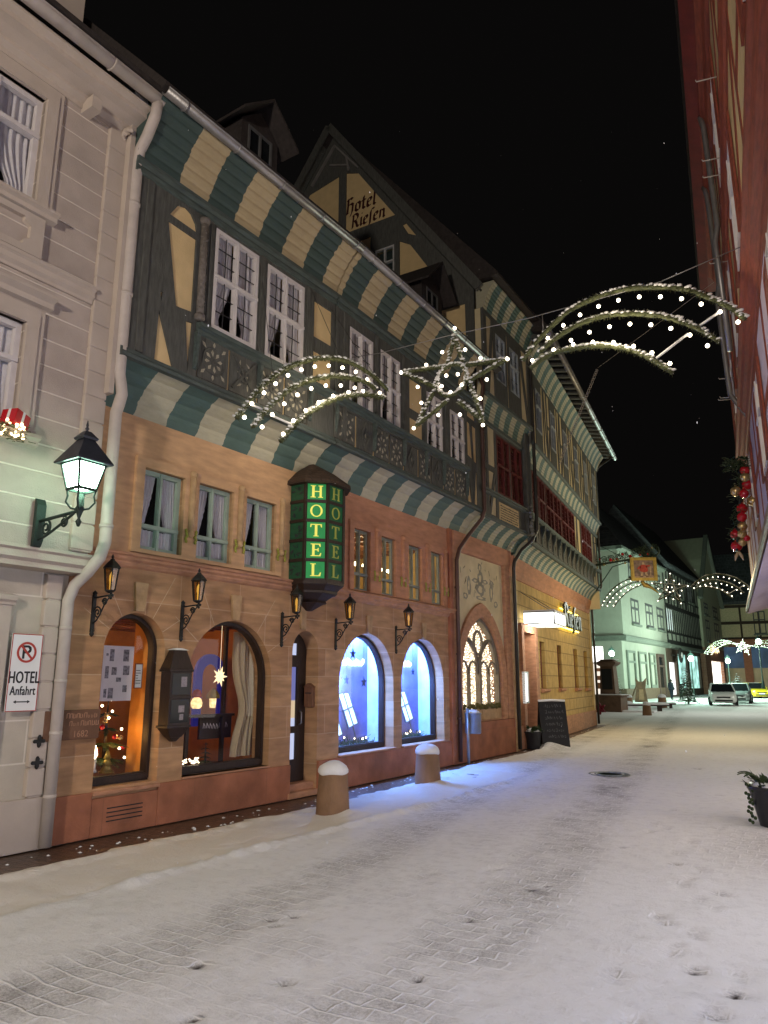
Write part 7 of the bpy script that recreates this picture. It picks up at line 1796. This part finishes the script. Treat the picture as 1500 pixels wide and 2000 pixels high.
# scattered melting grains on the bare strip
mb = MB(); rg = random.Random(5)
for F, x0, x1 in ((F1,-2.,4.),(F2,0,8.2),(F3,0,12)):
    for k in range(int((x1-x0)*11)):
        p = F @ Vector((rg.uniform(x0,x1), -rg.uniform(.25,.62)+ (.1 if F is not F1 else 0), -.008)); r = rg.uniform(.008,.028)
        a = rg.uniform(0,3); mb.add([p+V3((r*math.cos(a+q*1.26)*rg.uniform(.7,1.3),r*math.sin(a+q*1.26)*rg.uniform(.7,1.3),0)) for q in range(5)]+[p+V3((0,0,r*.5))], [(q,(q+1) % 5,5) for q in range(5)])
o = mb.build('snow_crumbs', MT['snow'], None); o['kind'] = 'stuff'
# manhole
MH = MB(); MH.lathe([(.001,.0),(.30,.0),(.33,.004),(.33,.012),(.36,.012),(.36,.0)], 28); MH.lathe([(.26,.002),(.26,.014),(.22,.014),(.22,.002)], 28)
c = SMX @ Vector((-3.94,13.9,.022)); o = MH.build('manhole_cover', mat('frosted_iron', (.22,.24,.24), .6, .5, 12.), None, Loc(c.x,c.y,.024)); tag(o, 'round iron manhole cover half buried in the street snow', 'manhole cover')
# dark wooded hill behind the roofs
mb = MB()
def hf(u, v):
    a = R(-40+120*u); r = 150+60*v; h = (26+10*math.sin(u*5+1)+6*noise.noise(Vector((u*9,v*3,0))))*v
    return (r*math.sin(a), r*math.cos(a), h-1+1.5*noise.noise(Vector((u*60,v*20,3)))*v)
mb.grid(hf, 120, 20); struct(mb.build('hill', mat('night_wooded_hill', (.02,.022,.018), .95, .5, .3), None))
# drifting flakes
mb = MB(); rg = random.Random(21)
for k in range(170):
    y = rg.uniform(3.,24); x = rg.uniform(-.35,.62)*y; z = rg.uniform(.4, 1.65+y*.85); r = rg.uniform(.002,.0042)
    mb.add([(x-r,y,z),(x+r,y,z),(x,y,z+r*2.2),(x,y,z-r*2.2),(x,y-r,z),(x,y+r,z)], [(0,4,2),(4,1,2),(1,5,2),(5,0,2),(0,3,4),(4,3,1),(1,3,5),(5,3,0)])
o = mb.build('snowflakes', MT['snow'], None); o['kind'] = 'stuff'

# ================================================================== light
w = bpy.data.worlds.new('World'); SC.world = w; w.use_nodes = True; N = w.node_tree.nodes; L = w.node_tree.links
bg = N['Background']; sk = N.new('ShaderNodeTexSky'); sk.sky_type = 'NISHITA'; sk.sun_disc = False; sk.sun_elevation = R(-6); sk.sun_rotation = R(200)
hs = N.new('ShaderNodeHueSaturation'); hs.inputs['Saturation'].default_value = .15; L.new(sk.outputs['Color'], hs.inputs['Color'])
ad = N.new('ShaderNodeMixRGB'); ad.blend_type = 'ADD'; ad.inputs['Fac'].default_value = 1.; ad.inputs['Color2'].default_value = (.034,.031,.030,1); L.new(hs.outputs['Color'], ad.inputs['Color1'])
L.new(ad.outputs['Color'], bg.inputs['Color']); bg.inputs['Strength'].default_value = .08
def lamp(kind, name, loc, energy, col, rad=.2, to=None, **kw):
    d = bpy.data.lights.new(name, kind); d.energy = energy; d.color = col
    if kind in ('POINT','SPOT'): d.shadow_soft_size = rad
    for k, v in kw.items(): setattr(d, k, v)
    o = bpy.data.objects.new(name, d); COL.objects.link(o); o.location = loc
    if to is not None: o.rotation_euler = (Vector(to)-Vector(loc)).to_track_quat('-Z','Y').to_euler()
    return o
WARM = (1.,.86,.72)
# shaded street lamps on the near part of the street, behind the viewer
lamp('SPOT', 'street_lamp_light', (-4.9,-5.2,5.8), 3600, (1.,.88,.74), .35, (.5,12,7.), spot_size=R(100), spot_blend=.6)
# shop rooms
def area(name, F, x, y, z, sx, sy, e, col, to):
    p = F @ Vector((x,y,z)); q = F @ Vector(to)
    return lamp('AREA', name, p, e, col, to=q, shape='RECTANGLE', size=sx, size_y=sy)
area('display_light', F2, 1.7, .45, 2.60, 1.6, .2, 300, (.12,.34,1.), (1.7,-.5,0.)); area('display_light', F2, 3.7, .45, 2.60, 1.6, .2, 300, (.12,.34,1.), (3.7,-.5,0.))
lamp('POINT', 'display_glow', F2 @ Vector((1.6,.40,1.7)), 90, (.12,.28,1.), .1); lamp('POINT', 'display_glow', F2 @ Vector((3.6,.40,1.7)), 90, (.12,.28,1.), .1)
lamp('POINT', 'restaurant_light', F1 @ Vector((.9,1.3,2.0)), 9, (1.,.52,.16), .08); lamp('POINT', 'restaurant_light', F1 @ Vector((2.6,1.5,2.2)), 7, (1.,.55,.2), .08)
lamp('POINT', 'candle_light', F1 @ Vector((.72,.45,.9)), 4, (1.,.6,.2), .05); lamp('POINT', 'jamb_light', F1 @ Vector((1.12,.40,1.0)), 5, (1.,.5,.12), .05)
lamp('POINT', 'upper_room_light', F2 @ Vector((2.,1.4,3.9)), 45, (1.,.75,.38), .1); lamp('POINT', 'upper_room_light', F2 @ Vector((3.8,1.4,3.9)), 45, (1.,.75,.38), .1)
lamp('POINT', 'door_light', F3 @ Vector((1.65,-.5,3.05)), 60, (1.,.90,.72), .15)
lamp('POINT', 'ochre_front_fill', F3 @ Vector((6.5,-4.5,4.6)), 520, (1.,.80,.45), .2)  # added fill out over the street, standing in for the sign's light strip
lamp('POINT', 'square_lamp_and_fill', (17.3,56.8,3.9), 900, (.60,1.,.78), .3); lamp('POINT', 'square_lamp_and_fill', (24.3,58.6,3.5), 2200, (.62,1.,.80), .3)
lamp('POINT', 'square_lamp_and_fill', (31.6,68,3.6), 5500, (.70,1.,.82), .3); lamp('POINT', 'square_lamp_and_fill', (17.5,38.,6.), 700, (.95,.95,.85), .3); lamp('POINT', 'square_lamp_and_fill', (27,44,6.), 1600, (.95,1.,.85), .3)  # the last two are added fill lights, no lamp stands there
lamp('POINT', 'comet_glow', KM @ Vector((4.6,-.3,5.9)), 40, (1.,.85,.62), .4); lamp('POINT', 'comet_glow', KL @ Vector((1.3,-.3,5.5)), 30, (1.,.85,.62), .4)

# ================================================================== camera and render
cam = bpy.data.cameras.new('camera'); co = bpy.data.objects.new('camera', cam); COL.objects.link(co)
cam.sensor_fit = 'HORIZONTAL'; cam.sensor_width = 36.; cam.lens = 1440/1500*36.; cam.clip_start = .05; cam.clip_end = 600
co.location = (0,0,1.65); co.rotation_euler = (R(90+12.907),0,0)
SC.camera = co
SC.view_settings.view_transform = 'Standard'; SC.view_settings.look = 'None'; SC.view_settings.exposure = 0.; SC.view_settings.gamma = 1.; SC.view_settings.use_curve_mapping = False
SC.render.engine = 'CYCLES'; c_ = SC.cycles
c_.max_bounces = 6; c_.diffuse_bounces = 3; c_.glossy_bounces = 3; c_.transmission_bounces = 4; c_.transparent_max_bounces = 12; c_.sample_clamp_indirect = 4.; c_.caustics_reflective = False; c_.caustics_refractive = False
c_.use_denoising = True
SC.render.resolution_x = 768; SC.render.resolution_y = 1024
